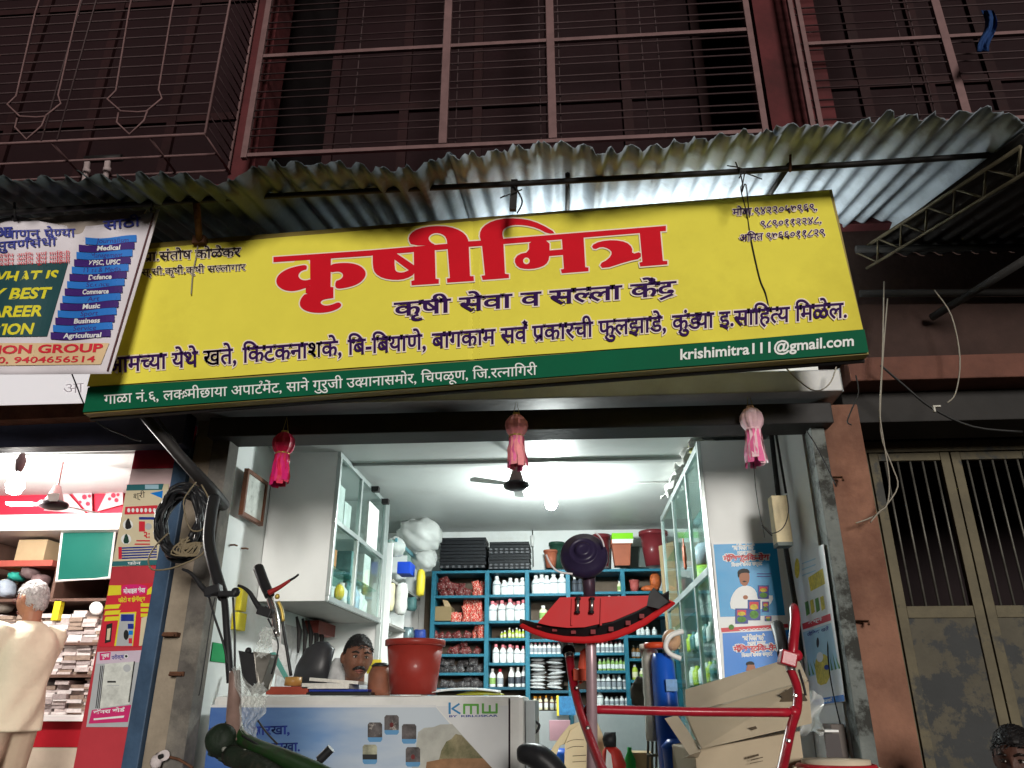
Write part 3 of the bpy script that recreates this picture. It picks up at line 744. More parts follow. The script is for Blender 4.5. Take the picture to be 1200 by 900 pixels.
for px, py in ((17, 252), (179, 243)):
    m = MB(); m.tube([W(px, py - 14, 2.83), W(px, py - 2, 2.815), W(px + 1, py + 4, 2.87)], .006, 6); m.ball(W(px, py + 3, 2.86), .014, 8, 6); m.build('tie', MATS['wire_black'], bn)
# lit white fascia of the left shop
fb = thing('fascia_board', 'white lit fascia board above the left shop under the banner', 'signboard', W(40, 470, 3.4))
FS = plY(3.42)
m = MB(); pts = [FS(-300, 481), FS(99, 471), FS(106, 436), FS(-300, 436)]; m.hexa(pts + [p + Vector((0, .08, 0)) for p in pts]); m.build('panel', M('fascia_white', (.82, .78, .78), .5, 0, .05, 4, emit=.85), fb)
q = Art(FS, .002); q.text('अा', (74, 462), (98, 460), 11, M('fascia_letter', (.6, .55, .57), .5, 0, 0, emit=.45), .0); q.build(fb)
m = MB(); pts = [FS(-300, 505), FS(103, 488), FS(99, 472.5), FS(-300, 483)]; m.hexa(pts + [p + Vector((0, .08, 0)) for p in pts]); m.build('trim', MATS['rust'], fb)
# ---------------------------------------------------------------- tube lamp behind the board
tl = thing('tube_lamp', 'lit white tube lamp hidden behind the right half of the yellow board', 'lamp', (.42, 3.66, 3.42))
m = MB(); m.tube([(-.12, 3.60, 3.46), (1.0, 3.60, 3.46)], .013, 10); m.build('tube', M('tube_glow', (.9, 1, .97), .5, 0, 0, emit=9), tl)
m = MB(); m.bx(-.16, 1.04, 3.62, 3.66, 3.43, 3.49); m.build('batten', MATS['white_ceiling'], tl)
def area(name, loc, sx, sy, power, col, rot):
    l = bpy.data.lights.new(name, 'AREA'); l.shape = 'RECTANGLE'; l.size = sx; l.size_y = sy; l.energy = power; l.color = col
    o = bpy.data.objects.new(name, l); COL.objects.link(o); o.location = loc; o.rotation_euler = rot; return o
area('tube_light', (.44, 3.57, 3.50), 1.1, .06, 32, (.95, 1, .98), (R(160), 0, 0))
# strut from the board foot and the small wires under it
m = MB(); m.tube([W(168, 486, 3.25), W(212, 536, 3.3), W(247, 574, 3.40), W(262, 592, 3.6)], [.022, .026, .03, .03], 10); m.tube([W(185, 490, 3.25), W(258, 592, 3.5)], .006, 6)
setp(m.build('strut', MATS['black_steel']), 'black steel strut slanting from the left foot of the board to the pillar', 'strut')
M('cable_black', (.018, .018, .02), .4, 0, .1, 20)
r3 = random.Random(5); m = MB()
cc = W(214, 612, 3.3); pm_ = 1 / pxm(3.3, 612)
for k in range(16):
    rx, rz = r3.uniform(20, 31) * pm_, r3.uniform(34, 46) * pm_; ph = r3.uniform(0, 6); n = 26
    o = Vector((r3.uniform(-3, 3) * pm_, r3.uniform(-.05, .05), r3.uniform(-4, 4) * pm_)); tl_ = r3.uniform(-.25, .1)
    m.tube([cc + o + Vector((rx * math.cos(a * 6.283 / n) + tl_ * rz * math.sin(a * 6.283 / n) * .3, .02 * math.sin(a * .9 + ph), rz * math.sin(a * 6.283 / n))) for a in range(n)], r3.choice([.007, .009, .011]), 6, closed=True)
m.i = 1
for k in range(9):
    pts = [(215 + r3.uniform(-8, 8), 632 + r3.uniform(-8, 6)), (205 + r3.uniform(-8, 12), 645 + r3.uniform(-6, 6)), (222 + r3.uniform(-10, 10), 650), (230 + r3.uniform(-6, 8), 636), (212, 640 + r3.uniform(-4, 6))]
    m.tube(wpath(pts, 3.24), .0035, 5)
m.tube(wpath([(197, 625), (182, 640), (174, 655), (178, 667), (196, 667), (212, 662), (236, 650), (247, 628), (245, 585)], 3.22), .004, 5)
m.tube(wpath([(230, 565), (222, 575), (215, 590), (223, 620), (240, 618), (246, 590), (236, 568)], 3.22), .0035, 5)
setp(m.build('cable_coil', [MATS['cable_black'], M('wire_tan', (.20, .16, .10), .5, 0, .1)]), 'hanging coil of black and tan cable in front of the concrete pillar', 'cable')
# thin loose wires on the right
for i, (pts, Yw, lab) in enumerate([
    ([(1036, 330), (1034, 420), (1031, 480), (1036, 520), (1042, 560), (1040, 590), (1030, 600), (1020, 612)], 3.6, 'thin grey wire hanging straight down beside the dark gate'),
    ([(1040, 350), (1034, 430), (1032, 505), (1045, 545), (1052, 570), (1036, 595), (1022, 606), (1003, 613)], 3.62, 'thin grey wire curling to the terracotta pillar beside the gate'),
    ([(1095, 340), (1115, 370), (1125, 420), (1120, 460), (1110, 472)], 3.6, 'thin wire curving down to a small white clip before the dark lintel'),
    ([(1032, 428), (1060, 452), (1092, 478), (1140, 500), (1198, 506)], 3.65, 'dark cable slanting right across the lintel of the gated doorway'),
    ([(920, 430), (935, 445), (955, 458), (972, 450), (980, 430)], 3.4, 'white wire loop hanging under the right foot of the yellow board'),
    ([(1003, 440), (1006, 460), (998, 480), (993, 494), (998, 498)], 3.5, 'short wire hanging beside the top of the terracotta pillar'),
    ([(945, 505), (955, 520), (968, 545), (980, 570)], 3.55, 'dark cable running down the shutter channel onto the terracotta pillar'),
    ([(70, 408), (85, 440), (108, 490), (150, 512), (165, 517)], 3.3, 'dark wire hanging from the banner foot to the navy lintel')]):
    m = MB(); m.tube(wpath(pts, Yw), .0035 if i != 3 else .006, 5)
    setp(m.build('loose_wire', MATS['wire_grey' if i in (0, 1, 2, 4) else 'wire_black']), lab, 'wire')
m = MB(); q = W(1098, 478, 3.6); m.bx(q.x - .018, q.x + .018, 3.595, 3.61, q.z + .004, q.z + .012); m.bx(q.x - .018, q.x - .01, 3.595, 3.61, q.z - .02, q.z + .003)
setp(m.build('wire_clip', MATS['vinyl_back']), 'small pale clip at the end of the thin wire before the dark lintel', 'clip')
m = MB(); m.tube([W(965, 560, 3.69), W(987, 559, 3.66), W(988, 563, 3.64)], .006, 6); setp(m.build('hook_bolt', MATS['rust']), 'rusty hook bolt high on the terracotta pillar', 'bolt')
m = MB(); m.tube([W(1000, 728, 3.69), W(1018, 728, 3.66), W(1018, 732, 3.65)], .006, 6); setp(m.build('hook_bolt', MATS['rust']), 'rusty hook bolt low on the terracotta pillar', 'bolt')
for i, (px, py) in enumerate(((202, 745), (210, 791))):
    m = MB(); q = W(px, py, 3.69); m.bx(q.x - .035, q.x + .035, 3.66, 3.70, q.z - .006, q.z + .014); m.tube([q + Vector((-.03, -.04, 0)), q + Vector((.03, -.04, 0))], .006, 6)
    setp(m.build('hasp', MATS['rust'], bevel=.002), 'rusty iron hasp on the concrete pillar, ' + ('upper' if i == 0 else 'lower') + ' of the two', 'hasp')
# hanging rag top right
m = MB(); m.grid(lambda u, v: W(1150 + 14 * u + 5 * math.sin(v * 5), 12 + 48 * v, 3.4 + .03 * math.sin(u * 9 + v * 4)), 6, 8, (0, .004, 0))
setp(m.build('rag', M('rag_blue', (.01, .035, .12), .8, 0, .3, 20)), 'dark blue rag hanging before the top right grille', 'rag')
# ---------------------------------------------------------------- paper lanterns
def lantern(px, top, bot, cols, label, tw, nst=17):
    Y = 3.55; k = 1 / pxm(Y, top); c = W(px, top, Y)
    t = thing('paper_lantern', label, 'lantern', c, 'paper lanterns under the lintel')
    hb = 30 * k; rb = 13 * k
    m = MB(); m.lathe([(.3 * rb, .0), (.62 * rb, -.1 * hb), (.95 * rb, -.3 * hb), (rb, -.48 * hb), (.9 * rb, -.68 * hb), (.62 * rb, -.88 * hb), (.5 * rb, -hb)], c, 28, None, False, lambda a, i: 1 + .07 * math.cos(a * 9)); m.build('globe', cols[0], t)
    m = MB(); m.lathe([(.33 * rb, .06 * hb), (.36 * rb, -.06 * hb)], c, 12); m.lathe([(.64 * rb, -.84 * hb), (.68 * rb, -.92 * hb)], c, 14); m.build('band', cols[2], t)
    m = MB(); L = (bot - top) * k * 1.02
    for i in range(nst):
        a = 6.283 * i / nst; d = Vector((math.cos(a), math.sin(a), 0)); sd_ = Vector((-d.y, d.x, 0))
        w0 = .3 * rb; zb_ = -L + r3.uniform(-.02, .02); p0 = c + d * .56 * rb + Vector((0, 0, -.9 * hb)); p1 = c + d * (.75 + tw * r3.uniform(-.2, .3)) * rb + Vector((r3.uniform(-.006, .006), 0, zb_))
        pts = []
        for j in range(5):
            q = p0.lerp(p1, j / 4) + d * .004 * math.sin(j * 2 + i); pts.append(q)
        for j in range(4):
            m.i = i % 2
            m.add([pts[j] - sd_ * w0, pts[j] + sd_ * w0, pts[j + 1] + sd_ * w0 * .95, pts[j + 1] - sd_ * w0 * .95], [(0, 1, 2, 3)], True)
    m.build('streamers', [cols[0], cols[1]], t)
    m = MB(); m.tube([c + Vector((-.25 * rb, 0, 0)), c + Vector((0, .0, 20 * k)), c + Vector((.3 * rb, 0, 0))], .0022, 5); m.build('string', M('string_gold', (.45, .36, .12), .5, .3, .1), t)
    return t
LR = M('lantern_red', (.62, .015, .07), .5, 0, .12, 30); LM = M('lantern_magenta', (.66, .02, .17), .5, 0, .12, 30)
LP = M('lantern_pink', (.80, .16, .36), .5, 0, .15, 30); LW = M('lantern_pale', (.84, .55, .62), .5, 0, .1, 30); LG = M('lantern_gold', (.55, .40, .10), .4, .4, .1)
LS = M('lantern_salmon', (.85, .30, .33), .5, 0, .12, 30)
lantern(334, 507, 567, (LR, LM, LG), 'dark red paper lantern before the white left wall', .3)
lantern(605, 486, 547, (LS, LP, LG), 'salmon and pink paper lantern hanging before the ceiling fan', .5)
lantern(879, 478, 542, (LW, LP, LW), 'pale pink striped paper lantern before the grey panel at right', .9)
m = MB(); m.tube(wpath([(883, 542), (886, 575), (890, 600), (894, 618), (896, 630)], 3.56), .002, 4); m.tube(wpath([(893, 615), (899, 622), (905, 628)], 3.56), .004, 4); m.tube(wpath([(896, 617), (905, 625), (918, 618), (924, 600), (922, 580)], 3.9), .0025, 4)
setp(m.build('loose_wire', MATS['wire_black']), 'thin dark wire dangling under the pale pink lantern', 'wire')
# ================================================================ inside the shop
def point(name, loc, power, col, rad=.05):
    l = bpy.data.lights.new(name, 'POINT'); l.energy = power; l.color = col; l.shadow_soft_size = rad
    o = bpy.data.objects.new(name, l); COL.objects.link(o); o.location = loc; return o
GLOW = M('bulb_glow', (.9, 1, .97), .5, 0, 0, emit=60)
bl = thing('ceiling_bulb', 'glowing white bulb under the middle of the shop ceiling', 'lamp', (-.10, 5.45, 3.03))
m = MB(); m.lathe([(.0, -.20), (.03, -.19), (.045, -.155), (.042, -.12), (.028, -.09)], (-.10, 5.45, 3.03), 16); m.build('bulb', GLOW, bl)
m = MB(); m.lathe([(.02, -.09), (.028, -.089), (.026, -.05), (.045, -.02), (.045, -.001)], (-.10, 5.45, 3.03), 14); m.build('holder', M('bakelite', (.7, .7, .68), .4, 0, 0), bl)
point('bulb_light', (-.10, 5.40, 2.80), 118, (.92, 1, .97), .06)
# ceiling fan
def fan(loc, label, drop, rz, cone, s=1, cloth=0):
    t = thing('ceiling_fan', label, 'fan', loc); c = Vector(loc)
    m = MB(); m.lathe([(.008 * s, 0), (.022 * s, -.01), (.055 * s, -drop), (.06 * s, -drop - .006)], c, 20); m.tube([c, c + Vector((0, 0, .16))], .008, 8); m.build('canopy', cone, t)
    m = MB(); z = -drop - .006
    m.lathe([(.062 * s, z), (.085 * s, z - .008), (.092 * s, z - .022), (.085 * s, z - .04), (.05 * s, z - .052), (.02 * s, z - .055)], c, 24); m.build('motor', MATS['fan_dark'], t)
    for k in range(3):
        a = rz + k * 2.0944; d = Vector((math.cos(a), math.sin(a), 0)); e = Vector((-d.y, d.x, .12)).normalized()
        b = MB(); o = c + Vector((0, 0, z - .02))
        b.prism([o + d * .085 * s - e * .02, o + d * .13 - e * .03, o + d * .30 - e * .036, o + d * .315, o + d * .30 + e * .03, o + d * .13 + e * .026, o + d * .085 * s + e * .02], (0, 0, .004))
        b.build('blade', MATS['fan_blade'], t)
M('fan_dark', (.025, .015, .018), .35, .2, .1); M('fan_blade', (.80, .82, .81), .45, 0, .05)
fan(W(605, 546, 4.72), 'small brown ceiling fan behind the middle paper lantern', .098, 1.57, M('fan_brown', (.16, .09, .085), .5, 0, .1), .9)
# ------------------------------------------------ blue rack along the back wall
BL = M('rack_blue', (.022, .145, .215), .5, .1, .2, 8, .1); BD = M('rack_blue_dark', (.015, .08, .125), .5, .1, .2, 8); BB = M('rack_back', (.16, .12, .09), .8, 0, .25, 5)
YF, YK = 6.78, 7.10
rack = thing('blue_rack', 'blue steel rack of many pigeonholes along the back wall', 'shelf', (-.2, 6.95, .6))
zf = lambda y: W(600, y, YF).z
xf = lambda x, y=740: W(x, y, YF).x
m = MB(); m.bx(-1.28, .80, YK - .01, YK, .62, zf(668)); m.build('back_panel', BB, rack)
ztop = zf(668)
for x in (506, 570, 618, 667, 733, 792):
    m = MB(); X = xf(x); m.bx(X - .018, X + .018, YF, YK - .012, .62, ztop); m.build('upright', BL, rack, bevel=.002)
def board(x0, x1, y, mat=BL, z=None):
    m = MB(); a, b = xf(x0) + .019, xf(x1) - .019; z = zf(y) if z is None else z
    m.bx(a, b, YF + .004, YK - .013, z - .022, z); m.build('shelf_board', mat, rack, bevel=.002)
cols = {1: (506, 570), 2: (570, 618), 3: (618, 667), 4: (667, 733), 5: (733, 792)}
lines = {1: (697, 728, 747.5, 766, 788, 806), 2: (696.5, 727, 747.5, 776.5, 805), 3: (695.5, 727, 749, 766.5, 809), 4: (694, 722, 746, 765, 786, 808, 827), 5: (694, 720, 745, 772, 797, 826)}
for c, L in lines.items():
    m = MB(); a, b = xf(cols[c][0]) - .0, xf(cols[c][1])
    board(*cols[c], 668)
    for y in L: board(*cols[c], y, BL if y < 800 else BD)
CG = M('cabinet_grey', (.30, .33, .34), .5, .1, .1, 4)
for x0, x1 in ((506, 618), (618, 667), (667, 792)):
    m = MB(); m.bx(xf(x0) + .02, xf(x1) - .02, YF - .012, YF - .002, .66, zf(833)); m.build('door', CG, rack, bevel=.003)
# prototypes of the stock
WH = M('bottle_white', (.76, .80, .80), .35, 0, .05, 20); CP = M('cap_pink', (.72, .22, .26), .4, 0, 0); CW = M('cap_white', (.8, .8, .78), .4, 0, 0)
CR = M('cap_red', (.62, .02, .05), .4, 0, 0); LB = M('label_grey', (.32, .36, .40), .5, 0, .3, 90); LGn = M('label_green', (.25, .42, .12), .5, 0, .3, 80)
AM = M('bottle_amber', (.16, .075, .02), .25, 0, .2, 20); BK = M('cap_black', (.02, .02, .02), .4, 0, 0); YG = M('bottle_yellowgreen', (.42, .52, .06), .4, 0, .1, 20)
LD = M('label_dark', (.06, .07, .09), .5, 0, .3, 60); CO = M('cap_orange', (.75, .33, .03), .4, 0, 0); CM = M('cap_maroon', (.16, .02, .03), .4, 0, 0); PY = M('bottle_cream', (.74, .72, .50), .4, 0, .08, 20)
def bottle(h, r, body, cap, lab, lab2=None):
    m = MB(); n = 12
    m.i = 0; m.lathe([(r * .9, 0), (r, .03 * h), (r, .60 * h), (r * .92, .68 * h), (r * .5, .80 * h), (r * .36, .84 * h)], (0, 0, 0), n)
    m.i = 1; m.lathe([(r * .46, .835 * h), (r * .48, .87 * h), (r * .46, .99 * h), (r * .3, h)], (0, 0, 0), n)
    m.i = 2; m.lathe([(r * 1.02, .16 * h), (r * 1.025, .17 * h), (r * 1.025, .50 * h), (r * 1.02, .51 * h)], (0, 0, 0), n)
    m.i = 3; m.lathe([(r * 1.03, .50 * h), (r * 1.03, .56 * h)], (0, 0, 0), n)
    o = m.build('bottle', [body, cap, lab, lab2 or body]); return o
PROTO = {}
def row(kind, spec, label, y, xs, h, w_px, group, depth=.07, jit=.02, ydep=YF):
    """a row of bottles standing on a board: pixel centres, base line, heights in pixels"""
    pm = pxm(ydep + depth, y); z = W(600, y, ydep).z + .001
    for k, q in enumerate(xs):
        x, hh = q if isinstance(q, tuple) else (q, h)
        if spec not in PROTO: PROTO[spec] = bottle(1, .5, *spec)
        else: pass
        o = PROTO[spec].copy(); COL.objects.link(o); o.name = kind
        wpx = w_px * (hh / h) ** .5
        jz = rnd.uniform(.94, 1.05); o.scale = (wpx / pm * rnd.uniform(.93, 1.05), wpx / pm, hh / pm * jz); d = ydep + depth + rnd.uniform(-jit, jit)
        o.location = (W(x, y - 3, d).x, d, z); o.rotation_euler = (0, 0, rnd.uniform(0, 6))
        setp(o, label, 'bottle', group)
        if group and rnd.random() < .6:           # a second one behind it
            c_ = o.copy(); COL.objects.link(c_); c_.location = (o.location.x + rnd.uniform(-.015, .02), o.location.y + rnd.uniform(.085, .13), o.location.z); c_.rotation_euler = (0, 0, rnd.uniform(0, 6))
WW = (WH, CW, WH, LB); WP = (WH, CP, LB, WH); WPL = (WH, CP, WH, LB); WG = (WH, CW, LB, LD); DK = (LD, CW, LD, BK); AMB = (AM, BK, LB, AM)
row('white_bottle', WW, 'plain white bottle on the top shelf in the second column of the blue rack', 696.5, [(582, 23), (590.7, 18), (598, 20), (605.3, 20), (612.3, 20)], 20, 9.5, 'white bottles top shelf second column')
row('white_bottle', WW, 'plain white bottle on the top shelf in the third column of the blue rack', 695.5, [(628, 22), (635, 24), (641, 21), (649, 24), (659, 24)], 23, 10.5, 'white bottles top shelf third column')
row('small_bottle', DK, 'small black and white bottle on the top shelf beside the trimmer head', 694, [673.5, 680], 18, 7, 'dark bottles on the top shelf')
row('pale_bottle', (PY, CW, LGn, PY), 'single pale yellow bottle on the top shelf before the brown back', 694, [726], 13, 5, None)
row('pink_cap_bottle', WPL, 'tall white bottle with pink cap on the second shelf of the blue rack', 727, [577, 588, 597.6, 607.5, 613.5], 24, 10, 'pink capped bottles second shelf')
row('pink_cap_bottle', WPL, 'white bottle with pink cap in the rear row of the second shelf', 727, [582.5, 593, 602.5], 24, 9, 'pink capped bottles second shelf rear row', .16)
row('pale_bottle', (PY, CW, LGn, PY), 'squat pale green bottle alone on the second shelf of the third column', 727, [636.7], 18, 10, None)
row('green_vial', (YG, CW, PY, YG), 'little yellow green vial on the third shelf of the blue rack', 747.5, [(588, 8), (591.5, 9), (597, 12), (601, 9), (605.5, 12), (609, 10), (613, 10)], 10, 3.6, 'yellow green vials on the third shelf')
row('pink_cap_bottle', WPL, 'white bottle with pink cap on the fourth shelf beside the silver pouches', 776.5, [581, 589.3, 597.6, 606, 613.6], 20, 8, 'pink capped bottles fourth shelf')
row('oval_bottle', WP, 'small white bottle with grey label on the shelf above the silver pouches', 766.5, [622.6, 627.6, 632.6, 637.8, 643.6, 649, 654.5], 14, 5.4, 'small bottles above the silver pouches')
row('pale_bottle', (WH, CW, LGn, WH), 'pale bottle with white cap on the fifth shelf left end', 805, [577], 20, 7.5, None)
row('red_cap_bottle', (WH, CR, LB, WH), 'white bottle with bright red cap on the fifth shelf', 805, [586], 20, 7.5, None)
row('white_cap_bottle', (WH, CW, LD, WH), 'dark labelled bottle with white cap on the fifth shelf', 805, [599, 607, 614.3], 23, 7, 'white capped bottles fifth shelf')
row('yellow_cap_bottle', (PY, CO, WH, CM), 'little cream bottle with orange cap on the low shelf beside the blue book', 832, [626.5, 633.2, 640, 646.8, 653], 15, 5, 'orange capped bottles on the low shelf')
row('small_bottle', WP, 'small pale bottle right of the trimmer pole on the fourth shelf', 765, [701.2, 706.6, 711.5, 716.5, 722.2, 727, 732], 13, 5, 'small bottles fourth shelf right of the pole')
row('small_bottle', (LGn, CW, WH, LGn), 'small green labelled bottle on the fifth shelf right of the pole', 786, [703.3, 708.3, 713.3, 718.4, 723.2, 728, 732.6], 14, 4.6, 'green labelled bottles fifth shelf')
row('white_cap_bottle', (WH, CW, LB, LD), 'white capped bottle on the sixth shelf right of the pole', 808, [701.5, 707.5, 713.4, 719.7, 726.3, 732], 16, 6, 'white capped bottles sixth shelf')
row('small_bottle', (WH, CW, LB, WH), 'small white bottle on the lowest visible shelf behind the red crossbar', 827, [711.2, 717, 723, 729, 735], 10, 5.5, 'white bottles lowest shelf')
row('white_jug', WW, 'larger white jug at the foot of the trimmer pole on the lowest shelf', 827, [703], 17, 8.5, None)
row('amber_bottle', AMB, 'amber bottle with black cap on the shelf in the last column of the rack', 772, [743.2, 748, 756, 762], 14, 6, 'amber bottles in the last column')
row('green_bottle', (YG, CW, PY, YG), 'bright yellow green bottle in the last column of the rack', 797, [744.5], 17, 7, None)
row('pale_bottle', (PY, CW, LGn, PY), 'cream bottle beside the yellow green one in the last column', 797, [752.5], 13, 5.5, None)
row('white_bottle', WW, 'stubby white bottle on the shelf under the right end of the red guard', 745, [748.5, 753.3, 759, 767], 9, 5.5, 'stubby white bottles under the red guard')
row('white_bottle', WW, 'white bottle top just showing above the red guard', 722, [715, 726], 24, 8, 'bottle tops above the red guard')
for o in PROTO.values(): o.location = (1.0, 7.0, .64); o.scale = (.05, .05, .12)
for o in list(PROTO.values()): bpy.data.objects.remove(o)
# red and white seed packets, dark pouches (left column)
PK = M('packet_red', (.52, .03, .02), .4, 0, .3, 11, 0, 1, rgb2=(.75, .62, .5), thr=.54, soft=.02)
PKD = M('packet_dark', (.05, .047, .05), .35, 0, .5, 8, 0, 1, rgb2=(.30, .30, .30), thr=.6, soft=.02)
PKR = M('packet_maroon', (.13, .02, .02), .45, 0, .4, 9, 0, 1, rgb2=(.5, .42, .38), thr=.6, soft=.02)
SV = M('pouch_silver', (.62, .64, .65), .3, .15, .35, 6, .3, 30)
def pillow(mat):
    m = MB()
    m.grid(lambda u, v: (u - .5, -.5 * (math.sin(math.pi * u) * math.sin(math.pi * v)) ** .5 * (1 + .15 * math.sin(u * 17 + v * 9)), v), 8, 8)
    m.grid(lambda u, v: (.5 - u, .5 * (math.sin(math.pi * u) * math.sin(math.pi * v)) ** .5, v), 8, 8)
    return m.build('seed_packet', mat)
PP = {}
def packets(name, mat, label, y, xs, h, wd, group, dep=.1, tilt=.25, lie=False, ydep=YF):
    pm = pxm(ydep + dep, y); z = W(600, y, ydep).z + .002
    for k, q in enumerate(xs):
        x, dy = q if isinstance(q, tuple) else (q, 0)
        if mat.name not in PP: PP[mat.name] = pillow(mat); o = PP[mat.name]
        else: o = PP[mat.name].copy(); COL.objects.link(o)
        o.name = name; d = ydep + dep + rnd.uniform(-.05, .05)
        hh = h / pm * rnd.uniform(.85, 1.1); ww = wd / pm * rnd.uniform(.9, 1.1)
        o.scale = (ww, ww * .45, hh); o.location = (W(x, y - dy - 3, d).x, d, z + dy / pm); o.rotation_euler = (rnd.uniform(-.2, .1), rnd.uniform(-tilt, tilt), rnd.uniform(-.3, .3))
        if lie: o.scale = (ww, hh * .5, wd / pm * .9); o.rotation_euler = (R(-84), rnd.uniform(-.1, .1), rnd.uniform(-.25, .25)); o.location = (o.location.x, d + .12 * 0 - .04, z + dy / pm + .01)
        setp(o, label, 'packet', group)
G1 = 'red seed packets'
packets('seed_packet', PKR, 'dull red seed packet in the heap on the top shelf of the first column', 697, [514, 521, 527, 533, 539, 545, (518, 7), (525, 8), (532, 7), (540, 6), (516, 13), (523, 14)], 10, 10, G1 + ' in the top heap', .12, .5)
packets('seed_packet', PK, 'bright red seed packet standing by the upright on the top shelf', 697, [558, 563, (559, 7), (564, 8)], 10, 8, G1 + ' by the upright, top shelf')
packets('seed_packet', PK, 'red seed packet in the tall heap on the second shelf of the first column', 728, [533, 539, 546, 552, 558, 564, (548, 9), (555, 9), (562, 9), (547, 17), (556, 17), (563, 16)], 12, 9, G1 + ' in the tall second heap')
packets('seed_packet', PKR, 'dark red packet lying on the third shelf of the first column', 747.5, [510, 517, 528, 537, 546], 8, 10, 'dark packets third shelf', .1, .9)
packets('seed_packet', PK, 'red seed packet by the upright on the third shelf', 747.5, [558, 564, (559, 8), (564, 8)], 10, 8, G1 + ' by the upright, third shelf')
packets('seed_packet', PKR, 'red and brown packet heaped on the fourth shelf behind the red pot', 766, [527, 534, 541, 549, 557, (538, 5), (544, 7)], 8, 9, 'packets fourth shelf', .1, .9)
packets('seed_pouch', PKD, 'grey patterned pouch heaped on the fifth shelf behind the red pot', 788, [516, 524, 532, 541, 550, 559, 565, (520, 7), (528, 9), (545, 7), (555, 8), (538, 6)], 9, 10, 'grey pouches fifth shelf', .1, .7)
packets('seed_pouch', PKD, 'dark pouch heaped on the sixth shelf behind the red pot', 806, [520, 528, 540, 548, 556, 563, (550, 6), (558, 6)], 8, 10, 'dark pouches sixth shelf', .1, .8)
for i in range(9):
    packets('silver_pouch', SV, 'shiny silver pouch in the left of two flat stacks in the blue rack', 808, [(630.5 + rnd.uniform(-1, 1), i * 3.9)], 9, 18, 'silver pouches, left stack', .1, .1, True)
    packets('silver_pouch', SV, 'shiny silver pouch in the right of two flat stacks in the blue rack', 808, [(650.5 + rnd.uniform(-1, 1), i * 3.9)], 9, 18, 'silver pouches, right stack', .1, .1, True)
CB = M('cardboard', (.40, .29, .17), .8, 0, .1, 5, .1, 30); CBD = M('cardboard_dark', (.26, .19, .10), .8, 0, .15, 5)
def fbox(name, label, x0, x1, y0, y1, Y, dep, mat, parent=None, bevel=.003):
    a, b = W(x0, y1, Y), W(x1, y0, Y); m = MB(); m.bx(a.x, b.x, Y, Y + dep, a.z, b.z); o = m.build(name, mat, parent, bevel)
    return setp(o, label, None if parent else name.split('_')[-1]) if label else o
t = thing('open_carton', 'open brown carton with raised flaps on the second shelf of the rack', 'box', W(515, 728, YF + .03))
fbox('body', None, 507, 529, 710.5, 727.6, YF + .03, .2, CBD, t)
m = MB(); a, b = W(521, 711, YF + .04), W(529, 711, YF + .04); m.hexa([a, b, b + Vector((0, .005, 0)), a + Vector((0, .005, 0)), a + Vector((-.02, 0, .06)), b + Vector((-.035, 0, .05)), b + Vector((-.035, .005, .05)), a + Vector((-.02, .005, .06))]); m.build('flap', CB, t)
# top of the rack: seedling trays and pots
TR = M('tray_black', (.012, .013, .016), .55, 0, .3, 20)
def tray(x0, x1, y0, y1, label, cells):
    Y = YF + .01; a, b = W(x0, y1, Y), W(x1, y0, Y); t = thing('seedling_tray_stack', label, 'trays', (a.x, Y, a.z)); n = 9
    for k in range(n):
        z0 = a.z + (b.z - a.z) * k / n; z1 = a.z + (b.z - a.z) * (k + .86) / n
        m = MB(); m.bx(a.x + rnd.uniform(0, .01), b.x - rnd.uniform(0, .01), Y + rnd.uniform(0, .01), Y + .28, z0, z1)
        if cells or k == 0:
            m.i = 1
            for c in range(8): xx = a.x + (b.x - a.x) * (c + .5) / 8; m.bx(xx - .012, xx + .012, Y - .006, Y - .001 - .0, z0 + .002, z1 - .004) if k in (0, 1, 5, 6) else None
        m.build('tray', [TR, M('tray_cell', (.10, .10, .11), .5, 0, .2, 20)], t)
tray(514, 570, 629, 666, 'tall solid stack of black seedling trays on top of the rack', False)
tray(572, 621, 634, 667, 'stack of black seedling trays with open cells on top of the rack', True)
def pot(name, label, cx, y0, y1, wt, wb, Y, mat, square=False, rim=.12, n=24, cat='pot'):
    pm = pxm(Y, y1); h = (W(cx, y0, Y).z - W(cx, y1, Y).z); c = W(cx, y1, Y); rt, rb = wt / 2 / pm, wb / 2 / pm
    if square: n = 4; rt *= 1.35; rb *= 1.35
    rot = Matrix.Rotation(R(45) if square else 0, 3, 'Z'); t = thing(name, label, cat, c)
    m = MB(); k = rb + (rt - rb) * (1 - rim)
    m.lathe([(rb, 0), (k * .95, h * (1 - rim)), (k * .93, h * (1 - rim)), (rb * .9, .01)], c, n, rot, not square); m.build('body', mat, t)
    m = MB(); m.lathe([(rt * .93, h * (1 - rim)), (rt, h * (1 - rim) + .002), (rt * 1.0, h - .003), (rt * .97, h), (rt * .9, h), (rt * .86, h * (1 - rim))], c, n, rot, not square); m.build('rim', mat, t)
    return t
TC = M('pot_terracotta', (.34, .10, .055), .55, 0, .12, 8); MR = M('pot_maroon', (.17, .022, .028), .35, 0, .1, 6, coat=.2); GR = M('pot_green', (.02, .06, .04), .5, 0, .1)
pot('terracotta_pot', 'small terracotta pot on the rack left of the trimmer head', 645.5, 645, 666, 17, 11, YF + .12, TC)
pot('dark_green_pot', 'dark green pot half hidden behind the trimmer head', 653, 636, 667, 19, 14, YF + .25, GR)
pot('brick_red_pot', 'brick red square pot holding stacked green and white pots', 729, 634, 664, 25, 18, YF + .08, TC, True, .2)
pm = pxm(YF + .08, 640)
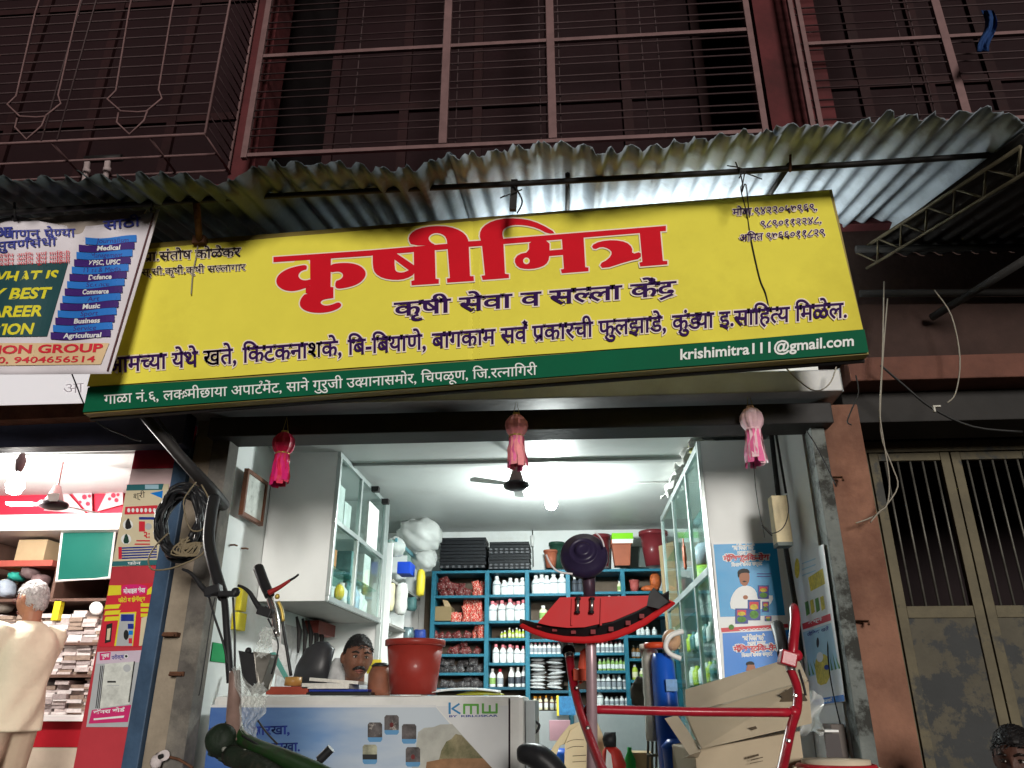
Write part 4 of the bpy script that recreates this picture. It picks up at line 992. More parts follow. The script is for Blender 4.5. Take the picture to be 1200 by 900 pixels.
for nm, mt, ya, yb, lb in (('white_pot', M('pot_white', (.75, .76, .74), .4, 0, 0), 634, 639, 'white square pot nested between the green and brick red pots'), ('lime_pot', M('pot_lime', (.22, .62, .015), .4, 0, .05), 627, 634, 'lime green square pot topmost on the nested pots')):
    c = W(729, yb, YF + .08); m = MB(); h = W(729, ya, YF + .08).z - c.z; r_ = 12.5 / pm * 1.35
    m.lathe([(r_ * .94, 0), (r_, .002), (r_ * 1.02, h), (r_ * .9, h), (r_ * .85, .01)], c, 4, Matrix.Rotation(R(45), 3, 'Z'), False); setp(m.build(nm, mt), lb, 'pot')
pot('maroon_pot', 'large glossy maroon pot on the right end of the rack', 768, 623, 664, 34, 22, YF + .12, MR)
pot('maroon_pot', 'small maroon pot behind the right edge of the trimmer head', 706, 627, 665, 22, 16, YF + .28, MR)
fbox('grey_crate', 'grey crate on the rack between brick red and maroon pots', 735, 760, 640, 665, YF + .2, .1, M('crate_grey', (.13, .16, .15), .6, 0, .1))
m = MB(); a, b, c, d = W(772, 640, 6.6), W(789, 634, 6.6), W(799, 760, 6.6), W(783, 762, 6.6); o = Vector((0, .012, 0)); m.hexa([d, c, c + o, d + o, a, b, b + o, a + o])
setp(m.build('cardboard_sheet', CB), 'tall brown cardboard strip leaning by the right glass cabinet', 'cardboard')
# odds and ends in the rack's last columns
pot('pink_pot', 'small pinkish pot on the top shelf of the last rack column', 744, 680, 694, 12, 9, YF + .1, M('pot_pink', (.42, .10, .09), .5, 0, .1))
m = MB(); m.ball(W(768, 681, YF + .1), (.05, .04, .08), 10, 7); m.ball(W(762, 690, YF + .05), (.08, .04, .03), 10, 7)
setp(m.build('orange_bundle', M('bundle_orange', (.42, .10, .03), .5, 0, .4, 30)), 'orange tools bundle on the top shelf of the last rack column', 'bundle')
# wall lamp wire
m = MB(); m.tube([W(624, 618, 7.08), W(624.5, 640, 7.07), W(625, 664, 7.06)], .004, 5); m.i = 1; m.lathe([(.012, -.05), (.016, 0), (.016, .05)], W(624, 634, 7.07), 10)
setp(m.build('pendant_holder', [MATS['wire_black'], CW]), 'white bulb holder on a wire against the back wall above the trays', 'lamp holder')
# ------------------------------------------------ left glass cabinet
AL = M('aluminium', (.45, .50, .49), .38, .7, .1, 8); GL = glassy('pane_glass', (.93, .98, .97), .05); WB = M('cabinet_white', (.80, .82, .81), .5, 0, .05, 3); SHL = M('cabinet_underside', (.30, .29, .27), .6, 0, .1)
XC = -1.395; c0, c1_ = 4.5, 5.82
zb0 = 2.10; zm_ = 2.57; zt0 = 2.995
gc = thing('glass_cabinet', 'aluminium framed glass wall cabinet hung on the left wall', 'cabinet', (-1.6, 5.15, zb0))
m = MB(); m.bx(-1.795, XC, c0, c0 + .018, zb0, zt0); m.build('end_panel', WB, gc, bevel=.002)
m = MB(); m.bx(-1.795, XC - .012, c0 + .019, c1_ - .0, zb0, zb0 + .018); m.build('bottom_board', SHL, gc)
m = MB(); m.bx(-1.798, -1.79, c0 + .019, c1_ - .02, zb0 + .019, zt0); m.build('back_panel', WB, gc)
m = MB(); m.bx(-1.795, XC - .012, c1_ - .019, c1_ - .003, zb0 + .019, zt0); m.build('end_panel', WB, gc)
for z, n in ((zm_, 'shelf_board'), (2.33, 'glass_shelf')):
    m = MB(); m.bx(-1.788, XC - .02, c0 + .02, c1_ - .02, z - .008, z); m.build(n, WB if n == 'shelf_board' else glassy('shelf_glass', (.75, .92, .88), .2), gc)
m = MB()
for z in (zb0 + .0, zm_ - .018, zt0 - .03): m.bx(XC - .0, XC + .022, c0 - .002, c1_, z, z + .03)
m.build('rail', AL, gc, bevel=.002)
for y in (c0 + .003, 5.03, c1_ - .06):
    m = MB(); m.bx(XC + .001, XC + .024, y, y + (.06 if y > 5.5 else .035), zb0 + .031, zt0 - .031); m.build('post', AL, gc, bevel=.002)
m = MB(); m.bx(XC - .01, XC + .026, c1_, c1_ + .06, .7, zt0); m.build('post', AL, gc, bevel=.002)
for y0, y1 in ((c0 + .04, 5.03), (5.066, c1_ - .06)):
    for z0, z1 in ((zb0 + .032, zm_ - .02), (zm_ + .014, zt0 - .032)):
        m = MB(); m.bx(XC + .008, XC + .012, y0, y1, z0, z1); m.build('pane', GL, gc)
for i, (y, z) in enumerate(((5.3, zt0 + .0), (5.62, zt0 - .01))):
    m = MB(); m.box((XC + .05, y, z - .03), (.05, .05, .035)); m.build('latch', MATS['black_steel'], gc)
GB = M('stock_bluish', (.42, .52, .62), .4, 0, .3, 12); GT = M('stock_teal', (.10, .22, .22), .4, 0, .3, 14); GW = M('stock_white', (.7, .72, .7), .5, 0, .2, 12); GY = M('stock_yellow', (.72, .58, .05), .4, 0, .1)
OR_ = M('stock_orange', (.6, .25, .1), .5, 0, .1)
def cab_item(kind, label, y, z, w_, h, mat, group=None, x=-1.49, rnd_=True, cat='packet'):
    m = MB()
    if rnd_: m.lathe([(w_ * .45, 0), (w_ * .5, .02), (w_ * .5, h * .7), (w_ * .25, h * .86), (w_ * .25, h)], (x, y, z), 12)
    else: m.bx(x - w_ * .4, x + w_ * .4, y - w_ / 2, y + w_ / 2, z, z + h)
    setp(m.build(kind, mat, None, 0 if rnd_ else .004), label, cat, group)
for k, (y, w_, h, mt) in enumerate(((4.58, .07, .2, GB), (4.66, .07, .19, GB), (4.74, .07, .2, GB), (4.84, .09, .14, GW), (4.95, .1, .12, GW), (5.14, .09, .17, GW), (5.25, .09, .2, GT), (5.36, .09, .2, GB), (5.46, .09, .2, GB), (5.57, .09, .19, GW), (5.68, .09, .16, GW))):
    cab_item('tall_bottle', ('pale blue bottle' if mt is GB else 'dull teal bottle' if mt is GT else 'white jar') + ' on the bottom shelf of the left glass cabinet', y, zb0 + .02, w_, h, mt, 'bottom shelf of the left glass cabinet, ' + mt.name, cat='bottle')
for k, (y, w_, h, mt) in enumerate(((4.62, .12, .18, GW), (4.80, .1, .12, OR_), (5.2, .14, .17, GT), (5.5, .18, .2, GW))):
    cab_item('carton', ('orange' if mt is OR_ else 'teal' if mt is GT else 'white') + ' carton on the glass shelf of the left cabinet' + (', nearest the street' if k == 0 else ', farthest from the street' if k == 3 else ''), y, 2.332, w_, h, mt, None, rnd_=False, cat='box')
for k, (y, w_, h, mt) in enumerate(((4.68, .2, .26, GW), (4.93, .16, .2, GW), (5.4, .3, .3, GW))):
    cab_item('white_carton', 'white carton in the top of the left cabinet, ' + ('nearest the street', 'middle of three', 'farthest inside')[k], y, zm_ + .002, w_, h, mt, None, rnd_=False, cat='box')
m = MB(); m.ball((-1.43, 4.90, 2.20), (.03, .05, .05), 12, 8); setp(m.build('yellow_tub', GY), 'round yellow tub lid behind the lower pane of the left cabinet', 'tub')
# open shelves behind it
os_ = thing('open_shelf', 'pale open shelves beyond the left glass cabinet', 'shelf', (-1.5, 6.4, .7))
for y in (5.9, 6.45, 7.08):
    m = MB(); m.bx(-1.795, -1.33, y - .01, y + .01, .7, 2.70 if y < 7 else 2.62); m.build('side_panel', WB, os_, bevel=.002)
for z in (1.35, 1.75, 2.1, 2.42, 2.72):
    m = MB(); m.bx(-1.795, -1.32, 5.91, 7.07, z - .012, z + .006); m.build('shelf_board', glassy('shelf_glass'), os_) if z > 2.5 else m.build('shelf_board', SHL, os_)
m = MB(); m.bx(-1.32, -1.305, 5.91, 7.07, 2.712, 2.74); m.build('rail', M('rail_teal', (.12, .32, .38), .4, .3, .1), os_)
fbox('blue_carton', 'white carton with deep blue top on the open shelf by the trays', 465, 481, 658, 672, 6.1, .2, M('carton_blue', (.015, .07, .55), .4, 0, .15))
for k, (px, y0, y1, wd, mt, lb) in enumerate(((456, 680, 716, 12, M('stock_cream', (.66, .60, .38), .5, 0, .2, 20), 'cream pouch standing on the open shelf beside the aluminium post'), (470, 684, 720, 14, GW, 'white packet standing on the open shelf under the blue carton'), (493, 668, 698, 9, GY, 'yellow edged packet on the open shelf near the rack'),
        (452, 722, 745, 14, GW, 'striped white bundle low on the open shelf'), (478, 735, 752, 14, M('stock_steel', (.14, .2, .22), .3, .4, .3, 20), 'grey blue pouch low on the open shelf'), (492, 738, 750, 14, M('stock_navy', (.03, .06, .28), .4, 0, .3, 20), 'navy pouch low on the open shelf near the rack'), (482, 700, 716, 12, GT, 'dull green pouch on the middle of the open shelf'))):
    Y = 6.0 + .13 * k; p = W(px, y1, Y); q = W(px, y0, Y); m = MB(); s_ = wd / pxm(Y, y1)
    m.ball((p + q) / 2, (s_ / 2, .05, (q.z - p.z) / 2), 12, 8, None, lambda d: (abs(d.x) ** 9 + abs(d.y) ** 9 + abs(d.z) ** 9) ** (-1 / 9) * (1 + .05 * math.sin(d.x * 5 + d.z * 7 + k)))
    setp(m.build('packet', mt), lb, 'packet')
PLB = glassy('clear_plastic', (.95, .97, .96), .25, .45)
def crumple(d, s=0): return 1 + .10 * math.sin(5 * d.x + 3 * d.z + s) * math.cos(6 * d.y + 2 * s) - .07 * abs(math.sin(6 * d.z + 5 * d.x + s)) - .05 * abs(math.sin(9 * d.x - 8 * d.y + 4 * d.z + s)) - .025 * abs(math.sin(21 * d.z - 17 * d.x))
m = MB(); m.ball(W(492, 628, 6.6), (.21, .2, .17), 40, 26, None, crumple); m.ball(W(497, 655, 6.65), (.12, .12, .12), 30, 20, None, lambda d: crumple(d, 2))
setp(m.build('plastic_bundle', glassy('plastic_cloudy', (.93, .92, .9), .1, .55, .3)), 'big cloudy white plastic bundle on top of the open shelves', 'bundle')
m = MB(); m.ball(W(462, 641, 6.0), (.1, .1, .085), 26, 16, None, lambda d: crumple(d, 4)); setp(m.build('plastic_bag', PLB), 'clear plastic bag on the top open shelf behind the post', 'bag')
# wall under the cabinet
m = MB(); a = W(345, 757, 5.3); m.bx(-1.80, -1.79, 4.95, 5.35, 1.62, 2.02)
t = m.build('wall_chart', M('paper_grey', (.5, .48, .48), .6, 0, .2, 30)); setp(t, 'grey printed chart on the left wall under the glass cabinet', 'chart')
m = MB(); m.bx(-1.80, -1.70, 5.4, 5.8, 2.0, 2.08); setp(m.build('red_ledge', M('ledge_red', (.2, .04, .03), .5, 0, .2)), 'dark red box on the wall behind the seated man', 'box')
for i in range(5):
    m = MB(); y = 5.05 + .12 * i; m.tube([(-1.74, y, 2.07), (-1.72, y + .03, 1.98), (-1.70, y - .02, 1.85 - .03 * (i % 2))], [.008, .018, .008], 6)
    setp(m.build('hanging_tool', MATS['black_steel']), 'dark tool hanging in the row behind the seated man', 'tool', 'tools hanging behind the seated man')
# photo frame on the left wall
pf = thing('picture_frame', 'wood framed picture high on the white left wall', 'picture', (-1.79, 4.25, 2.45))
ya, yb, za, zb_ = 4.06, 4.36, 2.50, 2.72
cpt = [WX(289, 590, -1.755), WX(307, 596, -1.755), WX(312, 552, -1.755), WX(297, 540, -1.755)]
ya, yb = 4.03, 4.33; za, zb_ = 2.50, 2.76
WD = M('frame_wood', (.16, .06, .03), .4, 0, .2, 20)
for a in ((ya, yb, za, za + .02), (ya, yb, zb_ - .02, zb_), (ya, ya + .02, za + .021, zb_ - .021), (yb - .02, yb, za + .021, zb_ - .021)):
    m = MB(); m.bx(-1.77, -1.745, *a); m.build('frame', WD, pf)
m = MB(); m.bx(-1.768, -1.755, ya + .02, yb - .02, za + .02, zb_ - .02); m.build('print', M('print_paper', (.62, .64, .60), .3, 0, .25, 20), pf)
for y, z in ((4.05, 2.34), (4.2, 2.35)): 
    m = MB(); m.tube([(-1.80, y, z), (-1.775, y, z), (-1.77, y + .02, z)], .005, 6); setp(m.build('wall_hook', MATS['rust']), 'little hook on the left wall under the picture', 'hook', 'hooks under the picture')
# ------------------------------------------------ right glass cabinet, tall
XR = .785; r0, r1 = 4.3, 6.25
rc = thing('display_cabinet', 'tall aluminium and glass display cabinet along the right wall', 'cabinet', (1, 5.2, .65))
m = MB(); m.bx(XR, 1.195, r0, r0 + .018, .65, 2.95); m.build('end_panel', WB, rc, bevel=.002)
m = MB(); m.bx(1.185, 1.197, r0 + .02, r1, .65, 2.95); m.build('back_panel', M('cabinet_dark', (.36, .42, .40), .5, 0, .1), rc)
m = MB(); m.bx(XR + .01, 1.184, r0 + .02, r1, 2.93, 2.95); m.build('top_board', WB, rc)
for y in (r0 - .002, 4.82, 5.5, r1 - .04):
    m = MB(); m.bx(XR - .022, XR - .001, y, y + .04, .65, 2.95); m.build('post', AL, rc, bevel=.002)
for z in (2.92, 2.22, .66): 
    m = MB(); m.bx(XR - .024, XR - .002, r0 + .04, r1 - .041, z - .02, z + .02); m.build('rail', AL, rc, bevel=.002)
for a, b in ((r0 + .042, 4.819), (4.862, 5.499), (5.542, r1 - .042)):
    for z0, z1 in ((.685, 2.198), (2.242, 2.898)):
        m = MB(); m.bx(XR - .014, XR - .010, a, b, z0, z1); m.build('pane', GL, rc)
for z in (1.22, 1.44, 1.66, 1.88, 2.08, 2.24, 2.6):
    m = MB(); m.bx(XR + .002, 1.184, r0 + .02, r1 - .01, z - .008, z); m.build('glass_shelf', glassy('shelf_glass'), rc)
k = 0
for z in (1.22, 1.44, 1.66, 1.88):
    for y in (4.42, 4.56, 4.7, 4.95, 5.1, 5.25, 5.4, 5.65, 5.85):
        mt, nm = ((GW, 'white'), (GT, 'dull teal'), (YG, 'yellow green'))[(k * 7 + int(z * 10)) % 3 if k % 4 else 0]; k += 1
        cab_item('jar', nm + ' jar on a glass shelf in the lower half of the right display cabinet', y, z + .001, .075, .13, mt, 'jars in the right cabinet, ' + nm, XR + .08, True, 'jar')
for y, w_, h, mt, nm in ((4.5, .2, .14, YG, 'lime green bowl stack behind the near upper pane of the right cabinet'), (5.2, .2, .14, M('stock_lime', (.35, .55, .08), .4, 0, .1), 'pale lime bowl stack behind the middle upper pane of the right cabinet')):
    m = MB(); m.lathe([(w_ * .5, 0), (w_ * .55, h * .5), (w_ * .45, h), (.01, h)], (XR + .14, y, 2.242), 18); setp(m.build('bowl_stack', mt), nm, 'bowls')
    m = MB(); m.lathe([(w_ * .45, 0), (w_ * .5, h * .6), (w_ * .3, h)], (XR + .14, y, 2.39), 18); setp(m.build('bowl_stack', GB), 'bluish bowl stack on the ' + nm.split(' behind')[0].replace(' bowl stack', ' bowls'), 'bowls')
m = MB(); m.ball((XR - .04, 5.0, 2.42), (.012, .03, .09), 10, 12, None, lambda d: 1 + .25 * math.sin(d.z * 14)); setp(m.build('hanging_charm', M('charm_orange', (.45, .12, .06), .5, 0, .4, 60)), 'little orange charm hanging on the right glass cabinet', 'charm')
m = MB(); m.grid(lambda u, v: (XR - .06 + .16 * v + .02 * math.sin(u * 30), r0 + .1 + 1.3 * u, 2.955 + .05 * math.sin(v * 3.1) + .018 * math.sin(u * 41 + v * 7) + .012 * math.sin(u * 97)), 60, 8, (0, 0, .004))
setp(m.build('plastic_sheet', M('plastic_white', (.66, .66, .62), .3, 0, .2, 14)), 'crumpled white plastic sheeting on top of the right cabinet', 'plastic')
m = MB(); m.ball((XR + .06, 4.55, 2.985), (.10, .14, .04), 20, 12, None, lambda d: crumple(d, 1)); setp(m.build('grass_bundle', M('grass_yellow', (.36, .36, .12), .7, 0, .4, 40)), 'yellowish dry bundle tucked under the ceiling above the right cabinet', 'bundle')
m = MB(); m.tube([(-.06, 5.45, 3.022), (.5, 5.47, 3.024), (1.18, 5.45, 3.022)], .006, 6); setp(m.build('ceiling_wire', CW), 'thin white wire running along the shop ceiling from the bulb', 'wire')
# ------------------------------------------------ posters at the right
PB = M('poster_blue', (.01, .20, .66), .35, 0, .05, 3); PB2 = M('poster_cyan', (.015, .30, .62), .35, 0, .05, 3); PW = M('poster_white', (.78, .80, .80), .4, 0, .04); PR = M('poster_red', (.62, .03, .05), .4, 0, .05)
SK = M('print_skin', (.40, .18, .11), .5, 0, .1); IKB = M('print_black', (.02, .02, .02), .5, 0, 0); PG = M('print_green', (.10, .26, .05), .5, 0, .5, 60); PYl = M('print_yellow', (.62, .50, .06), .5, 0, .4, 60); PNV = M('print_navy', (.02, .04, .26), .4, 0, .2, 40); PLt = M('print_paleblue', (.38, .60, .72), .4, 0, .1)
YP = 4.293; fp = plY(YP)
m = MB(); q = [fp(*a) for a in ((848, 808), (932, 806), (911, 634), (834, 636))]; m.hexa(q + [p + Vector((0, .003, 0)) for p in q])
po = setp(m.build('blue_poster', PW), 'tall blue poster of a man in white holding seed packs', 'poster')
A = Art(fp, .0008)
A.poly([(836, 638), (909.5, 636), (920, 721), (844, 723)], PB2); A.poly([(846.5, 742), (926, 738), (931, 804), (850, 806)], PB); A.poly([(844.8, 736), (923, 731), (924, 735.5), (845.5, 741)], PR)
def headline(dx, dy):
    A.text('सव~ िपकांसाठी', (858 + dx, 645 + dy), (884 + dx, 643.5 + dy), 5, PW, .06); A.text('एकच पया~य...', (864 + dx, 651 + dy), (888 + dx, 649.5 + dy), 4.4, PW, .06)
    A.text('मॅिजस्टिक-तेरा', (848 + dx, 657.6 + dy), (901 + dx, 655.6 + dy), 5.4, PR, .04, PW, .1); A.text('िकसान कष~क सम्राट', (857 + dx, 664 + dy), (893 + dx, 662 + dy), 3.6, PW, .05)
headline(0, 0); headline(12, 106)
A.text('www.', (866, 739.5), (904, 736.6), 2.2, PW, .02)
A.poly([(857, 716), (855, 704), (861, 692), (868, 687), (878, 686), (886, 692), (888, 703), (905, 696), (906, 704), (896, 715)], PW, 1)
A.poly([(866, 672), (872, 668), (878, 671), (878.5, 680), (875, 687), (869, 686), (866, 679)], SK, 1); A.poly([(864.5, 676), (864, 669), (870, 666), (877, 667), (879, 672), (874, 671), (867, 672), (866, 677)], IKB, 1)
A.poly([(869.5, 681.5), (872, 680.5), (875.5, 681.5), (872, 682.6)], IKB); A.disc(873.5, 700, 3, SK, 2.5)
for x0, y0, w_, h in ((888, 686, 13, 16), (876, 703, 15, 24), (861.5, 713, 15, 18), (893, 705, 8, 12), (896, 722, 8, 6)):
    A.rect(x0, y0, x0 + w_, y0 + h, PNV); A.rect(x0 + w_ * .15, y0 + h * .1, x0 + w_ * .85, y0 + h * .45, PR); A.disc(x0 + w_ * .5, y0 + h * .35, w_ * .3, PYl, h * .14); A.disc(x0 + w_ * .5, y0 + h * .72, w_ * .36, PG, h * .2)
A.rect(887, 672, 904, 673, PNV); A.rect(887, 675, 903, 676, PNV); A.disc(857, 735, 3.2, PG); A.disc(879, 778, 5, IKB, 3); A.poly([(874, 786), (876, 779), (884, 779), (886, 786)], SK)
A.build(po, 'print')
# poster on the right wall
XW = 1.197; fx = plX(XW)
m = MB(); q = [fx(*a) for a in ((957, 828), (991, 822), (965, 638), (930, 649))]; m.hexa(q + [p + Vector((-.003, 0, 0)) for p in q])
po = setp(m.build('white_poster', PW), 'narrow white poster with plant pictures and a red band on the right wall', 'poster')
A = Art(fx, .004)
A.disc(935, 666, 3, PYl, 12); A.poly([(948, 677), (965, 666), (968, 684), (951, 693)], PYl)
for k in range(4): A.poly([(944 + k * 6, 706 - k * 2), (948 + k * 6, 704 - k * 2), (950 + k * 6, 719 - k * 2), (946 + k * 6, 722 - k * 2)], PG if k % 2 == 0 else PYl)
A.poly([(941, 731), (974, 719), (975, 727), (942, 738)], PR); A.text('ॲग्रो', (948, 732), (964, 727), 3, PW, .04)
A.poly([(942, 741), (975, 730), (984, 783), (950, 793)], PLt); A.text('जैिवक खते', (947, 746), (972, 738), 3.4, PNV, .03)
for q in range(9): xq = 946 + q * 4.4; A.poly([(xq + 3, 792 - q), (xq + 1 - q % 3, 772 + (q * 5) % 7 - q), (xq + 5, 791 - q)], PG)
A.poly([(957, 790), (956, 776), (960, 768), (969, 766), (974, 776), (973, 800), (960, 804)], PYl, 1); A.disc(959.5, 753, 1.6, IKB, 6); A.disc(962, 770, 4, PW, 6); A.disc(970, 782, 3, PNV, 3)
A.poly([(953, 820), (990, 814), (991, 821.5), (955, 827)], PB); A.text('संपक~', (962, 824), (976, 821.6), 3, PW, .04)
for k in range(3): A.poly([(941, 660 + k * 7), (957, 654 + k * 7), (957, 655.2 + k * 7), (941, 661.2 + k * 7)], PLt)
A.build(po, 'print')
# electric box, conduit, cables on the right wall
eb = thing('switch_box', 'yellowed switch box hanging on the white right wall', 'switch', W(914, 625, 4.0))
m = MB(); a, b = W(908, 638, 4.05), W(919, 583, 4.05); m.bx(a.x, b.x + .0, 4.0, 4.08, a.z, b.z); m.build('box', M('box_yellowed', (.62, .52, .32), .5, 0, .2, 12), eb, bevel=.004)
m = MB(); m.bx(a.x - .005, a.x + .07, 3.97, 4.06, a.z - .02, a.z - .003); m.build('tray', M('crate_grey', (.13, .16, .15)), eb)
m = MB(); m.tube([W(908, 500, 4.08), W(921, 578, 4.08)], .007, 6); setp(m.build('conduit_pipe', MATS['black_steel']), 'thin black conduit rising from the yellowed switch box', 'conduit')
m = MB(); m.tube([W(903, 500, 4.12), W(912, 580, 4.12), W(921, 643, 4.1), W(932, 708, 4.1), W(940, 770, 4.1)], .013, 6)
setp(m.build('conduit_pipe', MATS['black_steel']), 'black conduit running down the right wall behind the switch box', 'conduit')
m = MB(); m.tube(wpath([(967, 690), (972, 720), (970, 760), (974, 800), (985, 850), (992, 880)], 3.85), .003, 5); m.tube(wpath([(963, 640), (968, 680), (976, 730), (984, 800), (996, 862), (1002, 885)], 3.82), .003, 5)
setp(m.build('loose_wire', MATS['wire_black']), 'pair of thin black wires trailing down over the white poster', 'wires')
m = MB(); a, b = WX(966, 892, 1.16), WX(986, 860, 1.16); m.bx(1.13, 1.19, 3.78, 3.9, 1.33, 1.47); setp(m.build('meter_box', M('meter_brown', (.10, .08, .07), .5, 0, .2), None, .004), 'small dark brown box on the right wall under the poster', 'box')
m = MB(); p = W(352, 775, 4.7)
# stickers low on the left wall
t = MB(); t.bx(-1.80, -1.795, 4.0, 4.2, 1.75, 1.84); setp(t.build('green_sticker', M('sticker_green', (.01, .32, .10), .5, 0, .05)), 'green sticker low on the white left wall', 'sticker')
t = MB(); t.bx(-1.80, -1.77, 4.22, 4.30, 2.02, 2.14); t.bx(-1.80, -1.77, 4.2, 4.32, 1.92, 2.01); setp(t.build('yellow_tag', M('tag_yellow', (.72, .60, .03), .5, 0, .1)), 'yellow hanging tags on the left wall behind the machine levers', 'tag')
# ================================================================ left shop: shelves, board, books
M('wood_dark', (.11, .06, .045), .6, 0, .25, 6); M('board_green', (.010, .085, .065), .25, 0, .06, 3)
M('shelf_white', (.74, .70, .68), .5, 0, .05)
YL = 5.6
ls = thing('book_shelf', 'dark wooden shelves with a white top slab at the back of the left shop', 'shelf', (-3.4, 5.8, .6))
m = MB(); a = W(146, 624, YL); m.bx(-6.1, a.x + .25, YL - .12, 6.49, a.z, W(100, 606, YL).z); m.build('top_slab', MATS['shelf_white'], ls, bevel=.005)
zs = [W(100, y, YL).z for y in (700, 752, 790, 838)]
m = MB(); m.bx(-6.1, -2.24, 6.3, 6.49, .6, a.z - .002); m.build('back_panel', MATS['wood_dark'], ls)
for z in zs[:3]:
    m = MB(); m.bx(-6.1, -2.24, YL + .05, 6.29, z - .02, z); m.build('shelf_board', MATS['wood_dark'], ls)
m = MB(); m.bx(-6.1, -2.24, YL + .0, 6.29, zs[3] - .04, zs[3]); m.build('shelf_board', MATS['shelf_white'], ls, bevel=.003)
m = MB(); m.bx(-6.1, -2.24, YL + .04, YL + .08, W(100, 876, YL).z, zs[3] - .041); m.build('front_panel', M('shelf_red', (.34, .012, .02), .4, 0, .08), ls)
m = MB(); m.bx(-6.1, -2.24, YL + .04, YL + .08, .6, W(100, 876, YL).z - .003); m.build('front_panel', M('shelf_cream', (.46, .38, .30), .5, 0, .1), ls)
for px in (66, -40, 146):
    p = W(px, 650, YL); m = MB(); m.bx(p.x - .012, p.x + .012, YL + .05, 6.29, zs[0] + .001, a.z - .003); m.build('upright', MATS['wood_dark'], ls)
YG_ = YL - .02; gb = thing('green_board', 'green chalkboard panel with a pale frame under the white slab', 'board', W(100, 680, YG_))
m = MB(); q = [W(66, 681, YG_), W(128, 677, YG_), W(136, 612, YG_), W(74, 614, YG_)]; m.hexa(q + [p + Vector((0, .02, 0)) for p in q]); m.build('panel', MATS['board_green'], gb)
m = MB(); m.tube(q, .012, 4, True, False); m.build('frame', MATS['shelf_white'], gb)
# set squares on the red band
for k, (pts, lab) in enumerate(((((53, 596), (76, 570), (103, 600)), 'pale wooden set square half behind the left ceiling fan'), (((81, 570), (109, 564), (110, 601), (104, 599)), 'pale perforated set square standing in the middle of the red band'), (((116, 598), (132, 566), (146, 570), (146, 590)), 'pale perforated set square at the right end of the red band'))):
    Yq = 5.55 if k else 5.56
    pts = [(x - 2, y + (1 if k else 2)) for x, y in pts]
    m = MB(); m.prism([W(x, y, Yq) for x, y in pts], (0, .008, 0)); o = m.build('set_square', M('pale_pink_wood', (.62, .36, .38), .5, 0, .1)); setp(o, lab, 'set square')
    A = Art(plY(Yq), .002); cx, cy = sum(p[0] for p in pts) / len(pts), sum(p[1] for p in pts) / len(pts)
    for dx, dy, r_ in ((0, -2, 3), (4, 6, 2.6), (-5, 4, 2), (2, -11, 1.8), (-7, -9, 2.4), (6, -3, 2)):
        if k == 2: dx, dy = dx * .9, dy * .7
        if k == 0: continue
        A.disc(cx + dx, cy + dy, r_, MATS['red_wall'], None, 8)
    A.build(o, 'hole')
fan(W(68, 568, 4.75), 'brown ceiling fan in the left shop before the red band', .105, 1.1, M('fan_pinkish', (.30, .15, .15), .5, 0, .1), 1.0)
# books and cartons
BKM = [M('paper_pale', (.52, .44, .42), .7, 0, .2, 40), M('paper_grey2', (.36, .30, .29), .7, 0, .25, 40), M('paper_brown', (.26, .19, .15), .7, 0, .25, 40), M('paper_white', (.66, .6, .58), .7, 0, .15, 40)]
for row_, (z, labs) in enumerate(((zs[1], 'upper'), (zs[2], 'middle'), (zs[3], 'lower'))):
    for c in range(-5, 9):
        x = W(2 + c * 16.5, 760, YL + .1).x
        if x > -2.30: continue
        n = rnd.randint(6, 10); st = thing('book_stack', 'stack of worn papers and books on the %s shelf of the left shop' % labs, 'books', (x, YL + .1, z), 'book stacks on the %s shelf' % labs)
        zz = z + .001; top = z + (zs[0] - zs[1]) * rnd.uniform(.55, .78) * (1 if row_ else .9)
        while zz < top:
            h = rnd.uniform(.012, .035); m = MB(); m.box((x + rnd.uniform(-.012, .012), YL + .2 + rnd.uniform(-.02, .02), zz + h / 2), (.105, .22, h * .94), Matrix.Rotation(rnd.uniform(-.08, .08), 3, 'Z')); m.build('book', rnd.choice(BKM), st); zz += h
fbox('brown_carton', 'plain brown carton on the upper left shelf beside the green board', 16, 56, 632, 658, YL + .1, .25, CB)
fbox('white_carton', 'pale carton standing behind the brown one in the left shop', 31, 56, 622, 634, YL + .36, .2, MATS['shelf_white'])
fbox('red_tray', 'reddish tray on the left shop shelf under the brown carton', -10, 62, 656, 664, YL + .06, .2, M('tray_red', (.36, .08, .06), .5, 0, .1))
for k, (px, py, w_, h, c, lab) in enumerate(((8, 690, 16, 22, (.3, .34, .4), 'grey blue bundle in the heap above the old man'), (20, 676, 14, 10, (.02, .25, .2), 'green folder in the heap above the old man'), (36, 672, 18, 14, (.12, .08, .08), 'dark bundle in the heap above the old man'), (48, 682, 18, 18, (.16, .1, .1), 'brown bundle in the heap beside the green board'), (12, 682, 10, 5, (.62, .62, .5), 'whitish wrapper in the heap above the old man'), (18, 677, 9, 3, (.72, .66, .1), 'yellow strip in the heap above the old man'), (4, 712, 18, 12, (.5, .46, .4), 'pale bundle left of the old man'))):
    p = W(px, py, YL + .12 + .02 * k); s_ = 1 / pxm(YL, py); m = MB()
    m.ball(p, (w_ * s_ / 2, .08, h * s_ / 2), 14, 9, Matrix.Rotation(rnd.uniform(-.4, .4), 3, 'Y'), lambda d: (abs(d.x) ** 3 + abs(d.y) ** 3 + abs(d.z) ** 3) ** (-1 / 3) * (1 + .08 * math.sin(d.x * 9 + d.z * 12)))
    setp(m.build('bundle', M('bundle_%d' % k, c, .6, 0, .2, 20)), lab, 'bundle')
fbox('yellow_packet', 'yellow packet with dots beside the old man\'s head', 59, 72, 703, 727, YL + .05, .05, M('packet_yellow', (.6, .48, .02), .5, 0, .3, 60))
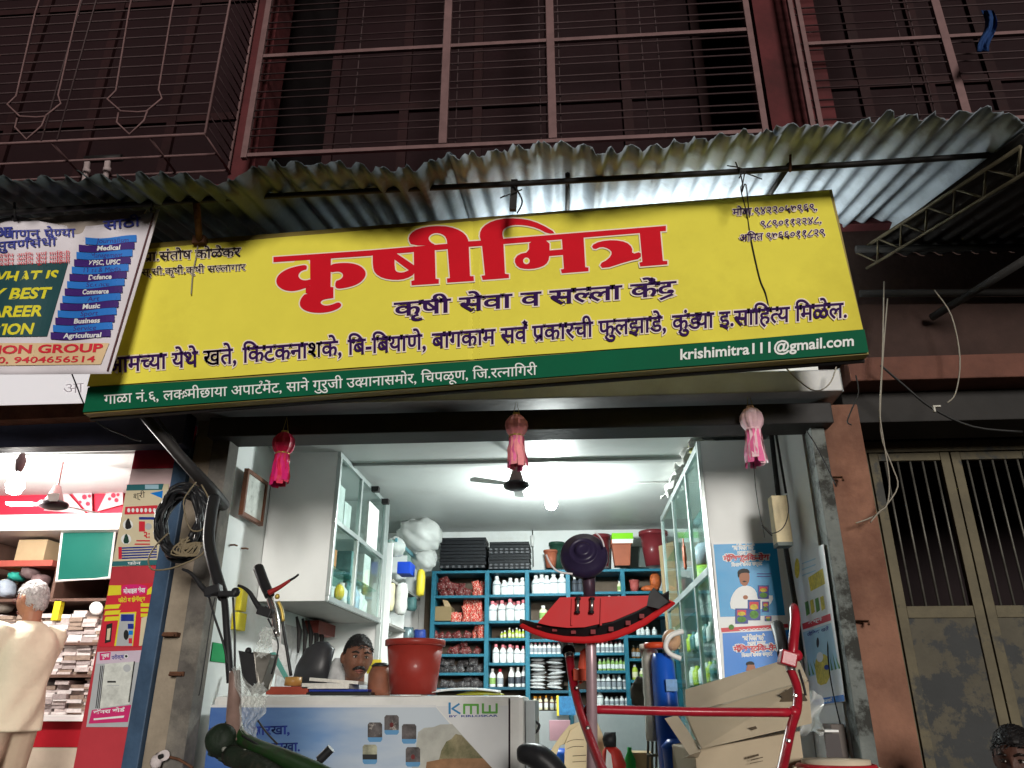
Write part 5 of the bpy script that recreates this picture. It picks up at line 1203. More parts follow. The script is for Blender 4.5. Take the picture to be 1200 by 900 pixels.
m = MB(); m.ball(W(113, 713, YL + .0), (.055, .03, .045), 14, 10, Matrix.Rotation(.6, 3, 'Y')); setp(m.build('cloth_bag', M('cap_cloth', (.8, .78, .75), .6, 0, .05)), 'small white cloth lump lying on the shelf beside the red pillar', 'cloth')
lb = thing('hanging_bulb', 'dazzling bulb hanging in the left shop', 'lamp', W(18, 568, 4.7))
c = W(18, 568, 4.7); m = MB(); m.lathe([(.0, -.07), (.04, -.055), (.055, -.01), (.045, .04), (.025, .07)], c, 16); m.build('bulb', M('bulb_glow_warm', (1, .95, .92), .5, 0, 0, emit=90), lb)
m = MB(); m.tube([c + Vector((0, 0, .07)), c + Vector((.0, 0, .40))], .006, 6); m.build('cord', MATS['wire_black'], lb)
point('left_shop_light', c + Vector((0, -.05, -.12)), 120, (1, .97, .92), .06)
hg = MB(); p = W(28, 512, 4.2); hg.lathe([(.006, .05), (.012, .03), (.014, -.05), (.03, -.09), (.022, -.14), (.012, -.16)], W(29, 523, 4.2), 12); setp(hg.build('pendant_socket', M('socket_pinkgrey', (.25, .2, .2), .5, 0, 0)), 'dark socket pendant hanging just under the navy lintel', 'lamp holder')
# posters on the red cladding
fpil = plY(3.715)
def sheet(pts, mat, lab, name='poster', Y=3.715):
    q = [W(*p, Y) for p in pts]; m = MB(); m.hexa(q + [p + Vector((0, .003, 0)) for p in q]); return setp(m.build(name, mat), lab, 'poster')
PCr = M('poster_cream', (.66, .58, .40), .5, 0, .06); PT = M('poster_teal', (.03, .15, .17), .5, 0, .05); PMg = M('poster_magenta', (.60, .03, .16), .5, 0, .05); PGy = M('poster_grey', (.44, .46, .48), .5, 0, .08); PLi = M('poster_lilac', (.60, .50, .60), .5, 0, .08)
p1 = sheet([(131, 664), (186, 662), (198, 567), (149, 568)], PCr, 'cream wall poster with teal header behind the cable coil')
A = Art(fpil, .001)
A.poly([(149, 568), (192, 567), (190, 574), (148, 575)], PT); A.rect(170, 568, 186, 573, PLt)
A.poly([(176, 578), (191, 575), (190, 584)], PB); A.text('श्री', (156, 585), (170, 583), 6, IKB, .0)
A.poly([(147, 594), (185, 592), (184, 602), (146, 603)], PR)
for i in range(7): A.disc(151 + i * 5, 598, 1.8, PW, 2.6, 8)
A.disc(150, 615, 6, PW); A.poly([(147, 612), (151, 606), (153, 613), (155, 619), (147, 621)], IKB, 1); A.disc(148, 632, 6, PW); A.poly([(144, 637), (147, 625), (150, 627), (152, 637)], MATS['pot_green'], 1)
A.rect(163, 606, 181, 609, PNV); A.rect(163, 611, 170, 623, PR); A.disc(174, 617, 4, PGy); A.text('२:', (168, 631), (176, 630), 7, PR, .03); A.rect(160, 633, 176, 634.5, PR); A.rect(158, 637, 176, 638.5, PR)
A.rect(139, 641, 143, 655, PR)
for i in range(5): A.poly([(143, 641.5 + i * 3), (184, 640 + i * 3), (184, 641.6 + i * 3), (143, 643.2 + i * 3)], PNV)
A.poly([(132, 658), (186, 656), (186, 662), (131, 663.5)], PT); A.text('फोन', (150, 662), (165, 661.5), 3, PW, .02)
A.build(p1, 'print')
p2 = sheet([(116, 758), (164, 758), (182, 683), (128, 686)], PR, 'red and yellow poster of a phone shop on the red cladding')
A = Art(fpil, .001); YB_ = MATS['banner_yellow']
A.poly([(128, 686), (142, 686), (142, 697), (126, 698)], YB_); A.poly([(173, 691), (178, 687), (178, 696), (172, 697)], YB_); A.poly([(141, 690), (146, 685), (170, 685), (174, 690), (170, 697), (146, 698)], MATS['lantern_magenta'], 1); A.text('मोबाईल सेवा', (145, 695.5), (170, 694), 4.6, PW, .04)
A.text('फोटो व झेरॉक्स', (139, 706), (170, 704), 4.2, YB_, .04)
for i in range(3): A.poly([(124, 709 + i * 7), (142, 708 + i * 7), (139, 713 + i * 7), (122, 714 + i * 7)], YB_); A.poly([(165, 707 + i * 6), (177, 707 + i * 6), (176, 711 + i * 6), (165, 711 + i * 6)], YB_)
A.poly([(140, 718), (160, 717), (156, 757), (134, 757)], YB_); A.poly([(141.5, 719.5), (158, 719), (155, 757), (136, 757)], PGy); A.rect(142, 720, 157, 728, PNV); A.rect(150, 731, 157, 737, PNV); A.disc(148, 744, 3, IKB, 6); A.rect(151, 739, 156, 744, PB); A.rect(151, 748, 155, 754, PR)
A.poly([(125, 732), (132, 730), (130, 752), (123, 754)], IKB); A.poly([(126, 737), (130, 736), (128.5, 750), (125, 750)], PCr); A.poly([(166, 724), (174, 722), (172, 756), (163, 757)], PCr)
A.build(p2, 'print')
p3 = sheet([(101, 852), (152, 852), (167, 762), (114, 764)], PGy, 'torn grey and magenta notice low on the red cladding')
A = Art(fpil, .001)
A.poly([(115, 764), (166, 762), (165, 776), (113, 778)], PLi); A.poly([(117, 765), (130, 764), (129, 773), (117, 774)], PMg); A.text('सूचना', (119, 771), (128, 770), 4, PW, .04); A.text('परीक्षा', (131, 773), (146, 771.5), 4, PNV, .02); A.disc(148, 769, 2.6, PW); A.disc(148, 769, 1.6, IKB)
for i in range(3): A.poly([(118 + i * 2, 780), (119 + i * 2, 780), (113 + i * 2, 830), (112 + i * 2, 830)], IKB)
A.poly([(123, 778), (158, 775), (152, 825), (117, 830)], MATS['print_paper']); A.disc(149, 783, 4.5, PGy); A.rect(126, 798, 136, 800, IKB); A.rect(126, 803, 140, 803.8, PGy); A.poly([(157, 775), (158.5, 775), (152, 823), (150.5, 823)], IKB)
A.poly([(108, 832), (154, 826), (150, 846), (104, 848)], PMg); A.text('कॅनरा बोड~', (110, 837), (146, 833.5), 3.6, PW, .03); A.poly([(110, 842), (146, 838.5), (145, 841), (110, 844)], PW)
A.build(p3, 'print')
m = MB(); m.tube([W(186, 888, 3.66), W(193, 885, 3.62)], .022, 12); m.i = 1; m.tube([W(190, 886, 3.615), W(187, 887, 3.60)], .010, 10); m.i = 0; m.ball(W(183, 893, 3.63), (.03, .02, .03), 12, 8, None, crumple)
m.i = 2; m.tube([W(194, 886, 3.64), W(210, 890, 3.64), W(226, 900, 3.64)], .006, 6)
setp(m.build('cable_holder', [M('rag_white', (.62, .55, .55), .7, 0, .2, 20), MATS['wire_black'], MATS['rust']]), 'white cloth wrapped bracket low on the concrete pillar', 'bracket')

# ================================================================ counter with printed vinyl front
YC = 3.88
ct = thing('shop_counter', 'white shop counter wrapped in a blue landscape print', 'counter', (-1, 4.1, .6))
x0, x1, zt1 = -1.70, -.215, 1.588
m = MB(); m.bx(x0, x1, YC, YC + .55, .61, zt1); m.build('body', M('counter_white', (.66, .66, .64), .45, 0, .1, 5), ct, bevel=.025)
m = MB(); m.bx(x1 + .004, x1 + .05, YC + .03, YC + .5, .61, zt1 - .02); m.build('side_board', CG, ct, bevel=.004)
m = MB(); a = W(597, 850, YC - .004); m.bx(a.x - .004, a.x + .004, YC - .006, YC - .001, .62, zt1 - .012); m.build('seam', MATS['letter_black'], ct)
fc = plY(YC - .002); A = Art(fc, .001)
mt = bpy.data.materials.new('sky_print'); mt.use_nodes = True; N = mt.node_tree.nodes; L = mt.node_tree.links; P = N['Principled BSDF']; P.inputs['Roughness'].default_value = .35
tc = N.new('ShaderNodeTexCoord'); nz = N.new('ShaderNodeTexNoise'); nz.inputs['Scale'].default_value = 3.2; nz.inputs['Detail'].default_value = 7; mp = N.new('ShaderNodeMapping'); mp.inputs['Rotation'].default_value = (0, .5, 0); mp.inputs['Scale'].default_value = (.6, 1, 2.2)
L.new(tc.outputs['Object'], mp.inputs[0]); L.new(mp.outputs[0], nz.inputs['Vector'])
sx = N.new('ShaderNodeSeparateXYZ'); L.new(tc.outputs['Object'], sx.inputs[0]); mr = N.new('ShaderNodeMapRange'); mr.inputs[1].default_value = -.75; mr.inputs[2].default_value = .3; L.new(sx.outputs[0], mr.inputs[0])
ad = N.new('ShaderNodeMath'); ad.operation = 'ADD'; L.new(mr.outputs[0], ad.inputs[0]); L.new(nz.outputs[0], ad.inputs[1]); sb = N.new('ShaderNodeMath'); sb.operation = 'SUBTRACT'; sb.inputs[1].default_value = .45; L.new(ad.outputs[0], sb.inputs[0])
cr = N.new('ShaderNodeValToRGB'); cr.color_ramp.elements[0].color = (.035, .10, .34, 1); cr.color_ramp.elements[1].color = (.46, .52, .58, 1); e = cr.color_ramp.elements.new(.45); e.color = (.14, .26, .48, 1); L.new(sb.outputs[0], cr.inputs[0]); L.new(cr.outputs[0], P.inputs['Base Color'])
FLD = M('field_print', (.32, .27, .16), .4, 0, .5, 9, 0, 1, rgb2=(.10, .10, .045), thr=.5, soft=.12); PTR = M('panel_print', (.62, .63, .64), .4, 0, .06, 4); HAZ = M('haze_print', (.40, .40, .36), .4, 0, .25, 7)
A.poly([(247, 829), (511, 829), (600, 935), (236, 935)], mt)
A.poly([(490, 858), (497, 853), (508, 852), (516, 849), (530, 848.5), (596, 921), (596, 935), (478, 935), (481, 905), (487, 880)], HAZ); A.poly([(517, 880), (523, 869), (529, 866), (534, 860), (541, 861.5), (596, 921), (596, 935), (506, 935), (511, 905)], FLD); A.poly([(500, 893), (520, 889), (566, 888.5), (596, 921), (596, 935), (495, 935)], M('soil_print', (.26, .14, .07), .4, 0, .3, 12))
A.poly([(511, 827.5), (597, 827), (597, 922)], PTR); A.poly([(247, 829), (247, 826), (511, 826), (511, 829)], PTR)
TI = M('print_tile', (.09, .08, .08), .4, 0, .6, 26, 0, 1, rgb2=(.4, .36, .33), thr=.6, soft=.04); TB = M('print_tile_blue', (.10, .26, .46), .4, 0, .1); T2 = M('print_tile_pale', (.30, .30, .22), .4, 0, .5, 20)
for i, (cx, cy) in enumerate(((439.5, 858), (459, 849.5), (479.5, 860), (433.5, 884), (484, 887))):
    r_ = [(cx - 8.5, cy - 9), (cx - 6.5, cy - 11.5), (cx + 6.5, cy - 11.5), (cx + 8.5, cy - 9), (cx + 8.5, cy + 9), (cx + 6.5, cy + 11.5), (cx - 6.5, cy + 11.5), (cx - 8.5, cy + 9)]
    A.poly(r_, TB); A.poly([(x, min(y, cy + 6)) for x, y in r_], T2 if i == 3 else TI)
    if i == 3: A.rect(cx - 8.5, cy, cx + 8.5, cy + 6, IKB)
    if i in (1, 4): A.disc(cx, cy, 2.4, MATS['packet_maroon'], 3)
KB = M('logo_blue', (.03, .20, .42), .4, 0, 0); KG = M('logo_green', (.10, .34, .05), .4, 0, 0)
def stroke(pts, wd, mat):
    for a, b in zip(pts, pts[1:]):
        a, b = Vector(a), Vector(b); t = (b - a).normalized(); n = Vector((-t.y, t.x)) * wd / 2; A.poly([a - n - t * wd * .3, b - n + t * wd * .3, b + n + t * wd * .3, a + n - t * wd * .3], mat)
stroke([(527, 824), (527, 836)], 2.6, KB); stroke([(538, 825), (530, 830.5), (539, 836)], 2.2, KB)
stroke([(544, 836), (544, 826), (560, 826), (560, 836)], 2.6, KG); stroke([(552, 826), (552, 836)], 2.6, KG); stroke([(566, 825), (566, 835), (582, 835), (582, 825)], 2.6, KG); stroke([(574, 827), (574, 835)], 2.6, KG)
A.text('BY  KIRLOSKAR', (526, 840.5), (583, 839.8), 2.4, PNV, .03, cap=True)
A.text('माझा... सारखा,', (246, 863), (340, 860), 9.5, PNV, .03); A.text('पक|का सारखा.', (275, 882), (352, 880), 9.5, PNV, .03)
A.build(ct, 'print')
# counter-top clutter
RP = M('pot_red', (.28, .030, .022), .45, 0, .1, 6, .06, 50, coat=.1)
p = pot('red_pot', 'large red plastic pot standing on the counter', 484, 750, 814, 73, 54, 4.05, RP, rim=.12, n=40)
m = MB(); k = 1 / pxm(4.05, 780); c = W(444, 815, 4.15); m.lathe([(.055, 0), (.06, .03), (.06, .10), (.045, .135), (.03, .14)], c, 20); m.i = 1; m.lathe([(.046, .137), (.05, .14), (.03, .155), (.0, .157)], c, 18)
setp(m.build('clay_jar', [M('jar_clay', (.22, .085, .05), .6, 0, .25, 12), BK]), 'brown jar with black lid half hidden by the red pot', 'jar')
m = MB(); a = W(436, 779, 4.9); m.bx(a.x - .03, a.x + .05, 4.9, 4.93, a.z - .05, a.z + .03); setp(m.build('yellow_packet', GY), 'small yellow packet showing between the man and the red pot', 'packet')
bk = [(395, 409, 812, 815, (.12, .12, .14)), ]
def slab(name, lab, xa, xb, ya, yb, Y, dep, mat, tilt=0, cat='book'):
    a, b = W(xa, yb, Y), W(xb, ya, Y); m = MB(); c = (a + b) / 2 + Vector((0, dep / 2, 0)); m.box(c, (b.x - a.x, dep, max(.004, b.z - a.z)), Euler((0, tilt, 0)).to_matrix()); return setp(m.build(name, mat, None, .002), lab, cat)
slab('red_book', 'thick red account book on the left of the counter', 311, 361, 804.5, 814, 4.0, .2, M('book_red', (.34, .06, .035), .5, 0, .1))
slab('note_pad', 'thin white pad under the red account book', 311, 362, 814.2, 815.2, 3.98, .22, PW)
t = MB(); t.lathe([(.02, 0), (.042, .001), (.042, .042), (.02, .043)], W(343, 804, 4.08), 22); setp(t.build('tape_roll', M('tape_brown', (.45, .24, .07), .35, 0, .1)), 'roll of brown tape standing on the red account book', 'tape')
slab('ledger', 'dark ledger at the bottom of the paper pile', 358, 434, 811, 815, 4.0, .22, BK)
slab('blue_book', 'navy notebook with white pages in the paper pile', 362, 431, 807.6, 810.6, 4.02, .2, PNV)
slab('paper_stack', 'loose white paper stack on top of the pile by the seated man', 353, 409, 800.5, 807.2, 4.0, .2, M('paper_sheets', (.62, .60, .55), .7, 0, .15, 60))
slab('paper_sheets', 'slanting loose sheets on top of the white paper stack', 362, 420, 796, 800, 4.02, .2, MATS['paper_sheets'], .07)
m = MB(); m.grid(lambda u, v: W(505 + 82 * u, 812 - 3.5 * math.sin(u * 3.1) - 2 * v, 4.0 + .2 * v), 12, 4, (0, 0, .003)); setp(m.build('magazine', PW), 'open white magazine on the right end of the counter', 'magazine')
m = MB(); m.grid(lambda u, v: W(535 + 56 * u, 814.2 - 5 * v * math.sin(u * 3.1), 3.96 + .12 * v), 12, 4, (0, 0, .002)); setp(m.build('yellow_leaflet', M('leaflet_yellow', (.55, .55, .03), .4, 0, .1)), 'yellow leaflet under the open white magazine', 'leaflet')
m = MB(); m.prism([W(316, 765, 4.3), W(322, 764, 4.3), W(341, 800, 4.3), W(337, 803, 4.3)], (0, .012, 0)); setp(m.build('clip_board', M('board_teal', (.10, .30, .26), .4, 0, .1)), 'teal board leaning on the counter behind the machine', 'board')
m = MB(); m.prism([W(318, 748, 4.6), W(336, 758, 4.6), W(345, 800, 4.6), W(322, 790, 4.6)], (0, .006, 0)); setp(m.build('calendar', M('calendar_white', (.6, .6, .6), .5, 0, .2, 40)), 'white calendar sheets hanging on the wall behind the teal board', 'calendar')
# office chair behind the counter
oc = thing('office_chair', 'black office chair back behind the counter left of the seated man', 'chair', W(368, 860, 4.55))
m = MB(); q0, q1 = W(360, 810, 4.55), W(378, 752, 4.58)
m.loft([(q0, .10, .04), (q0.lerp(q1, .5) + Vector((-.01, 0, 0)), .10, .045), (q0.lerp(q1, .85), .085, .045), (q1, .03, .03)], 16); m.build('backrest', M('chair_black', (.025, .025, .028), .35, 0, .15, 10), oc)
m = MB(); b = W(368, 860, 4.55); m.loft([(Vector((b.x, 4.5, 1.02)), .20, .2), (Vector((b.x, 4.5, 1.10)), .21, .21)], 18); m.build('seat', MATS['chair_black'], oc)
m = MB(); m.tube([(b.x, 4.5, .62), (b.x, 4.5, 1.02)], .03, 8); m.tube([(b.x, 4.6, 1.05), (q0.x, q0.y + .05, q0.z)], .02, 6)
for k in range(5): a = k * 1.257; m.tube([(b.x, 4.5, .66), (b.x + .22 * math.cos(a), 4.5 + .22 * math.sin(a), .63)], .018, 6)
m.build('base', MATS['black_steel'], oc)
m = MB(); q = W(398, 772, 4.75)
m.ball(W(396, 795, 4.72), (.09, .05, .12), 16, 10, None, crumple); setp(m.build('white_cloth', M('cloth_grey', (.42, .42, .42), .8, 0, .2, 20)), 'pale cloth draped beside the office chair', 'cloth')
# ================================================================ machines in the foreground
RD = M('frame_red', (.36, .012, .026), .36, .0, .2, 14, .06, 60, rgb2=(.16, .012, .016), thr=.66, soft=.04, coat=.15); RB = M('rubber', (.018, .018, .02), .5, 0, .15, 30); CH = M('chrome', (.55, .52, .50), .25, .9, .1, 20); ORG = M('lever_orange', (.62, .07, .025), .4, 0, .1)
def path_tube(px, r, name, mat, parent, n=10, k=5):
    m = MB(); P = wpath(px, 2.5, k); m.tube(P, r if not isinstance(r, tuple) else [r[0] + (r[1] - r[0]) * i / (len(P) - 1) for i in range(len(P))], n); return m.build(name, mat, parent)
hf = thing('tiller_handle', 'dark red tiller handle frame with crossbar standing before the shop door', 'machine', W(800, 900, 2.5))
path_tube([(667, 766, 2.62), (670, 790, 2.6), (676, 818, 2.54), (684, 845, 2.46), (694, 872, 2.36), (707, 905, 2.24), (722, 942, 2.1)], .0135, 'handle_bar', RD, hf)
path_tube([(927, 786, 2.62), (934, 806, 2.6), (934, 830, 2.55), (927, 853, 2.48), (919, 890, 2.36), (910, 930, 2.2)], .0135, 'handle_bar', RD, hf)
path_tube([(690, 831, 2.49), (810, 834, 2.5), (932, 835, 2.53)], .0128, 'crossbar', RD, hf)
path_tube([(666.5, 764, 2.62), (664, 752, 2.70), (662, 742, 2.86)], (.021, .019), 'grip', RB, hf, 14)
path_tube([(918, 768, 2.64), (915, 750, 2.70), (911, 734, 2.82)], (.0185, .0215), 'grip', RB, hf, 14)
path_tube([(667, 766, 2.61), (667.6, 771, 2.605)], .0145, 'ring', CH, hf, 14); path_tube([(926, 781, 2.62), (927, 787, 2.615)], .0145, 'ring', CH, hf, 14)
m = MB(); m.prism([W(681, 764, 2.6), W(686, 760, 2.6), W(686, 796, 2.6), W(680, 800, 2.6), W(677, 786, 2.6)], (0, .02, 0)); m.box(W(680, 791, 2.58), (.045, .04, .035)); m.build('lever', ORG, hf, bevel=.003)
m = MB(); P = wpath([(928.5, 770, 2.62), (930, 750, 2.63), (932, 725, 2.66), (930, 709, 2.7)], 2.6, 3); m.tube(P, [.012, .015, .016, .016, .016, .0165, .0165, .016, .015, .009][:len(P)], 8); m.build('lever', RD, hf)
m = MB(); m.box(W(923, 772, 2.62), (.05, .05, .045), Matrix.Rotation(.3, 3, 'Y')); m.ball(W(934, 768, 2.62), .018, 10, 8); m.build('clamp', RD, hf, bevel=.006)
for px_, py_, yy_ in ((692, 831.2, 2.49), (930, 835, 2.53)):
    m = MB(); m.ball(W(px_, py_, yy_), (.02, .018, .018), 12, 8, None, lambda d: 1 + .06 * math.sin(d.x * 25 + d.z * 21)); m.build('weld', RD, hf)
for px_, py_, yy_ in ((676, 806, 2.55), (689, 853, 2.42), (932, 815, 2.55), (924, 868, 2.42)):
    m = MB(); m.lathe([(.0065, 0), (.0065, .006), (.003, .008)], W(px_, py_, yy_ - .013), 6, Matrix.Rotation(R(90), 3, 'X'), False); m.build('bolt', CH, hf)
path_tube([(936, 785, 2.62), (942, 805, 2.6), (944, 815, 2.6)], .004, 'cable', RB, hf, 6)
# ------------------------------------------------ brush cutter standing on end
bc = thing('brush_cutter', 'upended brush cutter with dark purple head over a red guard', 'brush cutter', W(690, 900, 2.4))
YB2 = 2.4; HP = M('head_purple', (.028, .02, .052), .32, 0, .15, 20); GDR = M('guard_red', (.58, .018, .022), .5, 0, .06, 10); TUBE = M('tube_mauve', (.42, .30, .33), .35, .35, .12, 12)
c = W(684, 649, YB2); ax = Vector((-.06, -.86, .30)).normalized(); rot = ax.to_track_quat('Z', 'Y').to_matrix(); k = 1 / pxm(YB2, 650)
m = MB(); m.lathe([(.010, .030), (.013 * 1, .032), (9 * k, .030), (9.5 * k, .020), (15 * k, .017), (16 * k, .021), (17 * k, .017), (24 * k, .008), (27 * k, .0), (28 * k, -.012), (28 * k, -.022), (25 * k, -.03), (20 * k, -.045), (12 * k, -.06)], c, 40, rot)
m.build('trimmer_head', HP, bc)
m = MB(); m.tube([W(689, 664, YB2 + .03), W(691, 704, YB2 + .02)], [.024, .016], 14); m.build('gear_neck', M('neck_purple', (.06, .035, .055), .4, .2, .1), bc)
m = MB(); m.tube([W(691, 700, YB2 + .02), W(693, 780, YB2 + .03), W(694, 870, YB2 + .06), W(693, 960, YB2 + .12)], .0155, 14); m.build('shaft', TUBE, bc)
fr = [(630, 730), (645, 733.5), (665, 735.5), (685, 735), (703, 731), (718, 728), (732, 722), (746, 716), (758, 709.5)]
lo = [(609, 735), (622, 742), (640, 748.5), (660, 752.5), (684, 754), (706, 753), (724, 748), (741, 741), (757, 732.5), (772, 722), (791, 708)]
up_ = [(610, 727), (630, 731.5), (652, 735.5), (676, 737), (700, 735), (720, 730), (742, 721), (762, 711), (776, 703), (784, 699.5)]
YG2 = 2.33
m = MB(); m.prism([W(x, y, YG2) for x, y in [(656, 700), (760, 698)] + fr[::-1]], (0, .006, 0))
for x0 in (664, 698): m.prism([W(x0 + 6, 701, YG2 - .001), W(x0 + 8, 701, YG2 - .001), W(x0 + 7, 733, YG2 - .001), W(x0 + 5, 733, YG2 - .001)], (0, -.006, 0))
m.build('guard_plate', GDR, bc, bevel=.002)
m = MB(); n = len(up_)
fr2 = [(610 + (758 - 610) * i / 20, 0) for i in range(21)]
def interp(L, x):
    for a, b in zip(L, L[1:]):
        if a[0] <= x <= b[0]: return a[1] + (b[1] - a[1]) * (x - a[0]) / (b[0] - a[0])
    return L[0][1] if x < L[0][0] else L[-1][1]
def strip(x, t):                               # black inner wall of the guard
    y0 = interp([(605, 724)] + fr + [(775, 697), (784, 692)], x); y1 = interp(lo, x) - 4; return W(x, y0 + (y1 - y0) * t, YG2 + .012 + .05 * t)
m.grid(lambda u, v: strip(609 + 175 * u, v), 44, 5, (0, .004, 0)); m.build('guard_wall', RB, bc)
m = MB()
def rim(u, v):
    x = 609 + 182 * u; y1 = interp(lo, x); y0 = interp([(609, 733)] + [(a, b + 3) for a, b in up_] + [(791, 706)], x); y0 = max(y0, y1 - 13.5); y0 = min(y0, y1 - 2)
    return W(x, y0 + (y1 - y0) * v, YG2 + .045 + .010 * v)
m.grid(rim, 60, 4, (0, .008, 0)); m.build('guard_rim', GDR, bc)
for x in (632, 650, 672, 695, 716, 736, 752):
    y = interp(lo, x) - 13; m = MB(); p = W(x, y, YG2 + .03); m.box(p, (.014, .010, .012)); m.build('tooth', M('guard_red_dull', (.20, .01, .015), .5, 0, .1), bc)
for x in (677.5, 694): m = MB(); m.tube([W(x, 702, YG2 - .012), W(x - .8, 718, YG2 - .012)], .006, 8); m.i = 1; m.tube([W(x, 700, YG2 - .012), W(x, 703, YG2 - .012)], .0075, 8); m.tube([W(x - .8, 716, YG2 - .012), W(x - .9, 719, YG2 - .012)], .0075, 8); m.build('bolt', [CH, RB], bc)
m = MB(); m.prism([W(758, 699, YG2 + .01), W(766, 690, YG2 + .01), W(776, 697, YG2 + .01), W(785, 705, YG2 + .01), (W(772, 712, YG2 + .01)), W(759, 709, YG2 + .01)], (0, .03, 0)); m.build('bracket', RB, bc, bevel=.003)
m = MB(); P = wpath([(640, 650), (644, 659), (650, 667), (658, 671), (671, 672.5)], YB2 - .02); m.tube(P, .0032, 6); P = wpath([(697, 624), (702, 628), (706, 634), (708, 641)], YB2 - .03); m.tube(P, .0025, 6); m.build('trimmer_line', M('line_white', (.78, .74, .76), .4, 0, 0), bc)
# ------------------------------------------------ green tiller at left
gt = thing('power_tiller', 'green power tiller with black grips and clear plastic wrap at lower left', 'machine', W(285, 900, 2.6))
GRN = M('tiller_green', (.014, .045, .012), .35, 0, .3, 10, 0, 1, (.03, .03, .02), .6, .05, coat=.15); GRD = M('tiller_dark', (.012, .02, .012), .62, 0, .4, 18, .3, 60, rgb2=(.04, .035, .025), thr=.6, soft=.05)
YT = 2.6
path_tube([(270, 800, 2.62), (268, 770, 2.62), (266, 740, 2.63), (264, 712, 2.65), (262, 697, 2.67)], .0125, 'handle_bar', RB, gt)
path_tube([(262, 700, 2.67), (252, 668, 2.72), (245, 636, 2.80), (247, 606, 2.9), (251, 584, 2.98)], (.019, .023), 'grip', RB, gt, 14)
path_tube([(324, 745, 2.62), (322, 722, 2.64), (316, 700, 2.67)], .012, 'handle_bar', CH, gt)
path_tube([(316, 698, 2.67), (309, 682, 2.7), (303, 666, 2.75)], (.017, .019), 'grip', RB, gt, 14)
def lever(pts, Y, mat, r0, r1):
    P = wpath(pts, Y, 5); n = len(P); m = MB(); m.tube(P, [r0 + (r1 - r0) * (i / (n - 1)) ** .8 for i in range(n)], 8); return m.build('lever', mat, gt)
lever([(256, 694), (245, 694), (237, 688), (228, 676), (221, 670), (213.5, 667)], 2.63, RB, .014, .004)
lever([(314, 714), (306, 714), (299, 705), (293, 695), (286, 689), (279, 686)], 2.62, RB, .013, .004)
lever([(315, 695), (328, 688), (340, 680)], 2.63, M('lever_red', (.28, .02, .02), .4, 0, .1), .011, .005); lever([(338, 681), (345, 677), (350, 673)], 2.63, RB, .005, .0035)
m = MB(); m.box(W(250, 692, 2.63), (.055, .035, .03), Matrix.Rotation(-.3, 3, 'Y')); m.box(W(267, 696, 2.63), (.06, .03, .018)); m.ball(W(276, 694, 2.63), .016, 10, 8); m.box(W(311, 717, 2.62), (.05, .03, .03), Matrix.Rotation(.3, 3, 'Y')); m.build('clamp', RB, gt, bevel=.004)
m = MB(); m.tube(wpath([(326, 705), (330, 715), (332, 728)], 2.6), .006, 6); m.ball(W(325, 699, 2.6), .009, 8, 6); m.build('cable_nut', LG, gt)
for pts, r in (([(245, 700), (252, 725), (262, 755), (267, 780)], .004), ([(273, 700), (275, 740), (275, 790)], .004), ([(330, 722), (336, 760), (341, 792)], .0055), ([(314, 725), (322, 742), (326, 760), (318, 790)], .003), ([(252, 700), (248, 720), (236, 800), (233, 815)], .002)):
    path_tube([(a, b, 2.61) for a, b in pts], r, 'cable', MATS['cable_black'], gt, 6, 4)
m = MB(); q = [W(x, y, YT) for x, y in ((281, 764), (299, 766), (302, 800), (296, 813), (285, 796))]; m.prism(q, (0, .06, 0)); m.ball(W(291, 763, YT + .02), .012, 8, 6); m.build('bracket', RB, gt, bevel=.006)
m = MB(); m.prism([W(x, y, YT - .004) for x, y in ((299.5, 766), (316, 768), (312, 790), (306, 806), (297, 812), (302, 800))], (0, .065, 0)); m.build('bracket_plate', M('bracket_grey', (.20, .19, .17), .4, .5, .2, 14), gt, bevel=.006)
path_tube([(275, 786, 2.6), (275, 810, 2.6), (274, 840, 2.58), (275, 872, 2.55)], (.0165, .027), 'column', M('column_wrap', (.20, .13, .11), .4, 0, .25, 14), gt, 14)
m = MB(); c = W(262, 868, 2.55); rr = Matrix.Rotation(R(80), 3, 'X'); kk = 1 / pxm(2.55, 868)
m.lathe([(3 * kk, -.062), (7 * kk, -.06), (7.5 * kk, -.05), (14 * kk, -.046), (19 * kk, -.035), (20.5 * kk, -.03), (20.5 * kk, -.018), (18.5 * kk, -.012), (18 * kk, .03), (15 * kk, .05), (6 * kk, .055)], c, 26, rr)
for i in range(8): a = i * .785; m.tube([c + rr @ Vector((19.5 * kk * math.cos(a), 19.5 * kk * math.sin(a), -.036)), c + rr @ Vector((19.5 * kk * math.cos(a), 19.5 * kk * math.sin(a), .0))], .008, 6)
m.build('gear_hub', GRD, gt)
path_tube([(277, 848, 2.58), (281, 862, 2.56), (298, 874, 2.5), (322, 884, 2.42), (350, 896, 2.34), (380, 911, 2.26), (410, 930, 2.2)], (.018, .029), 'body', GRN, gt, 18)
path_tube([(284, 862, 2.52), (305, 874, 2.45), (330, 884, 2.38), (355, 894, 2.3)], .004, 'cable', MATS['cable_black'], gt, 6)
path_tube([(262, 878, 2.5), (275, 880, 2.47), (288, 880, 2.45)], (.008, .004), 'highlight_edge', M('highlight_pale', (.55, .56, .5), .35, .4, .1), gt, 8)  # bright highlight edge on the hub, built as a pale strip
path_tube([(270, 885, 2.5), (300, 897, 2.42), (330, 915, 2.34)], .03, 'lower_case', GRD, gt, 14)
path_tube([(362, 905, 2.42), (370, 895, 2.42), (378, 884, 2.42)], .005, 'pedal_rod', CH, gt, 6); path_tube([(374, 891, 2.41), (381, 884, 2.41), (388, 877, 2.41)], .013, 'pedal', RB, gt, 10)
path_tube([(302, 844, 2.57), (312, 858, 2.57), (325, 872, 2.57)], .003, 'stay', RB, gt, 6)
r5 = random.Random(9)
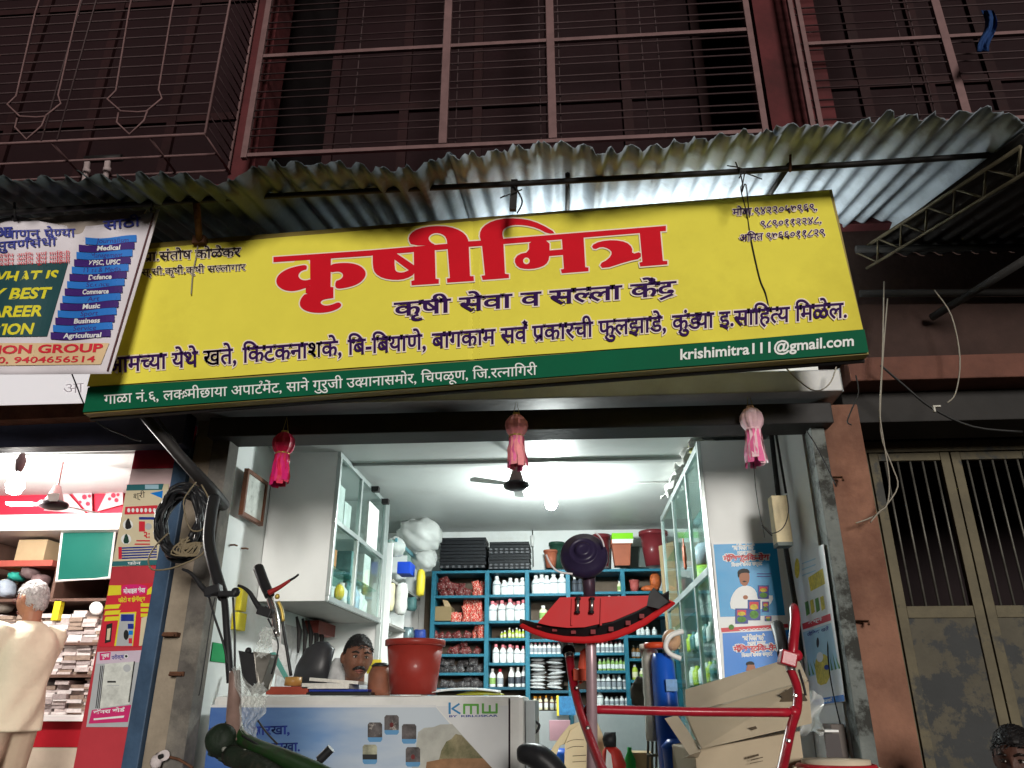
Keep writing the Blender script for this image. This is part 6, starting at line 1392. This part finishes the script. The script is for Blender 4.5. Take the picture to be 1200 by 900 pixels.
def film(pts0, name, am=1):
    def fn(u, v):
        y = v * (len(pts0) - 1); i = min(int(y), len(pts0) - 2); f = y - i
        a, b = pts0[i], pts0[i + 1]; xl = a[0] + (b[0] - a[0]) * f; xr = a[1] + (b[1] - a[1]) * f; py = a[2] + (b[2] - a[2]) * f
        return W(xl + (xr - xl) * u + 1.5 * math.sin(v * 23 + u * 3), py + 1.5 * math.sin(u * 14), 2.54 + am * (.03 * math.sin(u * 11 + v * 7) * math.cos(v * 17 + u * 5) + .015 * math.sin(u * 31 - v * 27)))
    m = MB(); m.grid(fn, 24, 40); return m.build(name, glassy('wrap_film', (.95, .96, .94), .06, .36, .35), gt)
film([(270, 282, 782), (276, 291, 800), (280, 314, 818), (282, 310, 834), (281, 300, 848), (284, 300, 860), (296, 312, 874)], 'plastic_wrap')
film([(306, 322, 735), (302, 318, 755), (300, 312, 770)], 'plastic_wrap', .25)
film([(297, 310, 800), (292, 313, 815), (292, 308, 828)], 'plastic_wrap', .25)

# ================================================================ things by the right of the shop front
M('box_carton', (.46, .38, .27), .8, 0, .08, 4, .12, 25); M('box_carton_flap', (.50, .42, .31), .8, 0, .08, 4)
INK = M('carton_ink', (.07, .05, .03), .7, 0, .3, 20)
def carton(label, fl, fr_, h_px, dep, Y0, Y1, rise, mat='box_carton'):
    """front-bottom-left, front-bottom-right pixels, height in pixels; the box runs back by dep"""
    a, b = W(*fl, Y0), W(*fr_, Y1); up = Vector((0, 0, h_px / pxm((Y0 + Y1) / 2, fl[1]))); d = Vector((-(b - a).y, (b - a).x, 0)).normalized() * dep; d.z = rise
    t = thing('cardboard_box', label, 'box', a); m = MB(); m.hexa([a, b, b + d, a + d, a + up, b + up, b + d + up, a + d + up]); m.build('body', MATS[mat], t, bevel=.006)
    return t, a, b, d, up
# lower box, then the big tilted one on it
t, a, b, d, up = carton('flat cardboard box at the bottom of the pair beside the terracotta pillar', (818, 928), (944, 905), 44, .45, 3.30, 3.34, 0)
q = plY(3.29); A = Art(lambda x, y, o=0: W(x, y, 3.30) + Vector((0, -.012 - o, 0)), .001); A.poly([(875, 886.5), (888, 883), (888.4, 885.4), (875.4, 889)], INK); A.poly([(879, 890), (893, 886.6), (893.2, 887.6), (879.2, 891)], INK); A.poly([(878, 894), (893, 891), (893.1, 891.7), (878.1, 894.7)], INK); A.build(t, 'print')
t = thing('cardboard_box', 'large tilted cardboard box with printed marks leaning before the blue poster', 'box', W(860, 850, 3.3))
A0, B0, C0, D0 = W(803, 838, 3.25), W(948, 862, 3.3), W(934, 770, 3.45), W(803, 812, 3.36)
m = MB(); pA = [W(824, 873, 3.22), W(950, 846, 3.28), W(946, 818, 3.30), W(803, 812, 3.36)]
back = Vector((.02, .30, .03))
front = [W(822, 878, 3.22), W(952, 848, 3.28), W(948, 798, 3.40), W(804, 838, 3.36)]
m.hexa([front[0], front[1], front[1] + back, front[0] + back, front[3], front[2], front[2] + back * .6, front[3] + back * .6]); m.build('body', MATS['box_carton'], t, bevel=.006)
m = MB(); m.hexa([W(804, 836, 3.355), W(947, 797, 3.395), W(947, 797, 3.403), W(804, 836, 3.363), W(803, 808, 3.47), W(934, 769, 3.5), W(934, 769, 3.508), W(803, 808, 3.478)]); m.build('flap', MATS['box_carton_flap'], t, bevel=.002)
m = MB(); p = front[1].lerp(front[2], .6) + Vector((-.07, -.01, 0))
m.poly([p + Vector((.05 * math.cos(i * .5236) * (1 + .3 * math.sin(i * 3)), 0, .03 * math.sin(i * .5236) * (1 + .3 * math.cos(i * 2)))) for i in range(12)]); m.build('stain', INK, t)
A = Art(lambda x, y, o=0: W(x, y, 3.28) + Vector((0, -.02 - o, 0)), .001); A.poly([(875, 853), (884, 850.6), (886, 853.5), (880, 855.6)], INK); A.build(t, 'print')
m = MB(); m.prism([W(779, 842, 3.4), W(794, 838, 3.4), W(822, 880, 3.25), W(808, 885, 3.25)], (0, .01, 0)); m.prism([W(808, 885, 3.25), W(822, 880, 3.25), W(818, 888, 3.3), W(800, 889, 3.3)], (0, .01, 0))
setp(m.build('torn_flap', MATS['box_carton_flap']), 'torn strip of cardboard hanging left of the tilted box', 'cardboard')
# sprayer tank, sacks
st = thing('sprayer_tank', 'tall bright blue sprayer tank with white strap before the right cabinet', 'sprayer', W(788, 880, 3.9))
SB = M('tank_blue', (.012, .10, .55), .35, 0, .08, 6); c = W(789, 905, 3.9); k = 1 / pxm(3.9, 820); h = W(787, 766, 3.9).z - c.z
m = MB(); m.loft([(c + Vector((0, 0, 0)), 14 * k, .09), (c + Vector((0, 0, .03)), 15 * k, .1), (c + Vector((-.01, 0, h * .5)), 14 * k, .1), (c + Vector((-.015, 0, h * .93)), 13 * k, .09), (c + Vector((-.02, 0, h)), 9 * k, .06)], 20); m.build('tank', SB, st)
m = MB(); m.box(W(787, 803, 3.79), (.05, .012, .05)); m.build('label', M('label_blue', (.16, .34, .62), .4, 0, .2, 40), st)
path_tube([(800, 740, 3.82), (786, 745, 3.80), (780, 757, 3.80), (785, 766, 3.8), (798, 772, 3.8)], .012, 'strap', CW, st, 8)
m = MB(); p = W(768, 757, 3.85); m.lathe([(.05, -.012), (.055, 0), (.05, .014)], p, 16); m.i = 1; m.ball(W(787, 750, 3.95), (.045, .04, .05), 12, 8); m.build('lid', [ORG, M('lid_tan', (.55, .34, .2), .5, 0, .1)], st)
m = MB(); c = W(768, 868, 4.0); k = 1 / pxm(4.0, 810); hh = W(768, 758, 4.0).z - c.z
m.loft([(c + Vector((0, 0, hh * t_)), w_ * k, .07 + .006 * math.sin(t_ * 30)) for t_, w_ in ((0, 10), (.1, 10.5), (.25, 9.5), (.3, 10.4), (.45, 9.6), (.5, 10.3), (.7, 9.6), (.85, 10), (.95, 9), (1, 5))], 22)
m.tube(wpath([(757, 760), (752, 757), (754, 766), (760, 772)], 3.98), .012, 8)
setp(m.build('white_sack', M('sack_white', (.62, .60, .54), .7, 0, .12, 16, .3, 40)), 'crumpled white sack standing beside the blue sprayer tank', 'sack')
m = MB(); m.ball(W(751, 812, 4.3), (.055, .05, .085), 18, 12, None, crumple); setp(m.build('dark_sack', M('sack_dark', (.07, .065, .055), .8, 0, .3, 20)), 'dark sack in the shadow beside the white sack', 'sack')
m = MB()
for i in range(4): m.tube([W(760 + i * 5, 842, 4.2), W(759 + i * 5, 905, 4.2)], .006, 6)
for y in (857, 885): m.tube([W(758, y, 4.19), W(778, y, 4.19)], .007, 6)
setp(m.build('wire_stand', M('stand_olive', (.14, .13, .10), .5, .3, .2)), 'thin wire stand below the white sack', 'stand')
m = MB(); c = W(793, 905, 3.75); m.lathe([(.05, 0), (.055, .09), (.06, .10), (.03, .13)], c, 18); setp(m.build('blue_can', SB), 'small blue can at the foot of the sprayer tank', 'can')
# stools and kettle at the right bottom
dr = thing('red_drum', 'red and cream rimmed drum top at the foot of the terracotta pillar', 'drum', W(980, 905, 3.2)); c = W(981, 906, 3.2); k = 1 / pxm(3.2, 900)
m = MB(); m.lathe([(38 * k, -.5), (41 * k, -.01), (44 * k, 0), (45 * k, .02), (43 * k, .03), (40 * k, .032), (38 * k, .02)], c, 40); m.build('rim', M('drum_red', (.48, .02, .03), .4, 0, .1), dr)
m = MB(); m.lathe([(37.5 * k, .0), (37.5 * k, .045), (0.001, .05)], c, 40); m.build('lid', M('drum_cream', (.66, .56, .42), .5, 0, .1), dr)
for i in range(18):
    a = i * .349; m = MB(); m.box(c + Vector((45 * k * math.cos(a), 45 * k * math.sin(a), .012)), (.02, .02, .016), Matrix.Rotation(a, 3, 'Z')); m.build('stud', MATS['drum_cream'], dr)
m = MB(); m.hexa([W(969, 895, 3.4), W(989, 894, 3.4), W(989, 894, 3.5), W(969, 895, 3.5), W(967, 860, 3.4), W(983, 860, 3.4), W(983, 860, 3.5), W(967, 860, 3.5)]); m.i = 1; a, b = W(967, 861, 3.39), W(983, 858, 3.39); m.bx(a.x, b.x, 3.39, 3.5, b.z, b.z + .008)
setp(m.build('dark_stool', [M('stool_brown', (.055, .045, .045), .5, 0, .2), CW]), 'dark upright box with a pale lid behind the red drum', 'box')
m = MB(); m.grid(lambda u, v: W(935 + 28 * u + 3 * math.sin(v * 9), 812 + 48 * v + 3 * math.sin(u * 8), 3.62 + .05 * math.sin(u * 7 + v * 5)), 16, 16); setp(m.build('plastic_bag', PLB), 'clear plastic bag drooping between the boxes and the right wall', 'bag')
# cream plastic chair, black seat, bag
pc = thing('plastic_chair', 'cream moulded plastic chair behind the tiller handle', 'chair', W(680, 900, 4.6)); CRM = M('chair_cream', (.66, .56, .36), .4, 0, .06, 4)
YCh = 4.5
o = [(640, 905), (645, 880), (657, 862), (667, 850), (684, 845), (700, 848), (706, 860), (709, 885), (710, 905)]
hole = [(650, 905), (651, 888), (656, 876), (662, 873), (663, 905)]
m = MB(); m.prism([W(x, y, YCh + .0006 * (y - 845)) for x, y in [(642, 905), (645, 880), (657, 862), (667, 850), (684, 845), (684, 850), (668, 858), (662, 871), (656, 874), (650, 888), (649, 905)]], (0, .02, 0))
m.prism([W(x, y, YCh) for x, y in [(662, 905), (662, 872), (668, 856), (684, 846), (700, 848), (706, 860), (709, 885), (710, 905)]], (0, .02, 0)); m.build('backrest', CRM, pc, bevel=.004)
m = MB(); p = W(685, 930, 4.5); m.bx(p.x - .2, p.x + .2, 4.05, 4.5, 1.0, 1.03); m.build('seat', CRM, pc, bevel=.008)
for sx in (-1, 1):
    for yy in (4.08, 4.48): m = MB(); m.tube([(p.x + sx * .17, yy, 1.0), (p.x + sx * .2, yy + (.04 if yy > 4.3 else -.03), .60)], .02, 8); m.build('leg', CRM, pc)
for i in range(2): m = MB(); m.tube(wpath([(664, 870 + i * 8), (672, 867 + i * 8), (684, 867 + i * 8)], YCh - .001), .0013, 5); m.build('slot', INK, pc)
m = MB(); m.tube(wpath([(671, 886), (687, 885)], YCh - .001), .0016, 5); m.tube(wpath([(671, 893), (687, 892)], YCh - .001), .0013, 5); m.build('slot', INK, pc)
m = MB(); c = W(655, 905, 4.75); m.lathe([(.08, -.15), (.09, .08), (.085, .1), (.03, .12)], c, 18); setp(m.build('blue_drum', SB), 'blue plastic drum showing through the cream chair back', 'drum')
m = MB(); P = wpath([(606, 884), (620, 884), (634, 890), (648, 903), (658, 920)], 3.4, 4); m.tube(P, [.02, .03, .036, .04, .042, .045, .047, .05, .05, .05, .05, .05, .05, .05, .05, .05, .05][:len(P)], 14)
setp(m.build('scooter_seat', M('seat_black', (.02, .02, .022), .4, 0, .2, 20)), 'black padded seat of a vehicle at the corner of the counter', 'seat')
m = MB(); a = W(654, 810, 6.5); fbox('blue_book', 'blue and yellow packet leaning on the rack beside the red handle', 655, 674, 816, 838, 6.6, .03, M('book_bluegreen', (.03, .17, .36), .4, 0, .35, 30))
fbox('yellow_spine', 'thin yellow board left of the blue packet', 652.5, 654.8, 815, 839, 6.6, .03, GY)
fbox('pink_paper', 'pale pink notice standing behind the cream chair', 644, 668, 844, 868, 5.2, .01, M('paper_pink', (.70, .42, .50), .5, 0, .1))
sb = thing('shopping_bag', 'red and white bag standing beside the cream chair', 'bag', W(716, 905, 4.3))
m = MB(); m.loft([(W(718, 915, 4.3), .065, .05), (W(719, 895, 4.3), .062, .05), (W(717, 880, 4.3), .045, .04), (W(715, 873, 4.3), .02, .03)], 16); m.build('body', M('bag_red', (.60, .04, .03), .4, 0, .15, 14), sb)
m = MB(); m.prism([W(711, 878, 4.24), W(716, 884, 4.24), W(719, 905, 4.24), W(709, 905, 4.24)], (0, .006, 0)); m.build('patch', PW, sb)
m = MB(); m.loft([(W(715, 875, 4.28), .03, .03), (W(714, 866, 4.28), .035, .03), (W(715, 858, 4.28), .028, .02)], 14); m.build('handle', RB, sb)
m = MB(); c = W(739, 905, 4.6); m.lathe([(.02, 0), (.03, .02), (.03, .06), (.012, .10), (.012, .12)], c, 14); setp(m.build('green_bottle', [M('bottle_green', (.02, .26, .05), .3, 0, .1)]), 'green bottle standing beside the small carton on the floor', 'bottle')
fbox('small_carton', 'small brown carton low between the bag and the wire stand', 742, 765, 882, 905, 4.6, .2, CB)
m = MB(); m.tube(wpath([(627, 845), (632, 850), (628, 858), (620, 862), (622, 868)], 3.95), .006, 6); setp(m.build('loose_wire', RB), 'black wire loop hanging off the side of the counter', 'wire')

# ================================================================ people
def remesh(o, vs_=.006):
    md = o.modifiers.new('r', 'REMESH'); md.mode = 'VOXEL'; md.voxel_size = vs_
    bpy.context.view_layer.update()
    me = bpy.data.meshes.new_from_object(o.evaluated_get(bpy.context.evaluated_depsgraph_get()))
    o.modifiers.clear(); mats = list(o.data.materials); old = o.data; o.data = me; bpy.data.meshes.remove(old)
    bm = bmesh.new(); bm.from_mesh(me); bmesh.ops.smooth_vert(bm, verts=bm.verts, factor=.5, use_axis_x=True, use_axis_y=True, use_axis_z=True)
    for f in bm.faces: f.smooth = True
    bm.to_mesh(me); bm.free(); me.materials.clear()
    for m_ in mats: me.materials.append(m_)
    return o
def gsn(d, c, w_): c = Vector(c).normalized(); return math.exp(-((d - c).length / w_) ** 2)
def headfn(d):
    k = 1.0
    k += .16 * gsn(d, (0, -1, -.16), .17) + .07 * gsn(d, (0, -1, .05), .13) + .05 * gsn(d, (0, -.95, -.52), .2) + .07 * gsn(d, (0, -.8, -.78), .25)
    for sx in (-1, 1): k += -.07 * gsn(d, (sx * .34, -.9, .06), .17) + .035 * gsn(d, (sx * .32, -.9, .26), .16) + .03 * gsn(d, (sx * .5, -.8, -.2), .25) - .05 * gsn(d, (sx * .75, -.35, -.75), .4)
    k -= .03 * gsn(d, (0, -.97, -.36), .08)
    return k
HR = Vector((.078, .098, .122))
def limb(m, a, b, ra, rb, n=12):
    a, b = Vector(a), Vector(b); L = [a + (b - a) * t for t in (0, .15, .4, .7, 1)]; mid = ra * 1.04
    m.tube(L, [ra * .92, ra, (mid + rb) / 2 * 1.03, rb * 1.06, rb], n); m.ball(a, ra * .95, 10, 8); m.ball(b, rb, 10, 8)
def hand(m, w_, d, side):
    d = Vector(d).normalized(); s_ = d.orthogonal().normalized(); n = d.cross(s_)
    m.ball(w_ + d * .045, (.042, .018, .05), 12, 8, Matrix((s_, n, d)).transposed())
    for i, L in enumerate((.062, .075, .07, .055)):
        b = w_ + d * .085 + s_ * (.028 - .019 * i); m.tube([b, b + d * L * .5 + n * .004, b + d * L * .85 + n * .02], [.0088, .0082, .007], 8)
    b = w_ + d * .03 + s_ * .035; m.tube([b, b + s_ * .025 + d * .025, b + s_ * .03 + d * .055 + n * .012], [.011, .010, .008], 8)
def person(label, loc, yaw, scale, skin, J, hair, shirt, pants, head_rot=(0, 0, 0), stache=False, glasses=False, bald=0, tag='person'):
    """J: joints in body space (facing -y, z up): head, neck, chest, pelvis, sh/el/wr and hip/kn/an for both sides"""
    t = thing('person', label, 'person', loc); RZ = Matrix.Rotation(yaw, 3, 'Z'); L0 = Vector(loc)
    def X(mb): mb.v = [L0 + RZ @ (Vector(q) * scale) for q in mb.v]; return mb
    HM = Euler(head_rot).to_matrix(); hc = Vector(J['head'])
    m = MB(); m.ball(hc, HR, 40, 28, HM, headfn)
    for sx in (-1, 1): m.ball(hc + HM @ Vector((sx * .08, .012, -.005)), (.012, .024, .034), 10, 8, HM @ Matrix.Rotation(sx * -.3, 3, 'Z'))
    nk, ch, pv = Vector(J['neck']), Vector(J['chest']), Vector(J['pelvis'])
    m.tube([nk + Vector((0, 0, -.05)), nk, hc + HM @ Vector((0, .02, -.06))], [.062, .055, .054], 14)
    def trunk(mm, f):
        zz = lambda t_: pv.lerp(ch, t_ / .6) if t_ < .6 else ch.lerp(nk, (t_ - .6) / .4)
        mm.loft([(zz(0) + Vector((0, 0, -.06)), .10 + f, .08 + f)] + [(zz(t_), a_ + f, b_ + f) for t_, a_, b_ in ((0, .155, .11), (.08, .152, .108), (.16, .149, .107), (.24, .146, .106), (.32, .146, .106), (.40, .152, .109), (.48, .16, .114), (.56, .167, .117), (.64, .172, .117), (.72, .173, .111), (.8, .168, .104), (.88, .14, .088), (.94, .105, .072))] + [(zz(1), .06 + f * .4, .058 + f * .4)], 36)
    trunk(m, 0)
    for s_ in 'lr':
        limb(m, J['sh' + s_], J['el' + s_], .05, .038); limb(m, J['el' + s_], J['wr' + s_], .037, .026); hand(m, Vector(J['wr' + s_]), Vector(J['wr' + s_]) - Vector(J['el' + s_]), s_)
        limb(m, J['hip' + s_], J['kn' + s_], .08, .055); limb(m, J['kn' + s_], J['an' + s_], .052, .036); a = Vector(J['an' + s_]); m.ball(a + Vector((0, -.06, -.045)), (.04, .12, .035), 12, 8)
    remesh(X(m).build('body', skin, t), .006 * scale)
    m = MB(); trunk(m, .022)
    for s_ in 'lr':
        a, b = Vector(J['sh' + s_]), Vector(J['el' + s_]); m.tube([a + (a - b) * .18, a + (a - b) * .06, a.lerp(b, .2), a.lerp(b, .5), a.lerp(b, .88)], [.05, .074, .078, .074, .080], 16)
    m.loft([(pv + Vector((0, .0, -.12 + .03 * i)), .198 - .003 * i, .152 - .0025 * i) for i in range(10)], 36)
    for v_ in range(len(m.v)): q = m.v[v_]; fw = .6 + .4 * math.sin(q.z * 9 + q.x * 5); m.v[v_] = q + Vector((q.x * .05 * math.sin(q.z * 26 + q.y * 34 + q.x * 12), q.y * .09 * math.sin(q.z * 22 + q.x * 31), 0)) * fw
    remesh(X(m).build('shirt', shirt, t), .009 * scale)
    m = MB(); m.loft([(nk + Vector((0, -.005, -.045)), .085, .08), (nk + Vector((0, -.01, .005)), .07, .066)], 18); X(m).build('collar', shirt, t)
    m = MB()
    for s_ in 'lr': limb(m, J['hip' + s_], J['kn' + s_], .10, .08); limb(m, J['kn' + s_], Vector(J['an' + s_]) + Vector((0, 0, .02)), .08, .065)
    m.loft([(pv + Vector((0, 0, -.12)), .15, .12), (pv + Vector((0, 0, .05)), .165, .12)], 20); remesh(X(m).build('trousers', pants, t), .012 * scale)
    # hair: shell over the skull, leaving the face free
    def hfn(d):
        lim = .34 + .22 * max(0, -d.y) - 1.0 * max(0, d.y) - (.25 if abs(d.x) > .8 and d.y > -.25 else 0) + .12 * gsn(d, (0, -1, .4), .3)
        lim = max(lim, -.72); thin = bald * gsn(d, (0, .1, 1), .5)
        return (1.05 - .06 * thin + .018 * math.sin(d.x * 23 + d.z * 9) * math.sin(d.y * 21 + d.x * 5) + .01 * math.sin(d.z * 60 + d.x * 50)) if d.z > lim else .9
    m = MB(); m.ball(hc, HR, 56, 40, HM, hfn); rh = random.Random(len(label)); nn = 0
    while nn < 1000:
        d = Vector((rh.gauss(0, 1), rh.gauss(0, 1), rh.gauss(0, 1))).normalized()
        lim = max(.30 + .22 * max(0, -d.y) - 1.0 * max(0, d.y) - (.25 if abs(d.x) > .8 and d.y > -.25 else 0) + rh.uniform(-.06, .1), -.72)
        if d.z < lim or rh.random() < bald * 2 * gsn(d, (0, .1, 1), .5): continue
        nn += 1; b_ = Vector((d.x * HR.x, d.y * HR.y, d.z * HR.z)); g_ = Vector((rh.uniform(-.5, .5), .5 - d.y * .3, -.5 + rh.uniform(-.3, .3))); g_ = (g_ - d * g_.dot(d)).normalized(); L_ = rh.uniform(.02, .035)
        m.tube([hc + HM @ (b_ * 1.01), hc + HM @ (b_ * 1.05 + g_ * L_ * .5), hc + HM @ (b_ * 1.04 + g_ * L_)], [.0026, .0024, .0006], 3)
    X(m).build('hair', hair, t)
    EW = M('eye_white', (.42, .38, .34), .3, 0, 0); m = MB()
    for sx in (-1, 1):
        e = hc + HM @ Vector((sx * .030, -.083, .008)); m.i = 0; m.ball(e, (.0125, .011, .0052), 12, 8, HM); m.i = 1; m.ball(e + HM @ Vector((0, -.008, 0)), (.0058, .005, .0050), 10, 8, HM)
        m.i = 1; m.tube([hc + HM @ Vector((sx * .014, -.096, .030)), hc + HM @ Vector((sx * .032, -.095, .037)), hc + HM @ Vector((sx * .052, -.082, .030))], [.004, .0055, .003], 6)
        m.tube([e + HM @ Vector((-sx * .014, -.006, .003)), e + HM @ Vector((0, -.0115, .0085)), e + HM @ Vector((sx * .015, -.004, .003))], .0022, 6)
    X(m).build('eyes', [EW, M('eye_dark', (.015, .01, .008), .3, 0, 0)], t)
    m = MB(); m.tube([hc + HM @ Vector((-.025, -.092, -.062)), hc + HM @ Vector((0, -.104, -.058)), hc + HM @ Vector((.025, -.092, -.062))], [.003, .006, .003], 8); m.tube([hc + HM @ Vector((-.02, -.094, -.07)), hc + HM @ Vector((0, -.103, -.071)), hc + HM @ Vector((.02, -.094, -.07))], [.003, .006, .003], 8); X(m).build('mouth', M('lips', (.20, .07, .055), .5, 0, 0), t)
    if stache:
        m = MB()
        for sx in (-1, 1): m.tube([hc + HM @ Vector((0, -.108, -.045)), hc + HM @ Vector((sx * .018, -.105, -.047)), hc + HM @ Vector((sx * .036, -.09, -.058))], [.008, .009, .004], 8)
        X(m).build('moustache', hair, t)
    if glasses:
        m = MB()
        for sx in (-1, 1):
            e = hc + HM @ Vector((sx * .032, -.104, .006)); m.tube([e + HM @ Vector((.021 * math.cos(a * .524), 0, .016 * math.sin(a * .524))) for a in range(12)], .0022, 6, True); m.tube([e + HM @ Vector((sx * .021, 0, .004)), hc + HM @ Vector((sx * .086, -.03, .008)), hc + HM @ Vector((sx * .088, .02, .0))], .0022, 6)
        m.tube([hc + HM @ Vector((-.011, -.106, .008)), hc + HM @ Vector((.011, -.106, .008))], .002, 6); X(m).build('glasses', M('glasses_red', (.10, .02, .02), .4, 0, 0), t)
    return t
SK1 = M('skin_brown', (.30, .14, .085), .5, 0, .1, 14); SK2 = M('skin_dark', (.145, .062, .038), .5, 0, .22, 22, .25, 120); SK3 = M('skin_deep', (.075, .032, .022), .5, 0, .2, 22, .2, 120)
HG = M('hair_grey', (.42, .40, .39), .8, 0, .3, 60); HB = M('hair_black', (.012, .010, .010), .5, 0, .3, 60)
SHW = M('shirt_cream', (.66, .62, .47), .8, 0, .06, 8, 1.0, 8); TRB = M('trousers_beige', (.42, .34, .25), .8, 0, .08, 8, .9, 8); SHB = M('shirt_blue', (.10, .24, .48), .7, 0, .1, 20); SHG = M('shirt_grey', (.35, .36, .38), .7, 0, .1, 10); TRD = M('trousers_dark', (.05, .05, .06), .8, 0, .1)
stand = dict(head=(0, -.03, 1.60), neck=(0, 0, 1.46), chest=(0, .01, 1.25), pelvis=(0, 0, .95), shl=(.185, .01, 1.39), ell=(.22, -.10, 1.13), wrl=(.14, -.33, 1.08), shr=(-.185, .01, 1.39), elr=(-.19, -.10, 1.11), wrr=(-.08, -.32, 1.03),
             hipl=(.09, 0, .90), knl=(.10, -.02, .50), anl=(.10, .02, .08), hipr=(-.09, 0, .90), knr=(-.10, -.02, .50), anr=(-.10, .02, .08))
p = W(46, 703, 4.72); sc = (p.z - .6) / 1.60
person('grey haired man in a loose cream shirt seen from behind at the left shop', (p.x - .02, 4.72, .6), R(-106), sc, SK1, stand, HG, SHW, TRB, (.12, 0, 0), glasses=True, bald=.4)
sit = dict(head=(0, -.06, .80), neck=(0, 0, .66), chest=(0, .01, .46), pelvis=(0, .02, .14), shl=(.185, .01, .59), ell=(.23, -.10, .34), wrl=(.10, -.32, .34), shr=(-.185, .01, .59), elr=(-.23, -.10, .34), wrr=(-.10, -.32, .34),
           hipl=(.09, 0, .10), knl=(.11, -.42, .10), anl=(.11, -.42, -.34), hipr=(-.09, 0, .10), knr=(-.11, -.42, .10), anr=(-.11, -.42, -.34))
p = W(415, 771, 4.55); person('man with a black moustache sitting behind the counter papers', (p.x, 4.60, p.z - .80 * 1.0), R(20), 1.0, SK2, sit, HB, SHG, TRD, (.10, .06, .12), stache=True)
p = W(1194, 889, 3.1); sc = p.z / 1.60
person('dark haired boy in a light blue shirt at the bottom right corner', (p.x, 3.1, 0), R(-38), sc, SK3, stand, HB, SHB, TRD, (.15, 0, 0))
